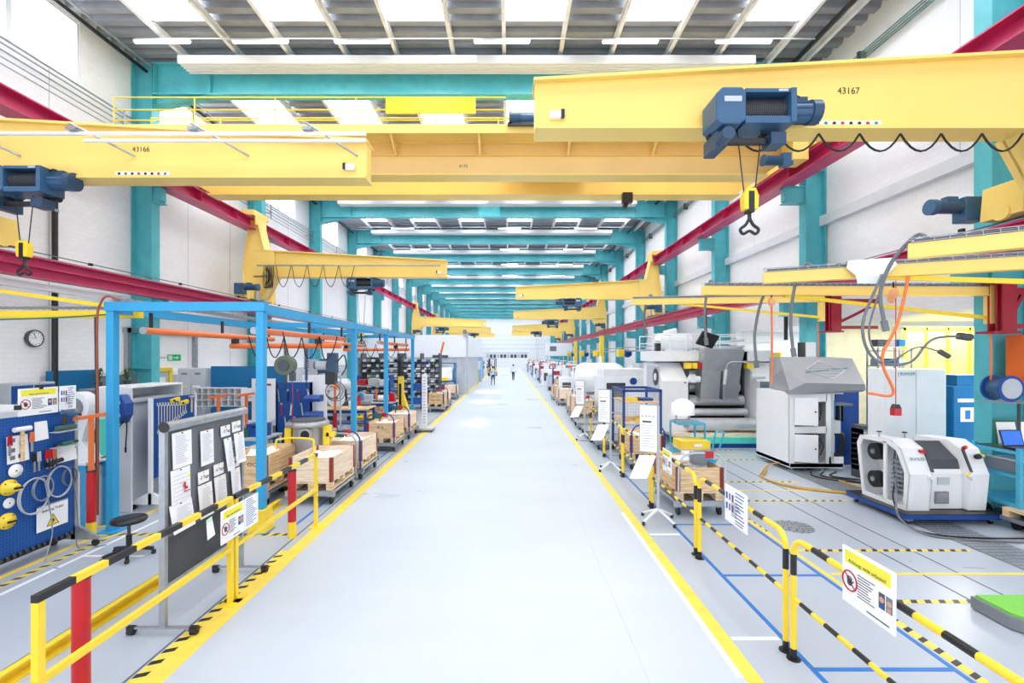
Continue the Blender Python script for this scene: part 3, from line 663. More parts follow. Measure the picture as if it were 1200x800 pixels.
for i, (x, y, z0, z1, l) in enumerate(((4.55, 8.0, 2.3, 3.65, 'orange hose dropping beside the grey hooded machine'), (8.3, 7.95, 2.1, 3.2, 'orange hose running down beside the teal column'), (7.7, 11.5, 2.4, 3.6, 'orange hose under the braced red bracket'))):
    solo('drop_hose', MB().tube(smooth_path([(x, y, z1), (x+.01, y, (z0+z1)/2), (x, y, z0)]), .016, ORG), l, 'hose')
t = thing('pull_switch', 'small dark red pull switch on a cord before the white cabinet', 'switch', (5.45, 6.5, 2.05))
MB().cyl((0, 0, .06), (0, 0, 1.8), .006, RED, n=5).build('cord', t); MB().box(-.05, .05, -.04, .04, -.1, 0, RED).prism([(-.05, 0), (.05, 0), (.02, .06), (-.02, .06)], 'y', -.04, .04, BLK2).build('grip', t)
# left hand swing jib seen over the clock
t = thing('swing_jib', 'bright yellow swing jib with tie rod reaching over the clock', 'crane', (-10.5, 7.7, 0))
MB().box(0, 4.35, -.05, .05, 3.42, 3.54, YELP).build('boom', t); MB().bar((0, 0, 4.15), (4.3, 0, 3.55), .05, .06, YELP).build('tie_rod', t); MB().box(-.1, .06, -.08, .08, 3.3, 4.3, YELP).build('pivot_post', t)
b = MB()
for i in range(38): b.box(.1+i*.11, .106+i*.11, -.12, .0, 3.56, 3.6, STEEL)
for s in (-.12, 0): b.cyl((.1, s, 3.6), (4.3, s, 3.6), .006, STEEL, n=4)
b.tube(smooth_path([(.2, -.06, 3.42), (1.5, -.08, 3.38), (3, -.08, 3.42), (4.2, -.06, 3.5)]), .012, GREEN); b.build('cable_tray', t)
b = MB().box(-.6, .6, -.05, .05, 0, .3, GREY)

# ------------------------------------------------------------ blue work cell frame with orange rails
t = thing('gantry_frame', 'bright blue square tube frame carrying orange crane rails', 'frame', (-3.95, 7.34, 0))
ox, oy = -3.95, 7.34
posts = [(-6.32, 7.34), (-3.95, 7.34), (-3.95, 11.7), (-3.95, 14.75), (-3.95, 18.8), (-6.32, 11.7), (-6.32, 14.75), (-6.32, 18.8)]
for (x, y) in posts:
    p = MB().box(x-ox-.06, x-ox+.06, y-oy-.06, y-oy+.06, 0, 3.5, BLUE).box(x-ox-.15, x-ox+.15, y-oy-.15, y-oy+.15, 0, .02, BLUE).build('post', t, bevel=.008)
    if (x, y) != (-6.32, 7.34): MB().prism([(x-ox-.14, .02), (x-ox+.14, .02), (x-ox+.1, .36), (x-ox-.1, .36)], 'y', y-oy-.14, y-oy+.14, YELP).build('foot_guard', p)
MB().box(-6.4-ox, -3.87-ox, -.07, .07, 3.5, 3.64, BLUE).build('cross_beam', t)
for y in (11.7, 14.75, 18.8): MB().box(-6.4-ox, -3.87-ox, y-oy-.06, y-oy+.06, 3.5, 3.62, BLUE).build('cross_beam', t)
for x in (-6.32, -3.95): MB().box(x-ox-.07, x-ox+.07, .0, 11.55, 3.46, 3.6, BLUE).build('side_beam', t)
for x in (-5.95, -4.15):
    for (ya, yb) in ((7.5, 11.6), (14.6, 18.7)):
        MB().cyl((x-ox, ya-oy, 3.2), (x-ox, yb-oy, 3.2), .055, ORG).cyl((x-ox, ya-oy-.02, 3.2), (x-ox, ya-oy, 3.2), .06, STEEL).build('crane_rail', t)
        for yy in (ya+.15, (ya+yb)/2, yb-.2): MB().box(x-ox-.02, x-ox+.02, yy-oy-.02, yy-oy+.02, 3.24, 3.5, BLK2).build('rail_hanger', t)
b = MB().bar((-6.25-ox, 0, 3.66), (-6.25-ox, 11, 3.66), .1, .02, STEEL)
for i in range(90): b.box(-6.33-ox, -6.17-ox, i*.125, i*.125+.006, 3.66, 3.72, STEEL)
b.build('cable_tray', t)
b = MB().tube(smooth_path([(-6.45-ox, -.12, .3), (-6.44-ox, -.13, 1.8), (-6.46-ox, -.12, 3.3), (-6.42-ox, -.1, 3.62), (-6.3-ox, -.12, 3.72), (-6.1-ox, -.12, 3.66)]), .016, mat('brown_cable', (150, 75, 50), .5))
b.tube(smooth_path([(-6.49-ox, -.1, .3), (-6.48-ox, -.1, 1.8), (-6.5-ox, -.1, 3.4)]), .02, BLK); b.build('riser_cable', t)
for (y, l) in ((10., 'orange bridge tube crossing the blue frame behind its second post'), (16.8, 'orange bridge tube crossing the blue frame between its two last posts')):
    t = thing('crane_bridge', l, 'crane', (-4.9, y, 0)); MB().cyl((-1.15, 0, 3.0), (1.25, 0, 3.0), .055, ORG).build('tube', t)
    b = MB()
    for x in (-1.05, .75): b.box(x-.06, x+.06, -.05, .05, 3.05, 3.15, BLK2)
    b.build('trolley', t)
    b = MB()
    for i in range(5): b.tube(smooth_path([(-.7+i*.38, -.1, 3.2), (-.6+i*.38, -.12, 2.9-.04*i), (-.5+i*.38, -.12, 2.75), (-.4+i*.38, -.12, 2.9), (-.32+i*.38, -.1, 3.2)]), .012, BLK, n=6)
    b.build('festoon_cable', t)
t = thing('spring_balancer', 'round green spring balancer hanging beside the second blue post', 'balancer', (-3.98, 8.2, 2.62))
MB().cyl((0, -.08, 0), (0, .08, 0), .17, mat('olive_green', (92, 105, 85), .5), n=24).cyl((0, -.1, 0), (0, -.08, 0), .1, DGREY, n=20).build('drum', t); MB().cyl((0, 0, .16), (-.05, 0, .6), .01, BLK2, n=6).build('cable', t); MB().box(.08, .16, -.05, .05, -.28, -.12, DGREY).cyl((.12, 0, -.28), (.12, 0, -1.1), .005, RED, n=5).build('outlet', t)
def spring(x, y, z0, z1, l, m=DGREY):
    b = MB(); n = 14*10
    b.tube([(x+.045*math.cos(i*2*PI/10), y+.045*math.sin(i*2*PI/10), z1-(z1-z0)*i/n) for i in range(n)], .008, m, n=5); b.cyl((x, y, z0-.25), (x, y, z0), .03, m, n=8).cyl((x, y, z0-.4), (x, y, z0-.25), .012, BLK2, n=8)
    solo('coil_hose', b, l, 'hose')
spring(-4.85, 10.0, 2.45, 2.95, 'coiled grey air hose hanging before the silver gearmotor'); spring(-4.45, 10.1, 2.5, 2.95, 'coiled grey air hose with tool above the tall white panel', NAVY2)
t = thing('screw_tool', 'blue and black power tool unit with grey motor hung from the orange bridge', 'power tool', (-3.95, 10.3, 2.35))
MB().cyl((-.36, 0, .22), (-.12, 0, .22), .1, LGREY).cyl((-.4, 0, .22), (-.36, 0, .22), .085, NAVY).build('motor', t); MB().box(-.1, .1, -.1, .1, .05, .5, NAVY2).box(-.13, .08, -.12, .1, -.2, .08, BLK2).build('body', t, bevel=.02)
b = MB()
for i in range(3): b.tube(arc((0+.05*i, -.05*i, -.35), .16+.03*i, 0, 2*PI, 16), .01, [BLK, CABLE, NAVY][i], n=6)
b.tube(smooth_path([(.1, 0, .3), (.25, 0, .45), (.3, 0, .2), (.2, 0, .0)]), .015, BLK); b.build('hose_loop', t)
# ------------------------------------------------------------ clock side: boards, barriers, benches
def tlines(b, x0, x1, z0, z1, n, m, y=-.0135, fill=.5):
    "rows of small print"
    h = (z1-z0)/n
    for i in range(n):
        w = (x1-x0)*random.uniform(.55, 1); b.box(x0, x0+w, y-.0006, y, z1-h*i-h*fill, z1-h*i, m)
PRINT = mat('grey_print', (120, 124, 132), .8)
PRINTB = mat('blue_print', (50, 85, 170), .8)
SKINP = mat('portrait_tone', (205, 160, 145), .8)
HDRY = mat('header_yellow', (246, 236, 70), .6, var=.01)
def notice(label, loc, rz, w, h, header=True, kind='hand', group=None, head='Bitte nicht berühren!', extra=False):
    t = thing('notice_sign', label, 'sign', loc, rz, group)
    MB().box(-w/2, w/2, -.012, 0, 0, h, PAPER).build('plate', t)
    if header:
        MB().box(-w/2+.03, w/2-.03, -.0135, -.012, h*.72, h*.95, HDRY).build('header', t)
        text(head, h*.085, (0, -.0142, h*.78), DGREY, t)
    b = MB(); tlines(b, -w*.18, w*.2, h*.2, h*.62, 9, PRINT, -.0125, .45); tlines(b, w*.0, w*.42, h*.05, h*.1, 1, DGREY, -.0125)
    b.build('print', t)
    if kind == 'hand':
        c = Vector((-w*.34, -.0125, h*.42)); r = h*.17
        b = MB(); b.tube(arc(c, r, 0, 2*PI, 24), r*.09, RED, n=6); b.bar(c+Vector((-r*.7, 0, r*.7)), c+Vector((r*.7, 0, -r*.7)), r*.16, .004, RED, up=(0, 1, 0))
        b.build('prohibition_ring', t)
        b = MB(); b.cyl(c+Vector((.0, -.001, -r*.15)), c+Vector((0, -.002, -r*.15)), r*.36, DGREY, n=12)
        for k in range(4): b.bar(c+Vector(((-.27+.17*k)*r, -.002, 0)), c+Vector(((-.36+.22*k)*r, -.002, r*(.5 if k in (1, 2) else .42))), r*.12, .002, DGREY, up=(0, 1, 0))
        b.bar(c+Vector((r*.25, -.002, -r*.2)), c+Vector((r*.58, -.002, r*.12)), r*.12, .002, DGREY, up=(0, 1, 0)); b.build('hand_symbol', t)
        for k in range(2):
            x = w*(.28+.13*k); b = MB().box(x-w*.055, x+w*.055, -.013, -.012, h*.3, h*.56, DGREY if k == 0 else PRINT)
            b.lathe([(h*.05, -.014), (h*.05, -.013)], SKINP, c=(x, 0, h*.45), ax='y', n=10).box(x-w*.03, x+w*.03, -.0138, -.013, h*.3, h*.38, PRINTB if k == 0 else SKINP); b.build('portrait', t)
    if kind == 'form':
        b = MB(); tlines(b, 0, w*.42, h*.08, h*.92, 9, PRINTB, -.0125, .3)
        for i in range(6): b.box(-w*(.44-.14*(i % 3)), -w*(.36-.14*(i % 3)), -.014, -.012, h*(.62-.28*(i//3)), h*(.8-.28*(i//3)), [PRINTB, PRINT, mat('violet_print', (110, 70, 150), .8)][i % 3])
        b.build('table_print', t)
    if extra:
        b = MB().box(w/2+.01, w/2+.3, -.012, 0, 0, h, PAPER); tlines(b, w/2+.04, w/2+.27, h*.06, h*.94, 14, PRINTB, -.0125, .3); b.build('side_sheet', t)
    return t
def stripe_bar(b, p0, p1, w, h, seg=.27, start=0, round_=False):
    p0 = Vector(p0); p1 = Vector(p1); L = (p1-p0).length; d = (p1-p0)/L; u = 0; k = start
    while u < L-1e-6:
        v = min(L, u+seg)
        if round_: b.cyl(p0+d*u, p0+d*v, w, YELP if k % 2 == 0 else BLK2, n=12, caps=(u == 0 or v == L))
        else: b.bar(p0+d*u, p0+d*v, w, h, YELP if k % 2 == 0 else BLK2)
        u = v; k += 1
# square tube barriers along the aisle
def square_barrier(y0, y1, label, group=None):
    L = y1-y0; t = thing('safety_barrier', label, 'barrier', (-3.15, y0, 0))
    for y in (0, L):
        p = MB().box(-.025, .025, y-.025, y+.025, 0, 1.16, YELP).build('post', t); MB().box(-.09, .09, y-.09, y+.09, 0, .012, YELP).build('base_plate', p)
    b = MB(); stripe_bar(b, (0, -.025, 1.18), (0, L+.025, 1.18), .05, .05, start=1); b.build('top_rail', t)
    MB().box(-.02, .02, 0, L, .59, .64, YELP).build('mid_rail', t)
square_barrier(3.08, 5.2, 'yellow barrier with black banded square top rail running before the grey notice board')
square_barrier(5.29, 7.5, 'yellow square tube barrier in line behind the notice board, ending before the crates')
notice('white notice with yellow header hung on the square tube barrier by the grey board', (-3.11, 4.95, .75), PI/2, .42, .36, extra=True).location = (-3.11, 5.17, .75)
t = thing('hanging_tag', 'small pale green paper tag taped to the barrier top rail', 'tag', (-3.1, 4.75, .93), PI/2)
MB().add([(-.04, 0, .18), (.05, 0, .19), (.06, -.03, 0), (-.05, -.02, -.02)], [(0, 3, 2, 1)], PAPER).add([(-.04, -.002, .185), (.05, -.002, .195), (.05, -.008, .13), (-.045, -.006, .12)], [(0, 3, 2, 1)], mat('pale_green', (190, 235, 205), .7)).build('paper', t)
# low yellow guard rail on the floor and red bollards
solo('guard_rail', MB().box(-.05, .05, 0, 6.6, 0, .02, YELP).box(-.05, -.04, 0, 6.6, 0, .12, YELP).box(-.05, .03, 0, 6.6, .105, .12, YELP), 'low yellow channel guard rail bolted along the floor behind the barrier', 'guard rail', loc=(0, 0, 0)).location = (-4.27, 2.0, 0)
def bollard(x, y, label, top=1.02, yellow=True, bar=False):
    t = thing('bollard', label, 'bollard', (x, y, 0))
    p = MB().cyl((0, 0, .25 if yellow else 0), (0, 0, top), .06, RED, n=18); p.build('post', t)
    if yellow: MB().cyl((0, 0, 0), (0, 0, .25), .062, YELP, n=18).build('foot_sleeve', t)
    MB().lathe([(.066, top), (.066, top+.012), (.06, top+.02)], BLK2, n=18).build('cap', t)
    if bar:
        MB().box(-.025, .025, -.025, .025, top, 1.87, ORG).build('upright', t); MB().box(-.03, .03, -.32, .32, 1.84, 1.89, ORG).build('cross_bar', t)
    return t
bollard(-3.42, 3.68, 'dark red bollard with black cap, in front beside the yellow barrier end', yellow=False)
bollard(-3.34, 7.08, 'red bollard with yellow foot between barrier and first wooden crate', yellow=True)
bollard(-6.4, 7.05, 'red bollard carrying an orange T bar beside the pegboard with cables', bar=True)
bollard(-6.6, 10.45, 'orange T bar on a red bollard by the white pigeonhole rack', bar=True)
bollard(-6.25, 10.95, 'orange T bar on a red bollard behind the grey roller board', bar=True)
bollard(-5.3, 14., 'orange T bar on a red bollard by the hanging power tool', bar=True)
bollard(-6.8, 14.6, 'orange T bar on a red bollard before the blue wall panel', bar=True)
# grey felt notice board on castors (x along the board, front to the aisle)
t = thing('notice_board', 'tall grey felt notice board on castors pinned with paper sheets', 'notice board', (-3.46, 4.62, 0), PI/2)
MB().box(0, 1.33, 0, .02, .95, 2.04, BOARD).box(0, 1.33, 0, .02, .48, .95, mat('dark_felt', (78, 82, 90), .75)).build('felt_panel', t)
for x in (0, 1.33):
    MB().box(x-.022, x+.022, -.02, .04, .07, 2.06, STEEL).build('upright', t)
    MB().box(x-.016, x+.016, -.3, .0, .06, .08, STEEL).box(x-.016, x+.016, 0, .33, .06, .08, STEEL).build('foot', t)
    for y in (-.3, .33):
        c = MB().cyl((x, y-.03, .035), (x, y+.03, .035), .035, BLK).box(x-.02, x+.02, y-.04, y+.04, .045, .085, BLK2); c.build('castor', t)
MB().cyl((-.03, -.02, 2.08), (1.36, -.02, 2.08), .05, STEEL, n=16).cyl((-.035, -.02, 2.08), (-.03, -.02, 2.08), .055, BLK2).build('roller_case', t)
MB().box(0, 1.33, -.01, .03, .46, .49, STEEL).build('lower_rail', t)
def sheet(x0, x1, z0, z1, label, kind='lines', txt=None, curl=.01, group=None, loc=(-3.46, 4.62, 0)):
    w = x1-x0; h = z1-z0
    o = thing('paper_sheet', label, 'paper', (loc[0]+.02, loc[1]+(x0+x1)/2, loc[2]+z0), PI/2, group)
    MB().add([(-w/2, -.003, h), (w/2, -.003, h), (w/2, -curl, 0), (-w/2, -curl-.006, .0)], [(0, 3, 2, 1)], PAPER).build('sheet', o)
    b = MB()
    yy = -curl-.008
    if kind == 'lines': tlines(b, -w*.38, w*.38, h*.1, h*.9, 14, mat('faint_print', (205, 208, 216), .8), yy, .35)
    if kind == 'plan':
        for i in range(7): b.box(-w*.42, w*.42, yy-.001, yy, h*(.1+i*.12), h*(.105+i*.12), LINEB)
        for q in ((.15, .3, .42, .52), (.1, .42, .32, .36), (.1, .2, .5, .7)): b.box(w*q[0], w*q[1], yy-.002, yy, h*q[2]*.8, h*q[3]*.8, RED)
        b.box(w*.3, w*.42, yy-.002, yy, h*.68, h*.76, HDRY); b.box(-w*.1, w*.0, yy-.002, yy, h*.55, h*.58, HDRY)
    if b.v: b.build('print', o)
    if txt: text(txt, h*.4, (0, -curl-.012, h*.5), DGREY, o)
    MB().cyl((0, -.004, h-.015), (0, -.012, h-.015), .008, [GREEN, HDRY, RED][int(x0*10) % 3], n=8).build('magnet', o)
    return o
S = sheet
S(.07, .36, 1.63, 2.0, 'tall white sheet at the top corner of the felt board, beside its front post'); S(.5, .73, 1.56, 1.95, 'white sheet alone in the top middle of the felt board')
S(.05, .34, 1.27, 1.62, 'sheet with red and yellow blocks on the felt board', 'plan'); S(.03, .36, .98, 1.27, 'curled table sheet low on the felt board', curl=.05)
S(.92, 1.07, 1.4, 1.79, 'narrow curled white sheet under the first upper Tag card', curl=.05); S(1.12, 1.33, 1.44, 1.82, 'white sheet under the top rear corner card of the board', curl=.04)
S(.46, .7, .98, 1.35, 'white sheet starting the lower row of the felt board', curl=.03); S(.74, .96, 1.0, 1.37, 'white sheet hanging in the middle of the lower row on the felt board', curl=.03); S(1.06, 1.25, 1.0, 1.38, 'white sheet ending the lower row of the felt board at the rear', curl=.03)
for (x0, z0, tx, l) in ((.86, 1.82, '-3 Tag', 'white Tag card starting the upper pair on the felt board'), (1.08, 1.84, '-2 Tage', 'white Tage card at the top rear corner of the felt board'), (.46, 1.37, '-2 Tage', 'white Tage card starting the lower row of three'), (.73, 1.39, '-4 Tage', 'white Tage card in the middle of the lower three'), (1.05, 1.4, '-5 Tage', 'white Tage card ending the lower row of three')):
    S(x0, x0+.19, z0, z0+.13, l, None, tx, .004)
# office stool
t = thing('swivel_stool', 'black round swivel stool on a five star base with castors', 'stool', (-5.3, 6.42, 0), .3)
MB().lathe([(.05, .46), (.2, .48), (.215, .51), (.2, .535), (.05, .54)], BLK2, n=28).build('seat', t)
MB().cyl((0, 0, .1), (0, 0, .3), .035, BLK2).cyl((0, 0, .3), (0, 0, .47), .02, DGREY).build('gas_column', t)
for i in range(5):
    a = 2*PI*i/5; e = Vector((.29*math.cos(a), .29*math.sin(a), .075)); l = MB().bar((0, 0, .13), e, .04, .035, BLK2).build('leg', t)
    MB().cyl(e+Vector((-.02, 0, -.045)), e+Vector((.02, 0, -.045)), .03, BLK, n=12).build('castor', l)
# ---- mobile pegboards. local x = along the board, front (-y) faces the aisle
def pegboard(label, loc, L, z0, z1, frame=WHITE, w2=.05):
    t = thing('pegboard_stand', label, 'tool board', loc, PI/2)
    MB().box(0, L, -.015, .015, z0, z1, PEG).build('board', t)
    for x in (-.03, L+.03):
        MB().box(x-w2/2, x+w2/2, -.03, .03, .1, z1+.02, frame).build('upright', t)
        f = MB().prism([(-.35, .1), (.35, .1), (.35, .14), (.06, .3), (-.06, .3), (-.35, .14)], 'x', x-.025, x+.025, frame).build('foot', t)
        for y in (-.31, .31): MB().cyl((x-.015, y, .05), (x+.015, y, .05), .05, BLK2).build('castor', f)
    return t
PB1 = (-6.4, 4.55, 0)
t = pegboard('large blue pegboard stand hung with coiled cables and yellow flanges', PB1, 2.2, .22, 2.0, STEEL)
b = MB()
for i in range(28): b.cyl((.04+i*.078, -.02, .24), (.04+i*.078, -.05, .2), .022, BLK2, n=8)
b.build('clip_row', t); MB().box(-.02, 2.22, .1, .3, .12, .2, BLK2).build('lower_beam', t)
def onpeg(base, x, z, dy=.03): return (base[0]+dy, base[1]+x, base[2]+z)
R90 = PI/2
# pegboard 1 spans world Y 4.55..6.75; visible part Y>5.8
notice('white notice with yellow header clamped on top of the pegboard', onpeg(PB1, 1.68, 2.0), R90, .52, .36)
o = notice('white form sheet clamped beside the yellow headed notice', onpeg(PB1, 2.09, 2.02), R90, .24, .34, header=False, kind='form')
for (x, l) in ((1.42, 'black clamp gripping the notice edge on the pegboard'), (1.7, 'black bulldog clip at the top of the pegboard notice')):
    o = solo('clip', MB().box(-.03, .03, -.02, .02, -.03, .03, BLK2).cyl((0, 0, .03), (0, 0, .08), .006, STEEL), l, 'clip'); o.location = onpeg(PB1, x, 2.37 if x > 1.5 else 2.12, .03)
def cable_loop(x, z, r, m, l, rr=.011, tail=0):
    b = MB(); c = onpeg(PB1, x, z)
    for k in range(2): b.tube([Vector(c)+Vector((.02+.015*k, r*math.sin(a)*(1-.06*k), -r+r*1.15*math.cos(a)*(1+.04*k))) for a in [2*PI*i/24 for i in range(24)]], rr*.75, m, closed=True, n=6)
    if tail: b.tube(smooth_path([Vector(c)+Vector((.04, .0, 0)), Vector(c)+Vector((.06, .05, -.4)), Vector(c)+Vector((.05, .1, -.8)), Vector(c)+Vector((.12, tail*.3, -1.15)), (PB1[0]+.5, PB1[1]+x+tail, .02)]), rr*.75, m, n=6)
    solo('cable_coil', b, l, 'cable')
cable_loop(1.6, 1.12, .2, LGREY, 'large light grey cable coil hanging on the blue pegboard', .012); cable_loop(1.72, 1.13, .14, STEEL, 'steel grey cable coil with a tail down to the floor', .01, tail=-.25)
cable_loop(1.95, 1.2, .18, LGREY, 'pale cable coil near the pegboard rear edge', .01); cable_loop(2.1, 1.16, .11, CABLE, 'small dark grey cable coil at the pegboard rear edge', .008, tail=.1)
def disc(x, z, r, m, l, nm='grinding_disc', cat='disc'):
    o = solo(nm, MB().lathe([(r, 0), (r, -.012), (r*.2, -.014)], m, ax='y', n=28).lathe([(r*.12, -.014), (r*.12, -.02)], DGREY, ax='y', n=12), l, cat); o.location = onpeg(PB1, x, z); o.rotation_euler = (0, 0, R90)
disc(1.39, 1.31, .085, PAPER, 'white round disc hung above the yellow flange'); disc(1.31, .92, .065, PAPER, 'smaller white disc hung between two yellow flanges')
def flange(x, z, l, knob=False):
    t = thing('yellow_flange', l, 'flange', onpeg(PB1, x, z), R90)
    MB().lathe([(.1, 0), (.1, -.03), (.06, -.035), (.05, -.12 if not knob else -.06), (.03, -.13 if not knob else -.065)], YELP, ax='y', n=28).build('body', t)
    MB().bar((-.05, -.14 if not knob else -.08, .0), (.05, -.14 if not knob else -.08, -.01), .02, .025, BLK2).build('handle', t)
    b = MB()
    for i in range(4): a = PI/4+i*PI/2; b.cyl((.082*math.cos(a), -.03, .082*math.sin(a)), (.082*math.cos(a), -.036, .082*math.sin(a)), .009, DGREY, n=8)
    b.build('bolt_holes', t)
flange(1.3, 1.12, 'yellow flange with projecting hub on the pegboard'); flange(1.28, .7, 'yellow flange cover with black handle low on the pegboard', True)
t = thing('warning_card', 'white card with yellow lightning triangle reading Achtung Trafo', 'sign', onpeg(PB1, 1.87, .4, .035), R90)
MB().box(-.22, .22, -.004, 0, 0, .34, PAPER).box(-.22, .22, -.005, 0, .33, .35, STEEL).build('card', t)
MB().prism([(-.09, .04), (.09, .04), (0, .2)], 'y', -.006, -.004, BLK2).prism([(-.073, .05), (.073, .05), (0, .183)], 'y', -.008, -.006, YELP).prism([(.01, .15), (-.03, .1), (-.003, .1), (-.012, .06), (.03, .115), (.003, .115)], 'y', -.0095, -.008, BLK2).build('triangle', t)
text('Achtung Trafo!', .05, (0, -.006, .265), BLK2, t)
def hammer(base, x, z, l, s=1., head=WHITE):
    t = thing('hammer', l, 'hammer', onpeg(base, x, z), R90); MB().cyl((-.1, -.03, 0), (.1, -.03, 0), .032, head, n=14).build('head', t); MB().box(-.018, .018, -.045, -.015, -.42, .02, WOOD).build('handle', t, bevel=.006); t.scale = (s,)*3
hammer(PB1, 1.45, 1.84, 'white headed hammer with wooden handle on the pegboard')
def stand_sheet(x, z, w, h, l, pics=False):
    o = thing('paper_sheet', l, 'paper', onpeg(PB1, x, z, .022), R90); MB().add([(-w/2, 0, h), (w/2, 0, h), (w/2+.005, -.02, 0), (-w/2, -.01, -.01)], [(0, 3, 2, 1)], PAPER).build('sheet', o)
    if pics:
        b = MB()
        for q in ((-.07, .27), (.05, .22), (-.07, .14), (-.07, .04), (.03, .05)): b.box(q[0]-.03, q[0]+.03, -.018, -.016, q[1]*h/.35, q[1]*h/.35+.05, [PRINT, DGREY][q[0] > 0])
        b.build('pictures', o)
stand_sheet(1.42, 1.42, .26, .34, 'white instruction sheet with small pictures behind the hammer', True); stand_sheet(1.72, 1.65, .17, .25, 'small white sheet held by a clip on the pegboard'); stand_sheet(2.08, 1.28, .28, .26, 'blank white sheet beside the pegboard edge')
def shelf(x, z, l, m):
    t = thing('tool_tray', l, 'tray', onpeg(PB1, x, z), R90); MB().box(-.17, .17, -.12, 0, 0, .012, LGREY).build('tray', t)
shelf(2.0, 1.72, 'small grey tray with green scouring pads on the pegboard', GREEN); shelf(2.0, 1.5, 'small grey tray with a green power tool on the pegboard', GREEN)
for i, (dx, m, l) in enumerate(((-.05, GREEN, 'green scouring pad roll on the upper peg tray'),)):
    o = solo('scouring_pad', MB().cyl((-.13, -.06, .04), (.14, -.06, .04), .035, mat('pad_green', (75, 105, 95), .9, bump=.5, scale=90), n=14), l, 'pad'); o.location = onpeg(PB1, 2.0, 1.735); o.rotation_euler = (0, 0, R90)
t = thing('die_grinder', 'green and black die grinder lying on the lower peg tray', 'power tool', onpeg(PB1, 2.0, 1.515), R90)
MB().cyl((-.06, -.06, .035), (.1, -.06, .035), .025, GREEN, n=14).build('body', t); MB().cyl((-.16, -.06, .03), (-.06, -.06, .033), .015, BLK2).cyl((.1, -.06, .035), (.18, -.06, .035), .02, BLK2).build('grip', t)
t = thing('angle_grinder', 'dark angle grinder hung below the peg trays', 'power tool', onpeg(PB1, 1.86, 1.27), R90)
MB().cyl((-.1, -.05, .03), (.1, -.05, .06), .03, BLK2, n=12).box(-.12, -.05, -.09, -.02, .0, .06, BLK2).build('body', t)
t = thing('power_drill', 'blue power drill hooked on the pegboard top edge', 'power tool', onpeg(PB1, 2.0, 1.95), R90)
MB().cyl((-.08, -.09, .05), (.12, -.09, .0), .035, NAVY, n=14).build('body', t); MB().cyl((.12, -.09, 0), (.2, -.09, -.02), .018, BLK2, n=10).build('chuck', t); MB().bar((-.03, -.09, .03), (-.06, -.1, -.12), .04, .03, BLK2).build('grip', t)
for i, (x, c, l) in enumerate(((1.6, BLK2, 'black handled screwdriver on the pegboard'), (1.66, LGREY, 'grey handled screwdriver on the pegboard'), (1.77, RED, 'first red handled pliers on the pegboard'), (1.82, RED, 'second red handled pliers on the pegboard'), (1.87, ORG, 'orange handled pliers on the pegboard'), (1.57, ORG, 'orange spray bottle hook tool on the pegboard'), (1.3, RED, 'red handled cutter at the pegboard front'))):
    t = thing('hand_tool', l, 'tool', onpeg(PB1, x, 1.5 if i < 5 else 1.78), R90)
    MB().bar((-.012, -.03, 0), (-.018, -.03, -.13), .018, .016, c).bar((.012, -.03, 0), (.018, -.03, -.13), .018, .016, c).build('grips', t); MB().bar((0, -.03, -.12), (0, -.03, -.26), .022, .012, STEEL).build('jaws', t)
# mobile tool board 2
PB2 = (-6.5, 8.38, 0)
pegboard('blue tool board with graded chrome spanners on a white castor stand', PB2, 1.1, .55, 2.0)
def spanner(i):
    L = .52-.035*i; b = MB(); b.bar((0, -.015, -.03), (0, -.015, -L+.03), .018, .008, CHROME, up=(0, 1, 0))
    b.tube([(math.sin(a)*.03, -.015, math.cos(a)*.03-L) for a in [2*PI*k/12 for k in range(12)]], .008, CHROME, closed=True, n=6)
    b.tube([(math.sin(a)*.032, -.015, math.cos(a)*.032) for a in [PI*.25+1.5*PI*k/10 for k in range(11)]], .01, CHROME, n=6)
    return b
for i in range(11):
    o = solo('spanner', spanner(i), 'chrome combination spanner in the graded row on the blue tool board', 'spanner', 'graded chrome spanners'); o.location = onpeg(PB2, .1+.07*i, 1.9-.006*i); o.rotation_euler = (0, 0, R90)
def clampt(x, z, l, m, s=1.):
    t = thing('clamp', l, 'clamp', onpeg(PB2, x, z, .03), R90)
    MB().prism([(-.12*s, .03), (.1*s, .06), (.12*s, .02), (.1*s, -.03), (.02*s, -.01), (-.1*s, -.04)], 'y', -.05, 0, m).build('body', t, bevel=.006); MB().cyl((-.08*s, -.055, 0), (-.05*s, -.055, 0), .02, BLK2, n=8).build('screw', t)
clampt(.5, 1.93, 'yellow clamp above the chrome spanners', YELP); clampt(.74, 1.86, 'lower yellow clamp beside the ball hammer', YELP)
hammer(PB2, .97, 1.96, 'small hammer with wooden handle on the blue tool board', .75, STEEL)
def puller(x, z, l, s=1.):
    t = thing('gear_puller', l, 'puller', onpeg(PB2, x, z, .03), R90)
    MB().tube(arc((0, -.02, 0), .1*s, PI*.35, PI*1.5, 10), .022*s, INOX, n=8).build('jaw_frame', t); MB().cyl((-.03, -.02, .08*s), (.09*s, -.02, .1*s), .016*s, CHROME, n=8).build('spindle', t)
puller(.22, 1.3, 'large steel bow puller on the blue tool board'); puller(.2, .95, 'smaller steel bow puller low on the blue tool board', .85); puller(.45, 1.42, 'thin steel calliper on the blue tool board', .6)
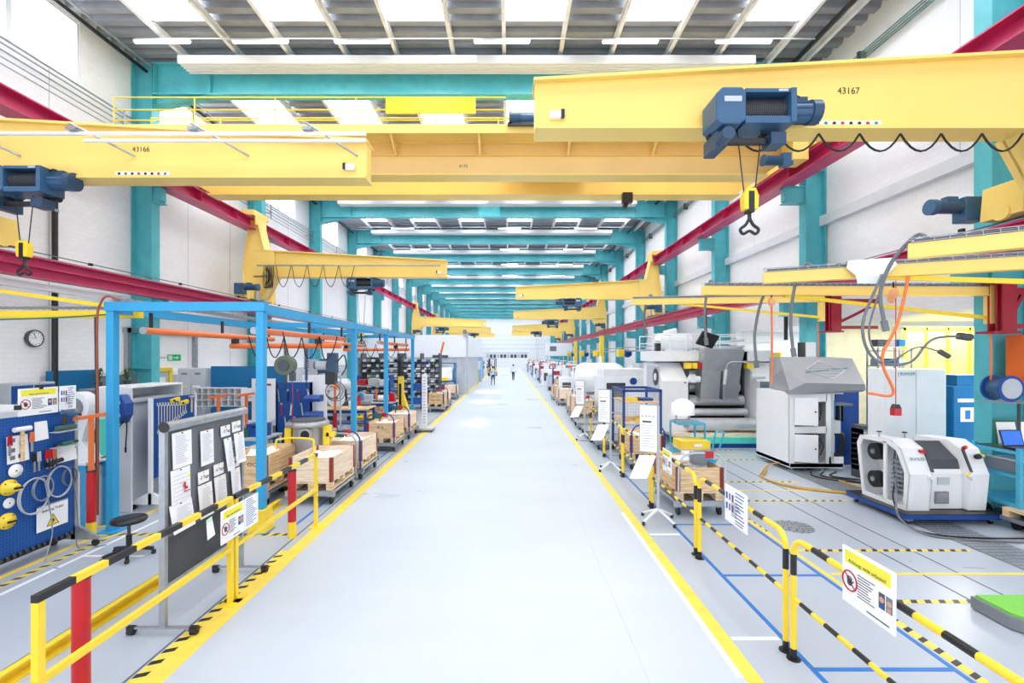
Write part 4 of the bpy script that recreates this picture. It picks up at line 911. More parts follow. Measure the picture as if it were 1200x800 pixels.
# big white cabinet with blue hose reel
t = thing('machine_cabinet', 'tall white machine cabinet carrying a blue hose reel', 'cabinet', (-7.35, 8.2, 0))
MB().box(0, .62, 0, .04, .0, 2.2, WHITE2).box(0, .04, .04, 1.3, 0, 2.2, WHITE2).box(0, .62, 1.26, 1.3, 0, 2.2, WHITE2).box(0, .62, 0, 1.3, 2.2, 2.24, WHITE).build('shell', t, bevel=.01)
MB().box(.5, .52, .04, 1.26, .1, 2.0, LGREY).box(.0, .6, .04, 1.26, 1.95, 2.02, LGREY).build('recess_panel', t)
t = thing('hose_reel', 'faceted blue hose reel mounted on the white cabinet', 'hose reel', (-6.78, 8.08, 1.86))
MB().prism([(.2*math.cos(a)*.8, .27*math.sin(a)) for a in [PI/8+2*PI*i/8 for i in range(8)]], 'y', -.12, .06, DBLUE).build('case', t, bevel=.02)
b = MB().cyl((.03, -.13, .12), (.03, -.14, .12), .04, LGREY).cyl((.03, -.13, -.1), (.03, -.14, -.1), .04, LGREY); b.build('hub_cap', t)
MB().tube(smooth_path([(.13, -.1, -.1), (.17, -.12, -.3), (.15, -.12, -.65)]), .01, BLK).tube(smooth_path([(-.1, -.1, -.2), (0, -.1, -.3), (.12, -.11, -.2)]), .01, BLK).cyl((.15, -.12, -.65), (.15, -.12, -.74), .016, BLK2).build('hose', t)
# bench corner beyond pegboard
def bench(label, loc, rz, L, D, h, frame, top, drawer=0, shelfz=None, n='workbench'):
    t = thing(n, label, 'workbench', loc, rz)
    MB().box(0, L, 0, D, h-.05, h, top).build('bench_top', t, bevel=.005)
    for x in (.06, L-.06):
        for y in (.06, D-.06): MB().box(x-.035, x+.035, y-.035, y+.035, 0, h-.05, frame).build('leg', t)
    MB().box(.06, L-.06, .04, .08, h-.15, h-.05, frame).box(.06, L-.06, D-.08, D-.04, h-.15, h-.05, frame).build('apron', t)
    if shelfz: MB().box(.03, L-.03, .03, D-.03, shelfz, shelfz+.03, frame).build('shelf', t)
    for k in range(drawer):
        d = MB().box(.1, .6, -.01, D-.1, h-.3-.17*k, h-.16-.17*k, frame).build('drawer', t, bevel=.004); MB().box(.25, .45, -.03, -.01, h-.22-.17*k, h-.2-.17*k, STEEL).build('handle', d)
    return t
bench('sky blue bench with white top behind the red bollard with T bar', (-8.12, 7.2, 0), 0, 1.5, .5, 1.12, BLUE, WHITE2)
t = thing('switch_cabinet', 'white cabinet with red sockets under the sky blue bench', 'cabinet', (-7.9, 7.24, 0)); MB().box(0, 1.15, 0, .42, 0, 1.0, WHITE2).build('body', t, bevel=.01)
for i in range(5): MB().box(.02+i*.2, .2+i*.2, -.012, 0, .14, .96, WHITE).build('door', t)
for i in range(3): MB().cyl((1.08, -.02, .72-.11*i), (1.08, -.07, .72-.11*i), .03, RED, n=10).build('socket', t)
t = thing('grinder', 'white band grinder with grey round wheel guard behind the pegboard', 'machine', (-6.95, 7.45, 1.12))
MB().cyl((0, -.1, .85), (0, .1, .85), .24, WHITE2, n=28).build('wheel_guard', t); MB().cyl((0, -.13, .85), (0, -.1, .85), .15, GREY, n=24).build('wheel', t); MB().prism([(-.24, .8), (.24, .8), (.1, .3), (.3, 0), (-.3, 0), (-.1, .3)], 'y', -.08, .12, WHITE2).build('stand', t, bevel=.01)
solo('turquoise_post', MB().box(-.05, .05, -.05, .05, 1.12, 1.75, TEAL2).box(-.09, .09, -.09, .09, 1.12, 1.14, GREEN), 'small turquoise post standing on the sky blue bench', 'post', loc=(0, 0, 0)).location = (-6.72, 7.6, 0)
for k in range(6):
    o = solo('timber', MB().box(-.75, .75, -.3, .3, 0, .1, WOODD), 'dark weathered timber in the stack behind the orange T bar', 'timber', 'weathered timber stack'); o.location = (-9.0, 9.6, .9+.105*k); o.rotation_euler = (0, 0, .04*((k*7) % 3-1))
bench('low dark workbench under the weathered timber', (-9.9, 9.2, 0), 0, 1.9, .9, .9, DGREY, GREY)
solo('tarp_roll', MB().cyl((-.7, 0, .12), (.7, 0, .12), .14, GREY, n=16), 'grey rolled tarpaulin lying on the timber stack', 'tarp', loc=(0, 0, 0)).location = (-9.0, 9.6, 1.54)
# wall cabinets behind the pegboard
t = thing('wall_cabinet', 'pale cabinet with two dark blue doors against the clock wall', 'cabinet', (-10.9, 9.6, 0))
MB().box(0, .5, 0, .95, 0, 2.2, LGREY).build('body', t, bevel=.01)
for x in (.0, .47): MB().box(.5, .52, x+.02, x+.45, .3, 2.15, DBLUE).build('door', t)
solo('wall_notice', MB().box(-.02, .02, -.7, .7, 1.9, 2.42, PETROL), 'petrol blue panel with a white card fixed on the clock wall', 'panel', loc=(0, 0, 0)).location = (-10.95, 11.6, 0)
t = thing('white_hood', 'long white rounded machine hood behind the pegboard', 'machine', (-9.6, 6.6, 0)); MB().box(0, 2.1, 0, .9, .0, 1.7, WHITE).build('housing', t, bevel=.04); MB().box(-.02, 2.12, -.02, .92, 1.7, 2.0, WHITE2).build('hood', t, bevel=.05)
def plant(x, y, z, l):
    t = thing('potted_plant', l, 'plant', (x, y, z)); MB().lathe([(.07, 0), (.09, .16)], DGREY, n=12).build('pot', t); b = MB(); g = mat('leaf_green', (60, 95, 55), .7)
    for i in range(16):
        a = i*2.4; r = .12+.1*((i*37) % 10)/10; h = .3+.25*((i*13) % 10)/10
        p = [Vector((0, 0, .14)), Vector((r*.5*math.cos(a), r*.5*math.sin(a), h)), Vector((r*1.6*math.cos(a), r*1.6*math.sin(a), h*.75))]; w = Vector((-math.sin(a), math.cos(a), 0))*.02
        b.add([p[0]-w*.4, p[0]+w*.4, p[1]+w, p[1]-w, p[2]], [(0, 1, 2, 3), (3, 2, 4)], g)
    b.build('foliage', t)
MB0 = solo('wall_shelf', MB().box(-.3, .3, -1.2, 1.2, 0, .04, LGREY).box(-.28, -.24, -1.2, 1.2, .04, .34, GREY), 'long grey shelf ledge on the clock wall with plants', 'shelf', loc=(0, 0, 0)); MB0.location = (-10.78, 11.3+1.6, 1.9)
plant(-10.7, 12.0, 1.94, 'spiky green plant on the wall shelf behind the pegboard'); plant(-10.7, 12.9, 1.94, 'spiky green plant beside the yellow framed door')
# control cabinet, tool wall, pigeonholes
t = thing('control_cabinet', 'light grey two door control cabinet with warning triangles', 'cabinet', (-8.85, 12.3, 0))
MB().box(0, .72, 0, .5, 0, 2.45, LGREY).build('body', t, bevel=.01)
for x in (.01, .365):
    d = MB().box(x, x+.345, -.02, 0, .1, 2.42, LGREY).build('door', t); MB().box(x+.1, x+.25, -.024, -.02, 2.28, 2.33, GREY).prism([(x+.12, 1.35), (x+.24, 1.35), (x+.18, 1.47)], 'y', -.024, -.02, YELP).box(x+.04, x+.24, -.024, -.02, 1.95, 1.99, HDRY if x < .1 else PAPER).build('label_plate', d)
t = thing('tool_wall', 'wide petrol blue partition panel with pinned white papers', 'partition', (-8.1, 12.5, 0)); MB().box(0, 2.0, 0, .05, .9, 2.5, PETROL).build('panel', t); MB().box(0, .06, 0, .06, 0, .9, PETROL).build('leg', t); MB().box(1.94, 2.0, 0, .06, 0, .9, PETROL).build('leg', t)
for (x, z, w, h, l) in ((.1, 1.5, .62, .42, 'large white drawing pinned on the petrol blue partition'), (.95, 1.55, .24, .36, 'small white sheet pinned on the petrol blue partition')):
    o = solo('paper_sheet', MB().box(0, w, -.006, 0, 0, h, PAPER).box(.05, w-.05, -.007, -.006, h*.3, h*.34, PRINT), l, 'paper'); o.location = (-8.1+x, 12.49, z)
t = thing('pinboard', 'slim white board with red print between blue partition and bollard', 'board', (-6.6, 11.8, 0)); MB().box(0, .6, 0, .03, 1.0, 2.2, PAPER).box(.1, .5, -.004, 0, 2.02, 2.07, RED).build('board', t); MB().box(.02, .06, 0, .03, 0, 1, GREY).build('leg', t); MB().box(.54, .58, 0, .03, 0, 1, GREY).build('leg', t)
b = bench('white workbench carrying the pigeonhole rack', (-8.2, 11.0, 0), 0, 2.2, .75, 1.15, LGREY, WHITE2, drawer=0, shelfz=.5)
t = thing('pigeonhole_rack', 'cream pigeonhole rack with small compartments on the bench', 'rack', (-7.65, 11.2, 1.55))
b = MB()
for i in range(8): b.box(i*.16, i*.16+.012, 0, .25, 0, .45, WHITE)
for z in (0, .15, .3, .44): b.box(0, 1.13, 0, .25, z, z+.012, WHITE)
b.box(0, 1.13, .24, .25, 0, .45, LGREY); b.build('compartments', t); MB().box(.0, .03, .05, .2, -.4, 0, LGREY).box(1.1, 1.13, .05, .2, -.4, 0, LGREY).build('supports', t)
b = MB()
t = thing('spare_parts_bin', 'white crate of rolled papers on the bench by the cabinet', 'bin', (-8.1, 11.15, 1.15)); MB().box(0, .35, 0, .3, 0, .35, WHITE).build('bin', t, bevel=.01)
b = MB().box(-.3, .3, -.2, .2, 0, .08, GREEN).box(-.05, .3, -.1, .1, .08, .16, GREEN).cyl((-.4, 0, .12), (.35, 0, .12), .03, BLK2).box(.18, .26, -.12, .12, .08, .2, GREEN)
solo('bench_vice', b, 'green bench vice and lathe bed on the mid bench', 'vice', bevel=.01, loc=(0, 0, 0)).location = (-6.05, 10.2, 1.0)
bench('sky blue bench with green vice behind the roller board', (-6.6, 9.9, 0), 0, 1.3, .8, 1.0, BLUE, LGREY, shelfz=.4)
for i, (x, m) in enumerate(((-5.95, DBLUE), (-5.6, DBLUE), (-6.3, WHITE2))):
    o = solo('parts_bin', MB().prism([(-.0, 0), (.3, 0), (.3, .16), (.06, .16), (-.02, .1)], 'x', -.13, .13, m), ['blue parts bin on the lower shelf of the vice bench', 'second blue parts bin on the lower shelf, rear end', 'white parts bin on the lower shelf of the vice bench'][i], 'bin', loc=(0, 0, 0)); o.location = (x, 9.95, .43)
o = solo('power_tool_case', MB().box(-.2, .2, -.15, .15, 0, .28, DBLUE).box(-.08, .08, -.17, -.15, .2, .24, BLK2), 'blue tool case standing on the vice bench', 'case', bevel=.01); o.location = (-5.6, 10.3, 1.0)
# ---- assembly area seen through the blue frame
t = thing('tool_partition', 'blue perforated partition with tools behind the blue frame post', 'tool board', (-6.05, 11.9, 0)); MB().box(0, .95, 0, .03, .8, 2.1, PEG).build('board', t); MB().box(0, .05, 0, .05, 0, 2.1, LGREY).box(.9, .95, 0, .05, 0, 2.1, LGREY).build('frame', t)
for i in range(10):
    b = MB().bar((0, -.02, 0), (random.uniform(-.05, .05), -.02, -.3), .03, .015, [STEEL, RED, LGREY, BLK2, WHITE][i % 5]).cyl((0, -.02, 0), (0, -.05, 0), .03, [GREY, STEEL][i % 2], n=8)
    o = solo('hand_tool', b, 'small hand tool hung on the perforated partition behind the frame', 'tool', 'tools on the perforated partition'); o.location = (-5.95+.085*i, 11.88, 1.9-.35*(i % 3))
for (z, l) in ((1.62, 'upper blue bin at the end of the perforated partition'), (1.2, 'lower blue bin at the end of the perforated partition')):
    o = solo('parts_bin', MB().prism([(-.2, 0), (.05, 0), (.05, .16), (-.14, .16), (-.22, .08)], 'x', -.2, .2, DBLUE), l, 'bin'); o.location = (-5.0, 11.85, z)
t = thing('white_screen', 'tall blank white protective screen behind the round steel table', 'screen', (-5.5, 12.2, 0)); MB().box(0, .66, 0, .03, .9, 2.28, PAPER).build('sheet', t); MB().box(0, .03, 0, .03, 0, .9, LGREY).box(.63, .66, 0, .03, 0, .9, LGREY).box(-.2, .86, -.25, .28, 0, .03, LGREY).build('stand', t)
t = thing('gearmotor', 'silver and blue gearmotor block standing above the white screen', 'motor', (-5.35, 12.35, 2.28)); MB().box(0, .25, -.1, .15, 0, .4, INOX).build('silver_housing', t, bevel=.01); MB().cyl((.25, 0, .2), (.62, 0, .2), .16, NAVY, n=18).box(.3, .5, -.1, .1, .3, .42, NAVY).build('blue_motor', t)
MB0 = solo('shelf_bracket', MB().box(-.1, .8, -.15, .25, 2.24, 2.28, LGREY).box(.7, .74, .2, .24, 0, 2.24, LGREY).box(-.06, -.02, .2, .24, 0, 2.24, LGREY), 'grey shelf stand carrying the silver and blue gearmotor', 'stand', loc=(0, 0, 0)); MB0.location = (-5.35, 12.4, 0)
t = thing('pump_stand', 'round steel drum table with port ring on a yellow pedestal', 'machine', (-4.35, 9.95, 0))
MB().cyl((0, 0, .62), (0, 0, 1.3), .3, INOX, n=32).lathe([(.3, 1.25), (.44, 1.3), (.44, 1.36), (.36, 1.4), (.3, 1.36)], INOX, n=32).build('drum', t)
b = MB().lathe([(.36, 1.4), (.36, 1.42), (.2, 1.42)], DGREY, n=32); b.build('lid', t)
MB().cyl((.12, -.28, 1.15), (.12, -.42, 1.15), .13, INOX, n=20).cyl((.12, -.42, 1.15), (.12, -.43, 1.15), .09, BLK, n=20).build('port', t)
MB().box(-.3, .3, -.25, .25, 0, .62, DGREY).box(-.44, -.3, -.15, .0, .0, 1.25, YELP).box(.36, .5, -.1, .05, 0, 1.3, YELP).box(.42, .6, -.1, .05, 1.05, 1.15, YELP).build('pedestal', t, bevel=.01)
for i in range(10): a = 2*PI*i/10; MB().cyl((.4*math.cos(a), .4*math.sin(a), 1.36), (.4*math.cos(a), .4*math.sin(a), 1.39), .022, STEEL, n=8).build('bolt', t)
t = bench('wood topped workbench with blue legs beyond the drum table', (-6.4, 14.2, 0), 0, 2.0, 1.0, 1.15, DBLUE, WOOD, shelfz=.3)
for (x, y, s, l) in ((-5.5, 14.6, 1., 'white flanged pump wheel lying on the wood topped bench'), (-6.1, 14.7, .7, 'small white flange on the wood topped bench')):
    o = solo('flange_casting', MB().lathe([(.28, 0), (.28, .05), (.2, .07), (.2, .2), (.1, .24)], WHITE, ax='y', n=24).lathe([(.06, -.01), (.06, 0)], DGREY, ax='y', n=12), l, 'wheel'); o.location = (x, y, 1.15+.28*s); o.scale = (s,)*3
for i in range(9):
    b = MB(); k = i % 3
    if k == 0: b.box(-.12, .12, -.1, .1, 0, .16, [LGREY, DBLUE, WHITE][i//3]).cyl((0, 0, .16), (0, 0, .24), .05, STEEL)
    elif k == 1: b.cyl((0, 0, 0), (0, 0, .3), .07, [INOX, BLK2, RED][i//3]).cyl((0, 0, .3), (0, 0, .34), .03, BLK2)
    else: b.cyl((-.15, 0, .08), (.15, 0, .08), .08, [STEEL, NAVY, GREY][i//3]).box(-.1, .1, -.08, .08, 0, .03, DGREY)
    o = solo(['gauge_box', 'canister', 'cylinder_block'][k], b, ['light grey gauge box', 'steel canister', 'steel cylinder block', 'dark blue gauge box', 'black canister', 'navy cylinder block', 'white gauge box', 'red canister', 'grey cylinder block'][i]+' in the mixed row on the wood topped bench', 'part')
    o.location = (-6.3+.2*i, 15.05, 1.15)
bench('long grey workbench with tools behind the hanging power tool', (-7.6, 16.6, 0), 0, 3.4, .9, 1.1, DBLUE, LGREY, drawer=2, shelfz=.3)
for i in range(12):
    b = MB(); k = (i*5) % 4
    if k == 0: b.box(-.15, .15, -.1, .1, 0, .25, [WHITE, NAVY, LGREY][i % 3])
    elif k == 1: b.cyl((0, 0, 0), (0, 0, .45), .04, [ORG, STEEL, BLK2][i % 3]).box(-.1, .1, -.1, .1, 0, .05, DGREY)
    elif k == 2: b.cyl((-.2, 0, .12), (.2, 0, .12), .12, [STEEL, WHITE2, BLK2][i % 3]).box(-.15, .15, -.1, .1, 0, .04, DGREY)
    else: b.prism([(-.15, 0), (.15, 0), (.1, .3), (-.05, .35)], 'y', -.1, .1, [GREY, BLUE, RED][i % 3])
    o = solo('workpiece', b, 'small machine part standing on the long grey workbench', 'part', 'parts on the long grey workbench', bevel=.008); o.location = (-7.4+.28*i, 16.9, 1.1)
# ------------------------------------------------------------ machines on the opposite side
# roll mill
rm = thing('roll_mill', 'large white roll mill with polished rollers and steel feed hopper', 'machine', (4.7, 14.3, 0))
O = lambda x: x-4.7
Q = lambda y: y-14.3
b = MB().prism([(Q(14.3), .42), (Q(14.3), 2.0), (Q(15.0), 2.55), (Q(16.3), 2.55), (Q(16.3), .42)], 'x', O(4.75), O(5.55), WHITE)
b.build('left_housing', rm, bevel=.015)
MB().box(O(4.73), O(4.76), Q(14.6), Q(15.9), .6, 2.45, LGREY).cyl((O(4.72), Q(14.9), 2.1), (O(4.76), Q(14.9), 2.1), .28, BLK2, n=24).cyl((O(4.7), Q(14.9), 2.1), (O(4.72), Q(14.9), 2.1), .12, WHITE, n=16).build('side_cover', rm)
MB().box(O(5.1), O(5.4), -.012, 0, 1.35, 1.6, WHITE).cyl((O(5.45), -.02, 1.95), (O(5.45), 0, 1.95), .025, BLK2, n=10).build('front_plate', rm)
MB().prism([(Q(14.1), .42), (Q(14.1), 2.0), (Q(14.9), 2.55), (Q(16.3), 2.55), (Q(16.3), .42)], 'x', O(7.6), O(8.5), WHITE).build('right_housing', rm, bevel=.015)
b = MB().box(O(4.6), O(7.55), Q(14.6), Q(16.2), 2.6, 2.93, WHITE).box(O(7.05), O(8.35), Q(14.6), Q(16.2), 2.6, 2.95, WHITE); b.build('top_beam', rm, bevel=.02)
b = MB()
for (x0, x1, m) in ((5.5, 5.68, YELP), (5.72, 5.86, YELP), (5.9, 6.1, RED), (7.4, 7.6, YELP)): MB().box(O(x0), O(x1), Q(14.35), Q(14.55), 2.38, 2.56, m).build('warning_block', rm)
MB().box(O(5.55), O(7.6), Q(15.6), Q(15.65), .6, 2.6, BLK2).box(O(5.55), O(5.7), Q(14.6), Q(15.6), .42, 2.6, DGREY).box(O(7.54), O(7.6), Q(14.9), Q(15.6), .42, 2.6, DGREY).build('inner_frame', rm)
for (y, z, r, x1) in ((15.1, 2.2, .15, 7.5), (15.1, 1.75, .16, 7.5), (14.85, 1.35, .17, 7.5), (14.6, 1.0, .12, 7.5), (14.25, .66, .2, 7.62)):
    MB().cyl((O(5.5), Q(y), z), (O(x1), Q(y), z), r, CHROME, n=32).cyl((O(5.4), Q(y), z), (O(x1+.04), Q(y), z), r*.4, STEEL, n=16).build('roller', rm)
b = MB().prism([(Q(14.5), 1.42), (Q(14.35), 2.3), (Q(14.1), 2.98), (Q(14.15), 3.0), (Q(14.42), 2.32), (Q(14.58), 1.42)], 'x', O(6.05), O(7.15), INOX)
b.prism([(Q(14.5), 1.42), (Q(14.35), 2.3), (Q(14.1), 2.98), (Q(14.8), 2.98), (Q(14.9), 1.5)], 'x', O(6.0), O(6.05), INOX).prism([(Q(14.5), 1.42), (Q(14.35), 2.3), (Q(14.1), 2.98), (Q(14.8), 2.98), (Q(14.9), 1.5)], 'x', O(7.15), O(7.2), INOX)
b.box(O(5.95), O(7.2), Q(14.4), Q(14.6), 1.36, 1.43, INOX).box(O(6.6), O(6.615), Q(14.3), Q(14.5), 1.42, 2.3, DGREY); b.build('feed_hopper', rm)
MB().cyl((O(6.65), Q(14.25), 1.9), (O(6.65), Q(14.15), 2.35), .045, WHITE, n=12).cyl((O(6.65), Q(14.28), 1.45), (O(6.65), Q(14.25), 1.9), .015, STEEL).tube(smooth_path([(O(6.65), Q(14.15), 2.35), (O(6.7), Q(14.1), 2.55), (O(7.0), Q(14.1), 2.6), (O(7.5), Q(14.1), 2.55)]), .02, LGREY).build('gas_strut', rm)
MB().cyl((O(5.55), Q(14.3), 2.05), (O(5.9), Q(14.3), 2.05), .1, WHITE, n=14).box(O(5.6), O(5.75), Q(14.2), Q(14.4), 1.95, 2.2, WHITE).build('adjuster', rm, bevel=.01)
MB().cyl((O(7.35), Q(14.0), 2.15), (O(7.75), Q(14.0), 2.15), .07, WHITE, n=14).build('right_adjuster', rm)
MB().box(O(4.95), O(8.4), Q(14.0), Q(16.4), .32, .42, WOOD2).build('wood_deck', rm)
MB().box(O(5.5), O(7.8), Q(13.85), Q(16.4), .14, .32, TEAL2).build('turquoise_plinth', rm)
MB().box(O(5.45), O(7.85), Q(13.9), Q(16.4), .0, .14, DBLUE).build('skid', rm)
MB().cyl((O(4.9), Q(15.2), 3.22), (O(5.85), Q(15.2), 3.22), .3, WHITE2, n=28).lathe([(.3, O(4.9)), (.26, O(4.84)), (.1, O(4.8))], WHITE, c=(0, Q(15.2), 3.22), ax='x', n=28).lathe([(.3, O(5.85)), (.28, O(5.95)), (.16, O(6.0))], WHITE, c=(0, Q(15.2), 3.22), ax='x', n=28).box(O(5.05), O(5.7), Q(14.95), Q(15.45), 2.93, 3.0, WHITE).cyl((O(5.1), Q(15.2), 3.5), (O(5.5), Q(15.2), 3.6), .1, WHITE).build('main_motor', rm)
MB().box(O(4.75), O(4.9), Q(14.9), Q(15.1), 2.93, 3.25, BLK2).build('pump', rm, bevel=.02)
b = MB()
for (x0, x1, y) in ((4.55, 8.3, 14.65), (4.55, 8.3, 16.1)):
    for z in (3.2, 3.45): b.cyl((O(x0), Q(y), z), (O(x1), Q(y), z), .018, WHITE, n=8)
    for k in range(8): x = x0+(x1-x0)*k/7; b.cyl((O(x), Q(y), 2.93), (O(x), Q(y), 3.45), .018, WHITE, n=8)
b.build('guard_railing', rm)
MB().box(O(7.62), O(7.98), -.35, -.3, 1.6, 2.0, GREY).box(O(7.69), O(7.91), -.36, -.35, 1.7, 1.92, SCREENG).box(O(7.7), O(7.9), -.3, -.2, 1.65, 1.95, LGREY).build('control_screen', rm)
# hooded machine
hm = thing('hooded_machine', 'white machine with faceted grey hood and two open doors', 'machine', (6.75, 11.1, 0))
b = MB().box(0, 1.3, .02, 1.5, .1, 1.88, WHITE).box(-.02, 0, .25, 1.52, .95, 1.6, WHITE2).box(-.03, 0, .1, .9, .12, .95, WHITE2)
# front frame around the two door openings
b2 = MB().box(0, .12, 0, .03, .1, 1.88, WHITE).box(.95, 1.3, 0, .03, .1, .35, WHITE).box(.88, 1.0, -.0, .03, .1, 1.88, WHITE).box(.12, .9, 0, .03, 1.68, 1.88, WHITE).box(.12, .9, 0, .03, .92, 1.08, WHITE).box(.12, .9, 0, .03, .1, .2, WHITE)
b = MB().box(0, .02, 0, 1.5, .1, 1.88, WHITE).box(0, 1.0, 1.48, 1.5, .1, 1.88, WHITE).box(.98, 1.0, 0, 1.5, .1, 1.88, WHITE).box(0, 1.3, 0, 1.5, .08, .2, WHITE).box(0, 1.3, 0, 1.5, 1.86, 1.9, WHITE)
b.build('body', hm, bevel=.01); b2.build('front_frame', hm)
MB().box(.02, .98, .6, .62, .12, 1.86, DGREY).box(.05, .95, .05, .6, .96, 1.0, LGREY).build('interior_panel', hm)
for z in (1.12, .24):
    d = MB().box(0, .5, -.02, 0, 0, .66, WHITE).cyl((.44, -.035, .33), (.44, -.02, .33), .02, BLK2, n=10).build('door', hm, bevel=.005); d.location = (.1, -.02, z); d.rotation_euler = (0, 0, -.28)
b = MB()
for i in range(14):
    x = .55+.025*i; z0 = [1.2, .35][i % 2]; b.tube(smooth_path([(x, .2, z0), (x+.05*math.sin(i), .12, z0+.25), (x-.04, .3, z0+.42)]), .012, [BLK, DGREY, CABLE][i % 3], n=6)
for z in (1.55, 1.45, .7): b.box(.7, .84, .1, .3, z, z+.08, DGREY)
b.build('wiring', hm)
MB().box(1.0, 1.3, .1, 1.2, .9, 1.2, LGREY).box(1.05, 1.25, .2, .9, 1.3, 1.7, PETROL).box(1.02, 1.28, .1, 1.2, .2, .25, WHITE).cyl((1.1, .3, .3), (1.1, .3, 1.9), .05, LGREY).cyl((1.03, .02, .2), (1.03, .02, 1.86), .04, LGREY).tube(smooth_path([(1.3, .3, .9), (1.42, .2, .8), (1.4, .25, .4), (1.28, .3, .3)]), .06, BLK).box(1.0, 1.75, .3, 1.2, 1.55, 1.6, GREY).build('side_gear', hm)
b = MB()
for i in range(8): b.box(1.05+.07*i, 1.06+.07*i, .35, 1.1, 1.15, 1.6, [STEEL, BLK2][i % 2])
b.build('ribbed_chute', hm)
# faceted hood
V = [(-.12, -.2, 1.97), (1.68, -.2, 1.98), (1.72, -.05, 1.92), (-.05, -.1, 1.86),  # lower front lip
     (.0, .4, 2.76), (1.8, .4, 2.72), (1.85, 1.3, 2.75), (.3, 1.4, 2.75),        # top
     (.3, 1.4, 2.1), (1.85, 1.3, 2.0), (.3, 1.4, 1.86), (1.75, 1.3, 1.88), (-.2, -.05, 2.5), (.2, -.3, 2.15), (1.58, -.3, 2.12)]
b = MB().add(V, [(4, 5, 6, 7), (12, 13, 4), (4, 13, 14, 5), (5, 14, 1), (12, 0, 13), (0, 3, 2, 1, 14, 13), (5, 1, 9, 6), (1, 2, 11, 9), (4, 7, 8, 12), (12, 8, 0), (0, 8, 10, 3), (7, 6, 9, 8), (8, 9, 11, 10), (3, 10, 11, 2)], HOODG)
b.build('hood', hm)
dmd = mat('emblem_light', (205, 208, 212), .5)
b = MB()
def hp(u, v): # on the face 4-13-14-5
    a, bb, c, d = Vector(V[4]), Vector(V[5]), Vector(V[13]), Vector(V[14]); return (a.lerp(bb, u)).lerp(c.lerp(d, u), v)+Vector((0, -.012, .008))
for k in range(7):
    v = .2+k*.1; w = .28*(1-abs(v-.5)/.38); b.bar(hp(.5-w, v), hp(.5+w, v), .012, .012, dmd)
for (p, q) in (((.2, .5), (.5, .14)), ((.5, .14), (.8, .5)), ((.8, .5), (.5, .86)), ((.5, .86), (.2, .5))): b.bar(hp(*p), hp(*q), .02, .02, dmd)
b.bar(hp(.15, .62), hp(.86, .4), .012, .016, mat('emblem_teal', (60, 140, 150), .5)); b.build('emblem', hm)
for x in (.1, .85):
    for y in (.1, 1.35): MB().cyl((x, y, 0), (x, y, .1), .03, STEEL).cyl((x, y, 0), (x, y, .015), .06, TEAL2).build('levelling_foot', hm)
# long ochre hoses on the floor
b = MB()
for dy in (0, .1): b.tube(smooth_path([(6.9, 11.6, .12), (6.35, 11.3, .1), (6.05, 10.9+dy, .03), (5.75, 10.4+dy, .02), (6.0, 9.7+dy, .02), (6.9, 9.25+dy*.6, .02), (7.4, 9.5, .02), (7.3, 10.1+dy, .02)]), .018, OCHRE, n=8)
solo('floor_hose', b, 'pair of ochre hoses looping over the floor before the hooded machine', 'hose')
b = MB()
for k in range(3): b.tube(smooth_path([(7.2+.3*k, 11., .02), (7.0+.2*k, 10.6, .02), (7.3+.3*k, 10.2, .02), (8.0, 9.9-.1*k, .02), (8.6, 9.4, .02)]), .016, BLK, n=6)
solo('floor_cable', b, 'black cables lying on the floor behind the small white machine', 'cable')
# electrical cabinet
ec = thing('electrical_cabinet', 'tall white two door electrical cabinet with teal lettering', 'cabinet', (7.64, 9.38, 0))
MB().box(0, 1.24, 0, .45, .0, 2.52, WHITE2).build('body', ec, bevel=.01)
for x in (.01, .63): MB().box(x, x+.6, -.02, 0, .1, 2.49, WHITE2).build('door', ec, bevel=.004)
text('BUHLER', .085, (.6, -.024, 2.42), mat('brand_teal', (20, 120, 130), .5), ec, align='RIGHT'); text('(', .1, (.26, -.024, 2.42), mat('brand_teal', (20, 120, 130), .5), ec)
MB().prism([(.06, .62), (.14, .62), (.1, .7)], 'y', -.026, -.02, YELP).prism([(.1, .56), (.14, .6), (.1, .64), (.06, .6)], 'y', -.026, -.02, YELP).cyl((.1, -.02, .6), (.1, -.03, .6), .02, RED, n=10).build('warning_label', ec)
# three roll mill on dolly
tm = thing('small_roll_mill', 'compact white roll mill with sloping cheeks and dark apron on a blue dolly', 'machine', (6.62, 7.7, .2))
prof = [(0, .0), (-.06, .62), (.12, 1.02), (.35, 1.14), (1.0, 1.1), (1.08, .95), (.95, .0)]
prof_l = [(0, 0), (-.1, .7), (.1, 1.0), (.4, 1.12), (1.05, 1.1), (1.15, .9), (1.0, 0)]
b = MB().prism(prof, 'x', 1.04, 1.35, WHITE); b.build('right_cheek', tm, bevel=.015)
# left cheek: open sided frame
b = MB()
def rimseg(pts, x0, x1, w):
    n = len(pts); c = Vector((sum(p[0] for p in pts)/n, sum(p[1] for p in pts)/n))
    inn = [tuple(Vector(p)+(c-Vector(p)).normalized()*w) for p in pts]
    for i in range(n):
        j = (i+1) % n; b.prism([pts[i], pts[j], inn[j], inn[i]], 'x', x0, x1, WHITE)
rimseg(prof, 0.0, .03, .09)
for i in range(len(prof)):
    p, q = prof[i], prof[(i+1) % len(prof)]; b.add([(0, p[0], p[1]), (.4, p[0], p[1]), (.4, q[0], q[1]), (0, q[0], q[1])], [(0, 1, 2, 3)], WHITE)
b.prism(prof, 'x', .38, .4, WHITE); b.box(0, .03, .4, .46, .05, 1.08, WHITE); b.build('left_cheek', tm)
for (y, z) in ((.7, .85), (.7, .35)):
    b = MB().cyl((.02, y, z), (.14, y, z), .15, BLK, n=28).cyl((-.0, y, z), (.02, y, z), .06, DGREY, n=16).cyl((-.01, y, z), (.0, y, z), .04, STEEL, n=10); b.build('drive_pulley', tm)
b = MB()
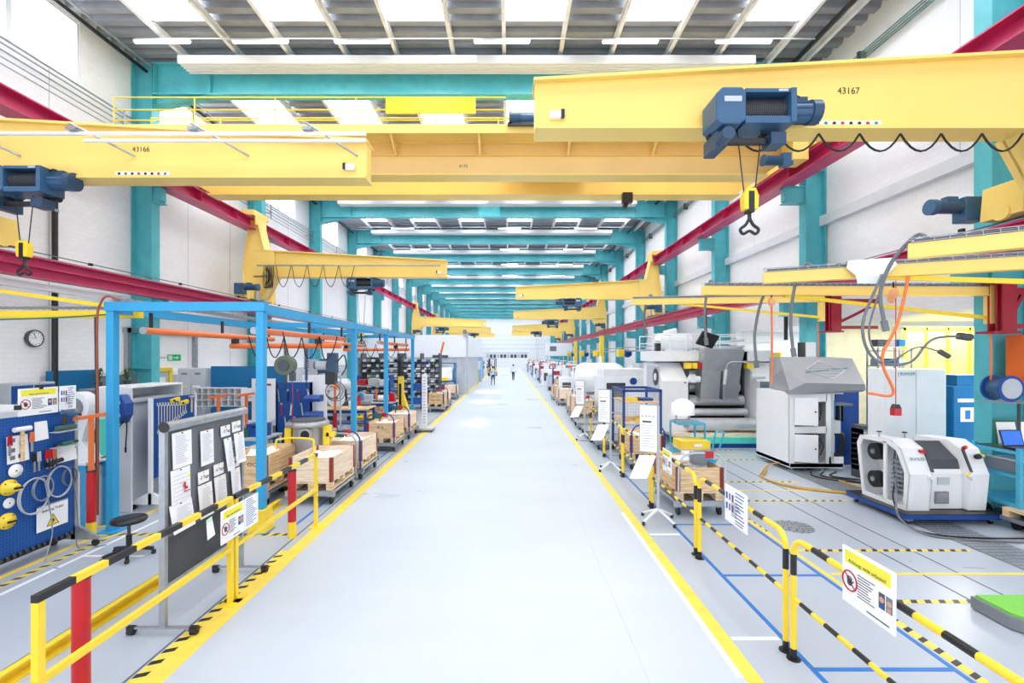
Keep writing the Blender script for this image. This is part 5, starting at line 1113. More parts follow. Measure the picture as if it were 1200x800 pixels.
for i in range(9): b.tube(smooth_path([(.1, .34-.02*i, .95), (.05+.01*i, .3-.02*i, .6), (.12, .28-.015*i, .2)]), .008, [DGREY, CABLE, STEEL][i % 3], n=5)
for i in range(8): b.box(.05, .12, .12, .36, .2+.08*i, .23+.08*i, STEEL)
b.build('wiring', tm)
MB().box(.4, 1.04, .12, .9, 0, .55, WHITE).prism([(.1, 0), (.08, .6), (.14, .72), (.2, .72), (.2, 0)], 'x', .4, 1.04, WHITE).build('front_panel', tm, bevel=.01)
MB().prism([(.1, .62), (.16, .82), (.5, 1.08), (.55, 1.06), (.24, .74), (.14, .6)], 'x', .42, 1.02, DGREY).build('apron', tm)
MB().box(.6, .8, .065, .075, .42, .54, LGREY).build('rating_plate', tm); MB().box(.56, .78, .06, .08, .1, .3, GREY).box(.58, .76, .055, .065, .12, .28, STEEL).build('vent', tm)
for x in (.35, 1.03): MB().cyl((x, -.02, .58), (x, -.12, .58), .035, WHITE, n=14).cyl((x, -.02, .6), (x, -.05, .6), .042, YELP, n=14).build('hand_knob', tm)
text('BUHLER', .07, (.21, -.052+.06, .86), mat('brand_teal', (20, 120, 130), .5), tm, rot=(PI/2-.42, 0, 0)); 
MB().prism([(-.045, .66), (.11, 1.0), (.08, 1.02), (-.07, .66)], 'x', .38, .42, DGREY).build('scale_strip', tm); MB().prism([(-.045, .66), (.11, 1.0), (.08, 1.02), (-.07, .66)], 'x', 1.03, 1.06, DGREY).build('scale_strip', tm)
MB().box(.3, .38, .05, .12, .95, 1.0, RED).cyl((1.06, .1, 1.02), (1.06, .05, 1.06), .03, RED, n=10).cyl((1.18, .0, .9), (1.18, -.05, .92), .045, BLK2, n=14).bar((1.24, .02, .95), (1.3, -.02, .92), .05, .03, YELP).build('controls', tm)
for (x, y) in ((.12, 1.0), (.5, .9)): MB().cyl((x, y-.3, 1.1), (x, y-.3, 1.2), .015, STEEL).cyl((x, y-.3, 1.2), (x, y-.3, 1.22), .04, BLK2, n=10).build('top_knob', tm)
MB().cyl((.4, .75, .98), (.96, .75, .98), .09, CHROME, n=24).build('roller', tm)
dl = thing('dolly', 'dark blue machine dolly on small castors under the compact roll mill', 'dolly', (6.5, 7.55, 0))
MB().box(0, 1.6, 0, 1.35, .1, .18, DBLUE).box(-.01, 1.61, -.01, 1.36, .18, .195, BLK2).build('platform', dl, bevel=.008)
for (x, y) in ((.12, .1), (1.48, .1), (.12, 1.25), (1.48, 1.25)): MB().cyl((x-.02, y, .04), (x+.02, y, .04), .04, BLK2, n=14).box(x-.04, x+.04, y-.04, y+.04, .06, .1, STEEL).build('castor', dl)
solo('supply_cable', MB().tube(smooth_path([(6.62, 7.9, .7), (6.55, 7.8, .45), (6.35, 7.5, .15), (6.5, 7.1, .02), (7.2, 6.9, .02), (8.2, 6.85, .02), (9.2, 6.9, .02)]), .016, CABLE).tube(smooth_path([(6.62, 7.92, .6), (6.5, 7.8, .35), (6.4, 7.45, .08), (6.6, 7.15, .02), (7.4, 7.0, .02), (9.2, 7.05, .02)]), .012, BLK),
     'grey and black supply cables running from the compact mill over the floor', 'cable')
b = MB()
for k in range(5): b.tube(smooth_path([(8.05, 8.3+.06*k, .03+.02*(k % 2)), (8.5, 8.2+.06*k, .03), (9.4, 7.5+.07*k, .03), (10.2, 6.9+.06*k, .03)]), .035, BLK, n=8)
solo('cable_bundle', b, 'bundle of thick black cables on the floor beside the blue dolly', 'cable')
# blue storage and small stuff behind
sb = thing('drawer_stack', 'pale stacked drawer unit beside the white electrical cabinet', 'drawers', (7.97, 10.35, 0))
for i in range(8): MB().box(0, .28, 0, .4, .18+.12*i, .28+.12*i, LGREY).box(-.01, .29, -.02, 0, .25+.12*i, .28+.12*i, GREY).build('drawer', sb)
MB().box(0.0, .28, .02, .4, .0, 1.2, DGREY).build('carcass', sb)
solo('blue_board', MB().box(0, .6, 0, .04, .3, 2.3, DBLUE).box(0, .6, -.02, .06, 0, .3, DBLUE), 'upright dark blue panel between hooded machine and white cabinet', 'panel', loc=(0, 0, 0)).location = (8.35, 11.8, 0)
solo('tool_chest', MB().box(0, .7, 0, .5, 0, .95, PETROL).box(.02, .68, -.02, 0, .15, .5, PETROL).box(.02, .68, -.02, 0, .54, .9, PETROL), 'petrol blue chest under the side gear of the hooded machine', 'chest', bevel=.01, loc=(0, 0, 0)).location = (7.95, 12.8, 0)
t = thing('cable_bag', 'black cable bag on castors beside the hooded machine', 'bag', (8.75, 11.3, 0)); MB().lathe([(.2, .1), (.28, .3), (.25, .7), (.18, 1.0), (.05, 1.1)], BLK, n=16).build('bag', t); MB().cyl((-.05, 0, .06), (.05, 0, .06), .06, BLK2).build('castor', t)
# petrol blue cabinet, cart with laptop
pc = thing('tool_cabinet', 'petrol blue steel cabinet with paper notice behind the laptop cart', 'cabinet', (10.0, 10.4, 0))
MB().box(0, 1.45, 0, .6, 0, 2.1, PETROL).box(.15, 1.2, .05, .5, 2.1, 2.35, PETROL).build('body', pc, bevel=.01)
for x in (.01, .73): MB().box(x, x+.71, -.02, 0, .1, 2.08, PETROL).build('door', pc, bevel=.004)
MB().box(.1, .5, -.024, -.02, 1.74, 1.82, PAPER).build('name_strip', pc); MB().box(.16, .5, -.024, -.02, 1.3, 1.62, PAPER).box(.26, .38, -.026, -.024, 1.36, 1.56, LINEB).build('notice', pc)
cart = thing('work_cart', 'light blue two tier work cart carrying a laptop and green mat', 'cart', (8.14, 7.35, 0))
LB = mat('cart_blue', (70, 170, 205), .4)
MB().box(0, 1.7, 0, .75, 1.2, 1.25, LB).box(.02, 1.68, .02, .73, 1.25, 1.262, BLK2).build('top_tray', cart); MB().box(0, 1.7, 0, .75, .82, .86, LB).build('middle_tray', cart); MB().box(0, 1.7, 0, .75, .34, .4, LB).build('lower_tray', cart)
for (x, y) in ((.02, .02), (1.68, .02), (.02, .73), (1.68, .73)): MB().box(x-.03, x+.03, y-.03, y+.03, .24, 1.3, LB).build('upright', cart)
for (x, y) in ((.1, .1), (1.6, .1), (.1, .65), (1.6, .65)): MB().cyl((x-.03, y, .13), (x+.03, y, .13), .13, BLK, n=18).build('wheel', cart)
lp = thing('laptop', 'open dark laptop with lit blue screen on the light blue cart', 'laptop', (8.42, 7.55, 1.265), .1)
MB().box(-.2, .2, -.14, .14, 0, .02, BLK2).build('keyboard_base', lp); s_ = MB().box(-.2, .2, -.006, .006, 0, .27, BLK2).box(-.18, .18, -.008, -.006, .02, .25, SCREEN).build('display', lp); s_.location = (0, .13, .02); s_.rotation_euler = (-.25, 0, 0)
o = solo('green_case', MB().box(-.55, .5, -.32, .25, 0, .02, GREEN).add([(-.5, .25, .02), (.5, .25, .02), (.55, .45, .55), (-.42, .45, .55)], [(0, 1, 2, 3)], GREEN).add([(-.45, .24, .03), (.0, .25, .03), (.05, .43, .5), (-.36, .43, .5)], [(0, 1, 2, 3)], PAPER).add([(.1, .25, .03), (.45, .25, .03), (.5, .43, .52), (.15, .43, .5)], [(0, 1, 2, 3)], PAPER), 'open green case with white papers in its lid behind the laptop', 'case'); o.location = (8.75, 7.76, 1.262); o.scale = (.8, .6, .75)
o = solo('drawer_tray', MB().box(0, 1.0, 0, .7, 0, .2, GREY).box(.02, .98, .02, .68, .2, .215, PAPER), 'grey parts tray with white lining on the cart middle tier', 'tray', bevel=.01); o.location = (8.25, 7.38, .86); o.scale = (1, .9, 1)
t = thing('cable_reel', 'navy cable reel with silver face on a wire shelf above the cart', 'reel', (8.38, 7.72, 2.24)); MB().cyl((0, 0, 0), (0, .25, 0), .16, NAVY, n=24).cyl((0, -.03, 0), (0, 0, 0), .22, DBLUE, n=28).cyl((0, .25, 0), (0, .28, 0), .22, DBLUE, n=28).build('spool', t); MB().cyl((0, -.04, 0), (0, -.03, 0), .17, LGREY, n=28).build('face', t)
b = MB()
for i in range(16): b.box(i*.1, i*.1+.006, 0, .5, 0, .006, STEEL)
for i in range(6): b.box(0, 1.5, i*.1, i*.1+.006, 0, .006, STEEL)
b.box(0.7, .74, .2, .24, -.75, 0, DGREY)
o = solo('wire_shelf', b, 'wire mesh shelf holding the navy cable reel', 'shelf'); o.location = (8.14, 7.62, 2.0); o.scale = (.7, .9, 1)
solo('orange_locker', MB().box(0, .5, 0, .3, 0, .85, mat('signal_orange', (245, 115, 45), .4)).box(.03, .47, -.01, 0, .05, .8, ORG), 'bright orange narrow cabinet mounted on the teal column above the cart', 'cabinet', bevel=.01, loc=(0, 0, 0)).location = (8.72, 7.8, 2.3)
for (x, l) in ((9.1, 'first yellow standing leg of the stand behind the cart'),):
    solo('yellow_stand', MB().box(-.04, .04, -.04, .04, 0, 1.1, YELP).box(.3, .38, -.04, .04, 0, 1.1, YELP).box(-.04, .38, -.04, .04, 1.02, 1.1, YELP), 'small yellow frame stand behind the light blue cart', 'stand', loc=(0, 0, 0)).location = (10.3, 9.6, 0)
# green topped floor scale, pallet bits
fs = thing('floor_scale', 'flat floor platform with lime green mat and yellow label', 'scale', (3.72, 4.2, 0), 0)
fs.location = (5.1, 4.35, 0)
MB().prism([(0, .35), (.25, 0), (1.4, 0), (1.4, .75), (.0, .75)], 'z', .01, .14, GREY).build('base', fs, bevel=.006); MB().prism([(.03, .36), (.27, .04), (1.37, .04), (1.37, .72), (.03, .72)], 'z', .14, .165, LIME).build('mat', fs)
MB().box(.5, 1.1, -.004, 0, .04, .09, YELP).build('label', fs); text('danger of tripping', .035, (.8, -.006, .065), BLK2, fs)
MB().box(.98, 1.06, .55, .75, .16, .36, STEEL).box(.98, 1.3, .73, .75, .16, .4, STEEL).build('bracket', fs)
fs2 = thing('wooden_pallet', 'small wooden pallet on a grey dolly before the laptop cart', 'pallet', (8.02, 6.7, 0)); MB().box(0, 1, 0, .8, .3, .34, WOOD).box(0, 1, 0, .1, .2, .3, WOOD).box(0, 1, .35, .45, .2, .3, WOOD).box(0, 1, .7, .8, .2, .3, WOOD).build('deck', fs2); MB().box(-.02, 1.02, -.02, .82, .14, .2, STEEL).cyl((.1, .05, .06), (.15, .05, .06), .06, BLK, n=16).cyl((.1, .7, .06), (.15, .7, .06), .06, BLK, n=16).box(-.02, .1, -.04, -.02, .14, .24, YELP).build('dolly_frame', fs2)
# yellow partition and items in the annex
yp = thing('yellow_partition', 'large yellow partition behind the white cabinet seen through the opening', 'partition', (10.6, 12.4, 0))
MB().box(0, 2.4, 0, .06, 0.3, 3.5, CURTAIN).build('panel', yp); b = MB()
for i in range(5): b.box(i*.58, i*.58+.06, -.03, .0, 0, 3.55, YELP)
b.box(0, 2.4, -.03, 0, 3.46, 3.56, YELP); b.build('frame', yp)
solo('strip_curtain', MB().box(0, 4.2, 0, .01, 0, 3.7, mat('strip_vinyl', (240, 238, 222), .35)), 'pale strip curtain hanging across the annex opening', 'curtain', loc=(0, 0, 0)).location = (9.45, 14.5, 0)
b = MB()
for z in (.5, 1., 1.5, 2.0, 2.5, 2.9): b.box(0, .9, 0, .4, z, z+.03, STEEL)
for x in (0, .43, .87):
    for y in (0, .37): b.box(x, x+.03, y, y+.03, 0, 3., STEEL)
for i in range(18): b.box(.03+(i % 3)*.28, .2+(i % 3)*.28, .05, .3, .53+.5*(i//3), .53+.5*(i//3)+.18, [STEEL, PETROL, LGREY, DGREY][i % 4])
solo('wire_rack', b, 'tall grey rack of small parts behind the electrical cabinet', 'rack', loc=(0, 0, 0)).location = (9.6, 12.0, 0)
b = MB()
for z in (.6, 1.2, 1.8, 2.4): b.box(0, 1.4, 0, .5, z, z+.06, YELP)
for x in (0, 1.34): b.box(x, x+.06, 0, .5, 0, 2.9, YELP)
for i in range(16): b.cyl((.1+.3*(i % 4), .0, .75+.6*(i//4)), (.1+.3*(i % 4), .45, .75+.6*(i//4)), .09, BLK2, n=10)
solo('yellow_rack', b, 'yellow rack of black rolls behind the roll mill railing', 'rack', loc=(0, 0, 0)).location = (8.9, 17.4, 0)
t = thing('column_cabinet', 'small white wall box with black door on the teal column', 'switch box', (8.55, 13.3, 2.75)); MB().box(0, .3, 0, .15, 0, .42, WHITE2).build('box', t, bevel=.01); MB().box(-.14, -.02, 0, .15, 0, .42, BLK2).build('black_box', t)
t = thing('monitor_arm', 'black tilted monitor hung above the roll mill railing', 'monitor', (6.1, 14.2, 3.05)); MB().box(-.28, .28, -.03, .03, 0, .45, BLK2, R=Matrix.Rotation(.5, 3, 'X') @ Matrix.Rotation(.3, 3, 'Y')).build('screen', t); MB().cyl((0, .05, .3), (0, .1, 1.2), .02, BLK2).build('arm', t)

for i, (x, y) in enumerate(((11.5, 8.), (11.5, 12.), (11.8, 16.5))):  # added fill lights under the annex ceiling to brighten it, not real fixtures
    ld = bpy.data.lights.new('annex_fill', 'AREA'); ld.shape = 'RECTANGLE'; ld.size = 2.5; ld.size_y = 1.5; ld.energy = 190
    lo = bpy.data.objects.new('annex_fill', ld); COL.objects.link(lo); lo.location = (x, y, 3.7)
# ------------------------------------------------------------ round tube barriers, info stands, crate trolleys
def tube_barrier(y0, y1, label):
    L = y1-y0; t = thing('safety_barrier', label, 'barrier', (2.62, y0, 0))
    r = .15; pts = [(0, 0, 1.12-r)]+[(0, r-r*math.cos(a), 1.12-r+r*math.sin(a)) for a in [PI/2*i/6 for i in range(1, 7)]]
    pts2 = [(0, L-p[1], p[2]) for p in reversed(pts)]
    b = MB(); b.tube(pts, .027, YELP, n=12); b.tube(pts2, .027, YELP, n=12); stripe_bar(b, (0, r, 1.12), (0, L-r, 1.12), .027, 0, seg=.2, round_=True); b.build('top_rail', t)
    for y in (0, L):
        b = MB().cyl((0, y, 0), (0, y, .1), .028, BLK2, n=12).cyl((0, y, .1), (0, y, .78), .027, YELP, n=12).cyl((0, y, .78), (0, y, .97), .0275, BLK2, n=12).cyl((0, y, 0), (0, y, .01), .06, BLK2, n=12)
        b.build('post', t)
    b = MB(); stripe_bar(b, (0, 0, .56), (0, L, .56), .02, 0, seg=.16, round_=True); b.build('mid_rail', t)
for (a, b_, l) in ((2.22, 4.25, 'round tube barrier in front of all others, carrying the large hand warning notice'), (4.37, 6.35, 'round tube barrier carrying the notice with small blue portraits'), (6.48, 8.45, 'round tube barrier beside the wooden crate with red handled trolley'), (8.56, 10.6, 'round tube barrier in front of the dark blue mesh cart'), (10.7, 12.7, 'fifth round tube barrier along the yellow line'), (12.8, 14.8, 'sixth and last round tube barrier along the yellow line')):
    tube_barrier(a, b_, l)
notice('large white notice with yellow header and red hand symbol, tilted on the round barrier', (2.57, 3.3, .93), -PI/2, .48, .42, head='Achtung: nicht anfassen!').rotation_euler = (.0, 0, -PI/2)
notice('white form notice with small blue pictures on the second round barrier', (2.57, 5.22, .86), -PI/2, .5, .42, header=False, kind='form')
notice('small white notice with yellow header on the third round barrier', (2.57, 7.5, .9), -PI/2, .4, .36)
def info_stand(x, y, label, txt=True):
    t = thing('info_stand', label, 'sign stand', (x, y, 0))
    MB().cyl((0, 0, .12), (0, 0, 1.95), .025, LGREY, n=12).build('pole', t)
    for k in range(4):
        a = PI/4+k*PI/2+.3; e = Vector((.34*math.cos(a), .34*math.sin(a), .06)); l = MB().bar((0, 0, .22), e, .035, .03, WHITE).build('leg', t)
        MB().cyl(e+Vector((-.02, 0, -.025)), e+Vector((.02, 0, -.025)), .033, BLK, n=12).build('castor', l)
    p = MB().box(-.3, .0, -.04, -.02, 1.15, 1.97, STEEL).box(-.29, -.01, -.05, -.04, 1.17, 1.95, PAPER); tl = MB(); tlines(tl, -.26, -.04, 1.22, 1.62, 9, mat('light_print', (185, 188, 196), .8), -.051, .22)
    for i, m in enumerate((GREEN, GREEN, RED, GREEN)): tl.box(-.26+.06*i, -.235+.06*i, -.0515, -.05, 1.76, 1.775, m)
    tl.box(-.25, -.1, -.0515, -.05, 1.66, 1.69, DGREY)
    o = p.build('display_board', t); tl.build('print', t)
    MB().add([(-.3, -.05, 1.1), (-.02, -.05, 1.12), (-.1, -.3, .78), (-.4, -.3, .74)], [(0, 3, 2, 1)], PAPER).add([(-.3, -.045, 1.09), (-.02, -.045, 1.11), (-.1, -.295, .77), (-.4, -.295, .73)], [(0, 1, 2, 3)], LGREY).build('leaflet_tray', t)
    t.rotation_euler = (0, 0, -.55)
    return t
info_stand(2.5, 7.75, 'white info board on a star base, standing first along the aisle')
info_stand(2.46, 11.2, 'white info board on a star base, second along the aisle, by the mesh cart')
info_stand(2.5, 15.3, 'white info board on a star base, third along the aisle')
# trolley, pallet, crate
def make_trolley(label, hoop=LGREY, clip=True, loc=(0, 0, 0)):
    t = thing('crate_trolley', label, 'trolley', loc)
    MB().box(-.42, .42, .02, 1.3, .2, .25, STEEL).box(-.46, .46, 0, .06, .17, .27, STEEL).box(-.46, .46, 1.26, 1.32, .17, .27, STEEL).build('chassis', t)
    for (x, y) in ((-.36, .1), (.36, .1), (-.36, 1.2), (.36, 1.2)):
        f = MB().box(x-.04, x+.04, y-.04, y+.04, .12, .18, STEEL).build('fork', t); MB().cyl((x-.022, y, .075), (x+.022, y, .075), .075, BLK, n=16).build('wheel', f)
    h = [(-.4, -.03, .25), (-.4, -.06, .85), (-.36, -.06, 1.0), (-.22, -.06, 1.1), (.22, -.06, 1.1), (.36, -.06, 1.0), (.4, -.06, .85), (.4, -.03, .25)]
    MB().tube(smooth_path(h, 5), .018, hoop, n=10).build('handle', t)
    if clip: MB().box(.05, .19, -.09, -.03, 1.03, 1.14, RED).box(-.16, .05, -.08, -.05, .98, 1.1, GREY if hoop == LGREY else GREEN).build('clip', t)
    return t
def make_pallet(label, loc=(0, 0, 0), group=None):
    t = thing('wooden_pallet', label, 'pallet', loc, 0, group); b = MB()
    for y in (.04, .33, .62, .91, 1.16): b.box(-.4, .4, y, y+.1, .12, .145, WOOD2)
    for x in (-.4, -.06, .28): b.box(x, x+.12, .04, 1.26, .0, .02, WOOD2)
    for x in (-.4, -.06, .28):
        for y in (.04, .58, 1.14): b.box(x, x+.12, y, y+.12, .02, .12, WOOD)
    b.build('deck', t); return t
def make_crate(label, h=.42, wood=WOOD, mz=None, loc=(0, 0, 0), hinge=BROWN):
    t = thing('wooden_crate', label, 'crate', loc)
    b = MB(); n = 2 if h < .5 else 3
    for k in range(n):
        z0, z1 = h*k/n+.003, h*(k+1)/n-.003
        b.box(-.4, .4, .03, .055, z0, z1, wood).box(-.4, .4, 1.215, 1.24, z0, z1, wood).box(-.4, -.375, .055, 1.215, z0, z1, wood).box(.375, .4, .055, 1.215, z0, z1, wood)
    b.build('boards', t)
    for x in (-.41, .345):
        for y in (.02, 1.19): MB().box(x, x+.065, y, y+.06, 0, h, hinge).build('corner_hinge', t)
    if mz:
        for i, s in enumerate(mz): text(s, .1, (-.02, .026, h*.68-.17*i), BLK2, t, sx=1.2)
    return t
def papers(x, y, z, label, seed, cols=(PAPER, WHITE, LGREY), nm='packed_parts', w=.68, d=1.05, hh=.3):
    random.seed(seed); b = MB()
    for i in range(9):
        px, py = random.uniform(-w/2, w/2-.2), random.uniform(0, d-.35); s = random.uniform(.18, .38); q = random.uniform(.1, hh)
        b.box(px, min(px+s, w/2), py, py+s, q*.3, q, cols[i % len(cols)], R=Matrix.Rotation(random.uniform(-.15, .15), 3, 'Y'))
    return b
def wrapped(mb_label, loc, seed, hh=.3):
    "sheets of wrapping paper crumpled over packed goods"
    random.seed(seed); N = 9; M = 12; vs = []
    for j in range(M+1):
        for i in range(N+1):
            e = min(i, N-i, j, M-j); vs.append((-.36+.72*i/N, .07+1.13*j/M, hh*(.35 if e == 0 else .78)+.05*math.sin(i*1.3+seed)*math.cos(j*.9+seed)+random.uniform(-.03, .04)))
    o = solo('wrapping_paper', MB().add(vs, [(j*(N+1)+i, j*(N+1)+i+1, (j+1)*(N+1)+i+1, (j+1)*(N+1)+i) for j in range(M) for i in range(N)], PAPER), mb_label, 'wrapping'); o.location = loc; return o
def full(x, y, what, h=.42, wood=WOOD, mz=None, hoop=LGREY, clip=True, trolley=True, content=True, seed=1, hinge=BROWN, rz=0, first=False, back=False):
    z = .27
    if trolley:
        t = make_trolley('castor trolley under the '+what, hoop, clip); t.location = (x, y+(1.3 if back else 0), 0); t.rotation_euler = (0, 0, rz+(PI if back else 0))
    p = make_pallet('wooden pallet under the '+what); p.location = (x, y, z if trolley else 0); p.rotation_euler = (0, 0, rz)
    c = make_crate(what, h, wood, mz, hinge=hinge); c.location = (x, y, (z if trolley else 0)+.15); c.rotation_euler = (0, 0, rz)
    if content: wrapped('crumpled white paper in the '+what, (x, y, (z if trolley else 0)+.15+h-.33), seed).rotation_euler = (0, 0, rz)
BL = DBLUE
# clock side rows
full(-3.72, 8.6, 'pale wooden crate just behind the second red bollard', .46, WOOD2, None, STEEL, False, seed=2, back=True)
full(-3.72, 10.3, 'pale wooden crate second in line with a blue trolley hoop', .46, WOOD2, None, BL, seed=3)
full(-3.72, 13.3, 'wooden crate with high piled paper past the third blue post', .42, WOOD, ['III II'], BL, seed=4, hinge=mat('hinge_red', (170, 30, 40), .45))
full(-3.72, 15.3, 'pale wooden crate beside the slim white lifting mast', .42, WOOD2, None, BL, seed=5, hinge=mat('hinge_red', (170, 30, 40), .45))
full(-4.9, 8.5, 'stencilled wooden crate behind the felt notice board', .52, WOOD, ['MZD  OO'], LGREY, False, seed=6)
full(-4.87, 10.75, 'wooden crate with black stencilling behind a blue trolley hoop', .5, WOOD, ['MZD NOO HOBE', 'MZ'], BL, False, seed=7)
full(-3.62, 22.6, 'wooden crate with two stencilled rows near the white office box', .5, WOOD, ['MZ  MZ', 'MZD OO'], BL, seed=8)
full(-3.65, 24.4, 'wooden crate directly behind the stencilled crate by the office box', .45, WOOD2, None, BL, seed=9)
full(-3.75, 29.2, 'long pale crate at the corner of the white office box', .45, WOOD2, None, BL, False, seed=10)
full(-6.0, 19.8, 'wooden crate with brown hinges before the dark shelving', .5, WOOD, None, LGREY, False, seed=11)
# opposite side
full(3.32, 8.0, 'wooden crate by the third round barrier', .42, WOOD, None, LGREY, True, seed=12)
full(3.35, 11.2, 'wooden crate before the dark blue mesh cart', .42, WOOD, None, BL, True, seed=13)
full(3.1, 19.0, 'wooden crate behind the third info board', .5, WOOD, None, LGREY, True, seed=14)
full(3.2, 21.3, 'wooden crate in front of the large white tank machine', .5, WOOD2, None, LGREY, True, seed=15)
full(3.1, 25.5, 'pale wooden crate beyond the white tank machine', .5, WOOD2, None, LGREY, False, seed=16)
full(3.1, 28.5, 'farther pale crate in the row beyond the white tank machine', .5, WOOD, None, LGREY, False, seed=17)
for i, (x, y, l) in enumerate(((3.0, 13.6, 'flat empty trolley behind the second info board'), (3.0, 15.4, 'flat empty trolley behind the third info board'), (3.0, 17.2, 'flat empty trolley before the crate with red hinges'))):
    t = make_trolley(l, LGREY, False); t.location = (x, y, 0)
# grey box + cardboard on the near crate
o = solo('grey_box', MB().box(-.12, .12, -.1, .1, 0, .2, GREY).box(-.12, .12, -.101, -.1, .16, .2, DGREY), 'grey box standing in the near wooden crate behind the trolley handle', 'box', bevel=.005); o.location = (3.38, 8.25, .86)
o = solo('blue_film', MB().box(-.15, .15, -.2, .2, 0, .05, BLUE, R=Matrix.Rotation(.2, 3, 'Y')), 'piece of light blue film on the packed crate', 'film'); o.location = (3.58, 8.5, .88)
# yellow hooped trolley handle behind blue post
t = thing('yellow_hoop_cart', 'low cart with bright yellow hoop handle behind the first pale crate', 'cart', (-4.35, 9.95-.6, 0)); MB().tube(smooth_path([(-.38, 0, .2), (-.38, 0, .95), (-.3, 0, 1.1), (.3, 0, 1.1), (.38, 0, .95), (.38, 0, .2)], 5), .022, YELP).build('hoop', t); MB().box(-.42, .42, 0, .3, .15, .2, YELP).cyl((-.35, .1, .07), (-.3, .1, .07), .07, BLK).cyl((.3, .1, .07), (.35, .1, .07), .07, BLK).build('base', t)
# white lifting mast
t = thing('lifting_mast', 'slim white lifting mast on a castor base at the aisle edge', 'lift', (-3.13, 17.0, 0)); MB().box(-.09, .09, -.07, .07, .15, 2.1, WHITE).build('mast', t, bevel=.01)
b = MB()
for i in range(16): b.box(-.05, .05, -.075, -.07, .3+.11*i, .35+.11*i, LGREY)
b.build('slot_pattern', t); MB().box(-.35, .35, -.3, .3, .08, .15, LGREY).build('base', t)
for (x, y) in ((-.3, -.25), (.3, -.25), (-.3, .25), (.3, .25)): MB().cyl((x-.02, y, .05), (x+.02, y, .05), .05, BLK, n=12).build('castor', t)
for z in (1.0, 1.5): MB().box(-.4, -.1, -.12, .08, z, z+.25, DBLUE).build('blue_box', t)
# dark blue mesh cart
mc = thing('mesh_cart', 'tall dark blue mesh cart with wooden shelves on the barrier side', 'cart', (3.1, 12.5, 0))
NB = mat('cage_blue', (25, 60, 130), .4)
for (x, y) in ((0, 0), (1.0, 0), (0, 1.3), (1.0, 1.3)): MB().box(x-.03, x+.03, y-.03, y+.03, .12, 1.85, NB).cyl((x-.02, y, .06), (x+.02, y, .06), .06, BLK).build('upright', mc)
MB().box(-.03, 1.03, -.03, .03, 1.8, 1.87, NB).box(-.03, 1.03, 1.27, 1.33, 1.8, 1.87, NB).box(-.03, .03, 0, 1.3, 1.8, 1.87, NB).box(.97, 1.03, 0, 1.3, 1.8, 1.87, NB).build('top_frame', mc)
for z in (.2, .95, 1.5): MB().box(0, 1, 0, 1.3, z, z+.04, WOOD if z > .3 else NB).build('shelf', mc)
b = MB()
for i in range(12): b.box(.04+i*.08, .045+i*.08, 1.28, 1.285, .2, 1.8, STEEL).box(0, .005, .05+i*.105, .055+i*.105, .2, 1.8, STEEL)
for i in range(18): b.box(0, 1, 1.28, 1.285, .25+i*.085, .255+i*.085, STEEL).box(0, .005, 0, 1.3, .25+i*.085, .255+i*.085, STEEL)
b.build('mesh', mc)
for (x, z, m, l) in ((.3, 1.54, YELP, 'yellow tray on the top shelf of the mesh cart'), (.6, .99, YELP, 'yellow tray on the middle shelf of the mesh cart'), (.65, 1.54, DBLUE, 'dark blue case on the top shelf of the mesh cart')):
    o = solo('tray', MB().box(-.22, .22, -.2, .2, 0, .07, m), l, 'tray', bevel=.01); o.location = (3.1+x, 12.9, z)
# sky blue trolley with yellow box and small fixture
lt = thing('blue_trolley', 'light blue push trolley with bent handle beside the roll mill', 'trolley', (3.75, 9.9, 0))
MB().box(0, .62, 0, .9, .25, .75, LB).build('body', lt, bevel=.01); MB().tube(smooth_path([(.6, -.02, .75), (.62, -.1, 1.1), (.66, -.12, 1.18), (.76, -.12, 1.18), (.8, -.1, 1.1), (.76, 0, .8)]), .02, LB).build('handle', lt); MB().box(0, .6, .3, .9, 1.25, 1.29, LB).box(0, .03, .85, .9, .75, 1.25, LB).box(.57, .6, .85, .9, .75, 1.25, LB).box(.57, .6, .3, .34, .75, 1.25, LB).build('upper_deck', lt)
for (x, y) in ((.08, .1), (.54, .1), (.08, .8), (.54, .8)): MB().cyl((x-.02, y, .1), (x+.02, y, .1), .1, BLK).box(x-.04, x+.04, y-.04, y+.04, .18, .25, STEEL).build('castor', lt)
o = solo('yellow_box', MB().box(-.33, .3, -.25, .25, 0, .16, YELP).box(-.05, .12, -.252, -.25, .04, .1, PAPER).box(-.33, .3, -.25, .25, -.04, 0, WOOD), 'flat yellow box on the light blue trolley', 'box', bevel=.02); o.location = (4.02, 10.15, .79)
t = thing('measuring_fixture', 'small white and steel fixture under a white cover on the blue trolley', 'fixture', (3.95, 10.5, 1.29)); MB().lathe([(.26, .16), (.25, .4), (.12, .5), (.03, .52)], WHITE, n=14).build('cover', t); MB().cyl((-.15, 0, 0), (-.15, 0, .16), .02, STEEL).cyl((.15, 0, 0), (.15, 0, .16), .02, STEEL).box(-.2, .2, -.12, .12, 0, .04, STEEL).build('stand', t)
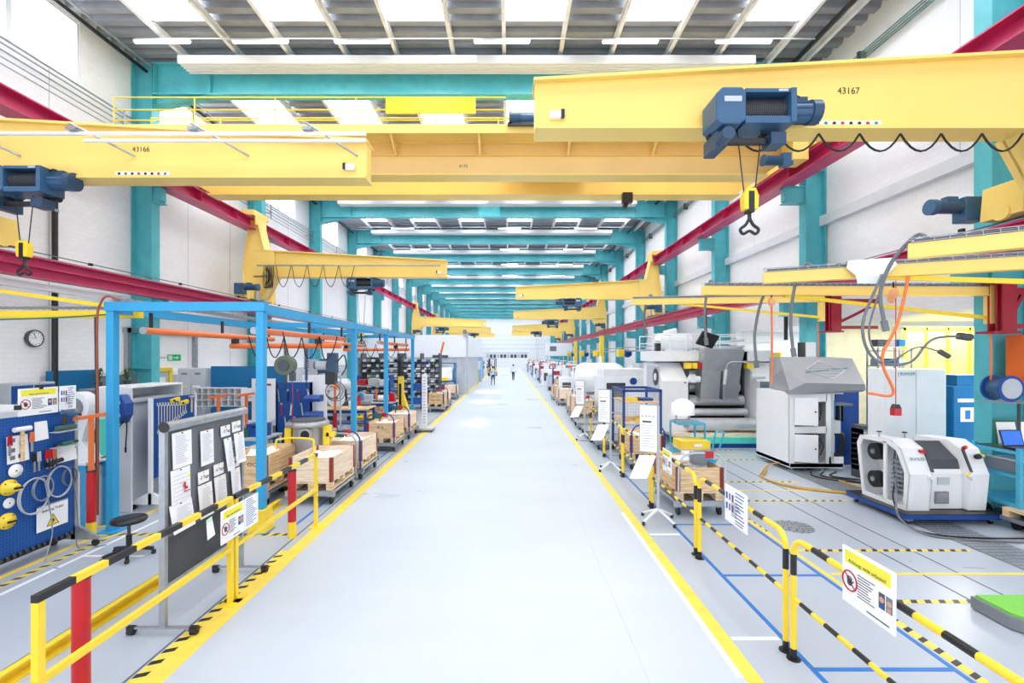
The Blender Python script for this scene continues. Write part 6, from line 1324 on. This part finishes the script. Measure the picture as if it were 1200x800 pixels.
# mid-distance machines on the roll mill side
wt = thing('tank_machine', 'large white horizontal tank machine with blue gauge beyond the crates', 'machine', (3.4, 23.5, 0))
MB().lathe([(.15, 0), (.7, .15), (.85, .5), (.85, 2.2), (.7, 2.5), (.3, 2.6)], WHITE, c=(0, .8, 1.55), ax='x', n=28).build('vessel', wt); MB().box(.2, 2.3, .3, 1.3, 0, .75, WHITE2).build('base', wt, bevel=.02); MB().box(.5, 1.3, .25, .3, .85, 1.5, GREY).build('vent', wt)
MB().cyl((1.4, .8, 2.3), (1.4, .8, 2.75), .08, WHITE).build('nozzle', wt); MB().cyl((.8, .8, 2.35), (.8, .8, 2.6), .15, LGREY).build('nozzle', wt); MB().cyl((.3, -.05, 1.3), (.3, .0, 1.3), .12, DBLUE, n=16).build('gauge', wt)
vm = thing('vent_machine', 'white machine with dark louvred vent and blue badge behind the mesh cart', 'machine', (3.7, 18.6, 0))
MB().box(0, 1.9, 0, 1.5, 0, 1.95, WHITE).box(.1, 1.8, .1, 1.4, 1.95, 2.25, WHITE2).build('housing', vm, bevel=.03); b = MB()
for i in range(8): b.box(.25, .95, -.03, 0, 1.1+.07*i, 1.14+.07*i, DGREY)
b.box(.22, .98, -.01, 0, 1.05, 1.68, BLK2); b.build('louvres', vm); MB().lathe([(.14, -.03), (.14, 0)], DBLUE, c=(1.3, 0, 1.75), ax='y', n=20).build('badge', vm); MB().box(1.1, 1.75, -.02, 0, .3, 1.5, PAPER).build('front_door', vm)
for i, (x, y, w, d, h, m, l) in enumerate(((5.9, 18.9, 1.2, 1.0, 2.1, WHITE2, 'white cabinet machine left of the roll mill motor'.replace('left of', 'beside')), (4.6, 21.3, 1.6, 1.2, 1.8, WHITE, 'low white press with sky blue panel'), (6.2, 22., 1.4, 1.2, 2.4, LGREY, 'pale grey tower machine near the second column'))):
    t = thing('machine_unit', l, 'machine', (x, y, 0)); MB().box(0, w, 0, d, 0, h, m).build('housing', t, bevel=.03); MB().box(.1, w*.45, -.02, 0, h*.3, h*.8, [DGREY, BLUE, GREY][i]).build('panel', t); MB().box(w*.55, w*.9, -.02, 0, h*.4, h*.85, [PAPER, DGREY, BLUE][i]).cyl((w*.5, d/2, h), (w*.5, d/2, h+.35), .18, STEEL).build('top_gear', t)
t = thing('blue_tank_pair', 'petrol blue twin unit standing against the wall past the mill', 'machine', (7.3, 24.5, 0)); MB().box(0, .7, 0, .8, 0, 2.6, PETROL).box(.8, 1.5, 0, .8, 0, 2.6, PETROL).build('cabinets', t, bevel=.03); MB().box(.1, .6, -.02, 0, 1.9, 2.3, LGREY).box(.9, 1.4, -.02, 0, 1.9, 2.3, BLUE).build('panels', t)
# overhead light pipe with yellow and blue hoists
solo('monorail_pipe', MB().cyl((7.1, 14, 3.05), (7.1, 90, 3.05), .05, STEEL, n=8).cyl((7.1, 14, 3.25), (7.1, 90, 3.25), .03, STEEL, n=8), 'horizontal steel pipe rail running along the wall beyond the roll mill', 'rail')
for i, (y, l) in enumerate(((28, 'yellow and blue chain hoist first on the pipe rail'), (36, 'yellow and blue chain hoist second on the pipe rail'), (43, 'yellow and blue chain hoist third on the pipe rail'), (52, 'yellow and blue chain hoist last on the pipe rail'))):
    t = thing('chain_hoist', l, 'hoist', (6.9, y, 2.95)); MB().box(-.35, .05, -.25, .25, -.25, .2, YELP).build('body', t, bevel=.05); MB().lathe([(.2, .05), (.26, .3), (.16, .5)], DBLUE, c=(0, 0, -.05), ax='x', n=16).build('motor', t)
for (y, l) in ((33, 'tall bright yellow upright post under the lower crimson rail'), (46, 'second bright yellow upright post farther along the rail')):
    solo('yellow_post', MB().box(-.14, .14, -.14, .14, 0, 4.2, YELP), l, 'post', loc=(0, 0, 0)).location = (6.6, y, 0)
# ---- repeated mid and far machinery on both sides
def unit_a(t):
    MB().box(0, 1.5, 0, 1.2, 0, 1.5, WHITE).build('housing', t, bevel=.03); MB().cyl((.4, .6, 1.5), (.4, .6, 2.0), .28, WHITE2, n=18).box(.9, 1.3, .2, .9, 1.5, 1.9, STEEL).build('top_gear', t); MB().box(.1, .6, -.02, 0, .5, 1.2, DGREY).box(.8, 1.3, -.02, 0, .9, 1.3, BLUE).build('panel', t)
def unit_b(t):
    MB().box(0, 1.2, 0, 1.0, .3, 1.1, LGREY).box(.1, .3, .1, .3, 0, .3, DGREY).box(.9, 1.1, .1, .3, 0, .3, DGREY).build('base', t); MB().cyl((.1, .5, 1.4), (1.1, .5, 1.4), .3, WHITE, n=18).build('drum', t); MB().box(.4, .5, .0, .1, 1.1, 2.2, ORG).box(.2, .9, -.02, .05, 2.15, 2.25, WHITE2).build('arm', t)
def unit_c(t):
    for z in (.2, .8, 1.4): MB().box(0, 1.6, 0, .7, z, z+.05, STEEL).build('shelf', t)
    MB().box(0, .06, 0, .7, 0, 1.9, DBLUE).build('upright', t); MB().box(1.54, 1.6, 0, .7, 0, 1.9, DBLUE).build('upright', t); b = MB()
    for i in range(9): b.box(.1+.5*(i % 3), .48+.5*(i % 3), .05, .6, .25+.6*(i//3), .5+.6*(i//3)+.05*(i % 2), [WHITE, GREY, YELP, WOOD, PETROL, BLK2, RED, LGREY, WHITE2][i])
    b.build('stored_boxes', t)
protos = {}
def far(kind, x, y, rz=0):
    key = ('a', 'b', 'c')[kind]; side = 'clock' if x < 0 else 'opposite'
    lab = {'a': 'small white box machine in the distant row on the %s side', 'b': 'white drum machine with orange arm in the distant row on the %s side', 'c': 'blue framed shelf of boxes in the distant row on the %s side'}[key] % side
    grp = {'a': 'distant white box machines, %s side', 'b': 'distant drum machines, %s side', 'c': 'distant box shelves, %s side'}[key] % side
    if key not in protos:
        t = thing({'a': 'box_machine', 'b': 'drum_machine', 'c': 'box_shelf'}[key], lab, 'shelf' if key == 'c' else 'machine', (x, y, 0), rz, grp); {'a': unit_a, 'b': unit_b, 'c': unit_c}[key](t); protos[key] = t
    else: dup(protos[key], (x, y, 0), rz, lab, grp)
random.seed(11)
for i in range(26):
    y = 27+i*2.4
    far(i % 3, 3.0+.4*(i % 2), y); far((i+1) % 3, 5.2+.3*(i % 3), y+.8)
    if y > 51: far((i+2) % 3, -4.8-.4*(i % 2), y); far(i % 3, -7.4, y+.5)
for i, (x, y) in enumerate(((-6.9, 20.5), (-7.6, 18.9), (-8.9, 14.4), (-9.2, 17.), (-8.6, 21.))): far([2, 1, 0, 2, 1, 0][i], x, y)
# ---- clock side distance: shelving, blue doors, office box
def rack(x, y, l):
    t = thing('storage_rack', l, 'rack', (x, y, 0)); b = MB()
    for k in range(3): MB().box(k*.95, k*.95+.06, 0, .8, 0, 2.9, DGREY).build('upright', t)
    for j in range(9): MB().box(0, 1.96, 0, .8, .25+.27*j, .3+.27*j, BLK2).build('shelf', t)
    for j in range(9):
        for k in range(8): b.box(.08+.235*k, .26+.235*k, .05, .7, .3+.27*j, .42+.27*j, [LGREY, GREY, WHITE, BLK2][(j*3+k*5) % 4])
    b.build('stored_bars', t)
rack(-7.75, 24., 'dark steel storage rack first beside the blue doors'); rack(-5.6, 24., 'dark steel storage rack second, touching the blue doors')
t = thing('blue_door_wall', 'dark blue partition with white windowed doors under the office box', 'partition', (-6.2, 26.5, 0)); MB().box(0, 1.55, 0, .1, 0, 2.4, mat('door_blue', (18, 60, 140), .4)).build('panel', t)
for (x, z0, z1) in ((.45, 1.4, 2.2), (.95, 1.7, 2.2), (1.3, 1.7, 2.2)): MB().box(x-.13, x+.13, -.02, 0, z0, z1, PAPER).build('window', t)
ob = thing('office_box', 'large white office box with pale grey lower wall and orange mark', 'building', (-10.9, 33, 0))
MB().box(0, 7.95, 0, 14, 2.65, 4.25, WHITE).build('upper_storey', ob); lw = mat('corrugated_grey', (196, 202, 210), .35, .3)
MB().box(2.0, 7.7, .1, 13.5, 0, 2.65, lw).build('lower_wall', ob)
MB().add([(5.92, -.01, 2.95), (6.08, -.01, 2.95), (6.28, -.01, 3.75), (6.12, -.01, 3.75)], [(0, 1, 2, 3)], ORG).build('orange_mark', ob); MB().box(5.4, 6.5, -.05, 0, 2.62, 2.8, DGREY).build('name_bar', ob)
MB().box(7.8, 7.95, -.05, 0, 0, 4.5, LGREY).box(7.6, 7.85, -.3, -.05, 4.3, 4.6, GREY).build('corner_pipe', ob)
for i in range(3): MB().box(5.2+.28*i, 5.42+.28*i, .05, .1, 1.4, 2.3, DGREY if i != 1 else BLK2).build('window', ob)
for i in range(7): MB().box(2.2+.4*i, 2.23+.4*i, .06, .1, .1, 2.6, LGREY).build('batten', ob)
t = thing('tall_rack', 'blue framed rack with wrapped goods before the office box', 'rack', (-4.9, 30.7, 0)); MB().box(0, .06, 0, 1, 0, 2.3, PETROL).box(1.2, 1.26, 0, 1, 0, 2.3, PETROL).box(0, 1.26, 0, .06, 2.24, 2.3, PETROL).box(0, 1.26, 0, 1, 1.0, 1.06, PETROL).build('frame', t); MB().box(.15, 1.1, .1, .9, 1.06, 1.95, PAPER).build('wrapped_load', t, bevel=.1); MB().box(.3, .8, -.05, .1, 1.1, 1.3, YELP).box(.1, 1.1, .1, .9, .2, .8, DBLUE).build('boxes', t)
t = thing('yellow_stacker', 'yellow pedestal lift behind the pale crate and white mast', 'lift', (-4.7, 19.4, 0)); MB().box(0, .2, 0, .3, 0, 1.9, YELP).prism([(.2, 1.2), (.5, .3), (.5, 0), (.2, 0)], 'y', 0, .3, YELP).box(-.3, .6, -.2, .5, .05, .12, YELP).build('body', t, bevel=.02); MB().box(.05, .15, -.02, 0, .4, 1.6, BLK2).build('slot', t)
for (x, y, l) in ((-4.6, 17.2, 'bright yellow floor fixture between the last two blue posts'), (-5.5, 18.3, 'bright yellow floor fixture deeper in the blue frame')):
    t = thing('yellow_fixture', l, 'fixture', (x, y, 0)); MB().box(-.5, .5, -.3, .3, .3, .38, YELP).box(-.45, -.3, -.25, .25, 0, .3, YELP).box(.3, .45, -.25, .25, 0, .3, YELP).box(-.3, .1, -.15, .15, .38, .5, YELP).build('body', t, bevel=.02)
t = thing('light_blue_machine', 'light blue and white machine with round dark opening past the office box', 'machine', (-4.0, 48, 0)); MB().box(-.6, 1.1, 0, 2, 0, 2.6, mat('pale_blue_enamel', (150, 190, 225), .35)).build('housing', t, bevel=.04); MB().cyl((-.2, -.05, 1.9), (-.2, 0, 1.9), .5, DGREY, n=24).box(.3, 1.0, -.03, 0, 1.3, 2.2, WHITE).build('front', t)
fk = thing('forklift', 'yellow and black forklift standing at the end of the aisle', 'forklift', (-2.3, 62, 0)); MB().box(-.55, .55, 0, 2.0, .35, 1.1, YELP).build('body', fk, bevel=.1); MB().box(-.5, -.42, .1, .2, 1.1, 2.3, BLK2).box(.42, .5, .1, .2, 1.1, 2.3, BLK2).box(-.5, -.42, 1.5, 1.6, 1.1, 2.3, BLK2).box(.42, .5, 1.5, 1.6, 1.1, 2.3, BLK2).box(-.52, .52, .05, 1.65, 2.28, 2.36, BLK2).build('cab_frame', fk)
MB().box(-.35, -.25, -.25, -.1, .1, 2.2, BLK2).box(.25, .35, -.25, -.1, .1, 2.2, BLK2).box(-.4, .4, -.3, -.2, .4, .9, BLK2).build('mast', fk); MB().box(-.3, -.2, -1.2, -.2, .1, .16, DGREY).box(.2, .3, -1.2, -.2, .1, .16, DGREY).build('forks', fk)
for (x, y) in ((-.5, .3), (.5, .3), (-.5, 1.6), (.5, 1.6)): MB().cyl((x-.1, y, .28), (x+.1, y, .28), .28, BLK, n=18).build('wheel', fk)
solo('far_barrier', MB().cyl((0, 0, 0), (0, 0, 1.3), .04, YELP).cyl((.6, 0, 0), (.6, 0, 1.3), .04, YELP).box(0, .6, -.02, .02, .9, .95, YELP), 'pair of yellow posts before the light blue machine', 'barrier', loc=(0, 0, 0)).location = (-3.6, 44, 0)
t = thing('white_kiosk', 'white box with window standing on the lower rail side far along', 'cabin', (6.2, 57, 4.2-1.5)); 
MB().box(-1.6, 1.6, 0, 2, 0, 1.6, WHITE).build('box', t, bevel=.03); MB().box(-1.2, -.4, -.02, 0, .6, 1.2, GREY).build('window', t); MB().box(-1.5, -1.4, .1, .2, -2.7, 0, LGREY).box(1.4, 1.5, .1, .2, -2.7, 0, LGREY).build('legs', t)

for i, (x, y, w, d, h, l) in enumerate(((3.2, 8.55, .3, .4, .1, 'white carton lying on top of the crate by the third round barrier'), (3.5, 8.9, .25, .35, .12, 'second white carton on top of the crate by the third round barrier'))):
    o = solo('carton', MB().box(-w/2, w/2, -d/2, d/2, 0, h, WHITE).box(-w*.4, w*.1, -d/2-.001, -d/2, h*.3, h*.7, WOOD), l, 'carton', bevel=.004); o.location = (x, y, .8)
# ------------------------------------------------------------ people in the aisle
def person(loc, rz, label, J, shirt, legs, bag=None):
    "J: joint positions; one skinned continuous body with fingers, face features, hair and clothes"
    t = thing('person', label, 'person', loc, rz)
    vs = []; ed = []; rad = []; idx = {}
    def v(n, p, r, par=None):
        idx[n] = len(vs); vs.append(p); rad.append(r)
        if par is not None: ed.append((idx[par], idx[n]))
    v('pel', (0, 0, .95), .145); v('bel', (0, -.01, 1.08), .13, 'pel'); v('che', (0, 0, 1.28), .15, 'bel'); v('upc', (0, .01, 1.42), .12, 'che'); v('nek', (0, 0, 1.52), .055, 'upc'); v('jaw', (0, -.015, 1.6), .075, 'nek'); v('hed', (0, 0, 1.69), .092, 'jaw'); v('top', (0, .01, 1.74), .07, 'hed')
    for s, k in ((-1, 'l'), (1, 'r')):
        v('sh'+k, (s*.17, 0, 1.42), .065, 'upc'); v('el'+k, J['el'+k], .043, 'sh'+k); v('wr'+k, J['wr'+k], .03, 'el'+k); 
        w = Vector(J['wr'+k]); e = Vector(J['el'+k]); d = (w-e).normalized(); v('pa'+k, tuple(w+d*.07), .034, 'wr'+k)
        v('hp'+k, (s*.09, 0, .9), .095, 'pel'); v('kn'+k, J['kn'+k], .06, 'hp'+k); v('cf'+k, tuple(Vector(J['kn'+k]).lerp(Vector(J['an'+k]), .35)), .06, 'kn'+k); v('an'+k, J['an'+k], .04, 'cf'+k); a = Vector(J['an'+k]); v('toe'+k, (a.x, a.y-.16, max(.035, a.z-.05)), .035, 'an'+k)
    nb = len(vs)
    for s, k in ((-1, 'l'), (1, 'r')):
        w = Vector(J['wr'+k]); e = Vector(J['el'+k]); d = (w-e).normalized(); side = Vector((0, 1, 0))
        for f in range(4):
            base = w+d*.08+side*(-.03+.02*f); L = [.065, .075, .07, .055][f]; i0 = len(vs)
            for q in range(3): vs.append(tuple(base+d*L*q/2+Vector((-s*.012*q*q/2, 0, 0)))); rad.append(.0095)
            ed.extend([(i0, i0+1), (i0+1, i0+2)])
        i0 = len(vs); base = w+d*.03-side*.025
        for q in range(3): vs.append(tuple(base+(d*.6-side*.8)*.03*q)); rad.append(.011)
        ed.extend([(i0, i0+1), (i0+1, i0+2)])
    me = bpy.data.meshes.new('body'); me.from_pydata(vs, ed, []); o = bpy.data.objects.new('body', me); COL.objects.link(o)
    m = o.modifiers.new('s', 'SKIN'); 
    for i, r in enumerate(rad): me.skin_vertices[0].data[i].radius = (r, r*(.75 if i in (0, 1, 2, 3) else 1))
    me.skin_vertices[0].data[0].use_root = True
    for i in range(nb, len(vs), 3): me.skin_vertices[0].data[i].use_root = True
    ss = o.modifiers.new('u', 'SUBSURF'); ss.levels = 1; ss.render_levels = 1
    bpy.context.view_layer.update()
    me2 = bpy.data.meshes.new_from_object(o.evaluated_get(bpy.context.evaluated_depsgraph_get())); bpy.data.objects.remove(o)
    for mm in (SKIN, shirt, legs[0], legs[1], BLK2): me2.materials.append(mm)
    wz = {s: Vector(J['wr'+s]) for s in 'lr'}
    for p in me2.polygons:
        c = p.center; p.use_smooth = True; k = 0
        hand = min((c-wz['l']).length, (c-wz['r']).length) < .13 and abs(c.x) > .17
        if c.z < .1: k = 4
        elif c.z < .55 and not hand: k = 3
        elif c.z < .98 and not hand and abs(c.x) < .2: k = 2
        elif c.z < 1.49 and not hand: k = 1
        p.material_index = k
    body = bpy.data.objects.new('body', me2); COL.objects.link(body); body.parent = t
    b = MB().lathe([(.02, 1.8), (.07, 1.79), (.1, 1.74), (.105, 1.68), (.09, 1.62)], HAIR, c=(0, .02, 0), n=16); b.build('hair', t)
    f = MB()
    for s in (-1, 1): f.cyl((s*.033, -.083, 1.69), (s*.033, -.092, 1.69), .01, BLK2, n=8); f.lathe([(.012, -.02), (.02, 0), (.012, .02)], SKIN, c=(s*.095, 0, 1.66), n=8)
    f.prism([(-.085, 1.68), (-.11, 1.645), (-.085, 1.64)], 'x', -.011, .011, SKIN); f.box(-.025, .025, -.09, -.084, 1.605, 1.612, RED); f.build('face', t)
    return t
person((-1.52, 42.6, 0), PI, 'person in pale shirt and dark shorts walking away on the clock side of the aisle',
       {'ell': (-.27, .0, 1.15), 'elr': (.27, .02, 1.15), 'wrl': (-.26, -.12, .93), 'wrr': (.27, .1, .92), 'knl': (-.12, -.1, .5), 'knr': (.12, .08, .5), 'anl': (-.14, -.05, .08), 'anr': (.14, .2, .1)}, SHIRT, (JEAN, JEAN2))
person((.42, 50.5, 0), 0, 'person in white shirt and navy trousers walking towards the camera alone',
       {'ell': (-.25, .05, 1.15), 'elr': (.26, -.04, 1.15), 'wrl': (-.28, .1, .92), 'wrr': (.3, -.14, .94), 'knl': (-.07, .02, .5), 'knr': (.07, -.08, .5), 'anl': (-.06, .16, .1), 'anr': (.06, -.04, .08)}, WHITE2, (JEAN, JEAN))
# ------------------------------------------------------------ light and camera
def emission(m, s):
    b = m.node_tree.nodes['Principled BSDF']; b.inputs['Emission Strength'].default_value = s
emission(GLOW, 9.5); emission(WIN, 3.5); emission(LAMP, 6.)
w = bpy.data.worlds.new('sky'); SC.world = w; w.use_nodes = True
w.node_tree.nodes['Background'].inputs[0].default_value = (.93, .96, 1, 1); w.node_tree.nodes['Background'].inputs[1].default_value = 1.9
cam = bpy.data.cameras.new('camera'); co = bpy.data.objects.new('camera', cam); COL.objects.link(co)
co.location = (0, 0, EYE); co.rotation_euler = (PI/2, 0, 0)
cam.sensor_width = 36; cam.lens = 540/1200*36; cam.shift_x = 3/1200; cam.shift_y = 16/1200; cam.clip_start = .05; cam.clip_end = 400
SC.camera = co
# sun falling through the skylights as slanting bright patches on the aisle floor
for i, (x, y, sx, sy, rz) in enumerate(((-1.35, 13.6, 1.0, 1.5, .25), (-1.15, 19.2, .9, 1.2, .25), (-1.2, 27., 1.2, 2.2, .2), (-1.4, 35.5, 1.4, 3., .2))):
    ld = bpy.data.lights.new('sun_shaft', 'AREA'); ld.shape = 'RECTANGLE'; ld.size = sx; ld.size_y = sy; ld.spread = math.radians(1.5); ld.energy = 20*sx*sy; ld.color = (1, .98, .95)
    lo = bpy.data.objects.new('sun_shaft', ld); COL.objects.link(lo); lo.location = (x, y-1.0, 11.3); lo.rotation_euler = (.09, 0, rz)
SC.view_settings.view_transform = 'Standard'; SC.view_settings.look = 'None'; SC.view_settings.exposure = .06
SC.cycles.max_bounces = 8; SC.cycles.diffuse_bounces = 5; SC.cycles.glossy_bounces = 3; SC.cycles.use_denoising = True
SC.cycles.sample_clamp_indirect = 8
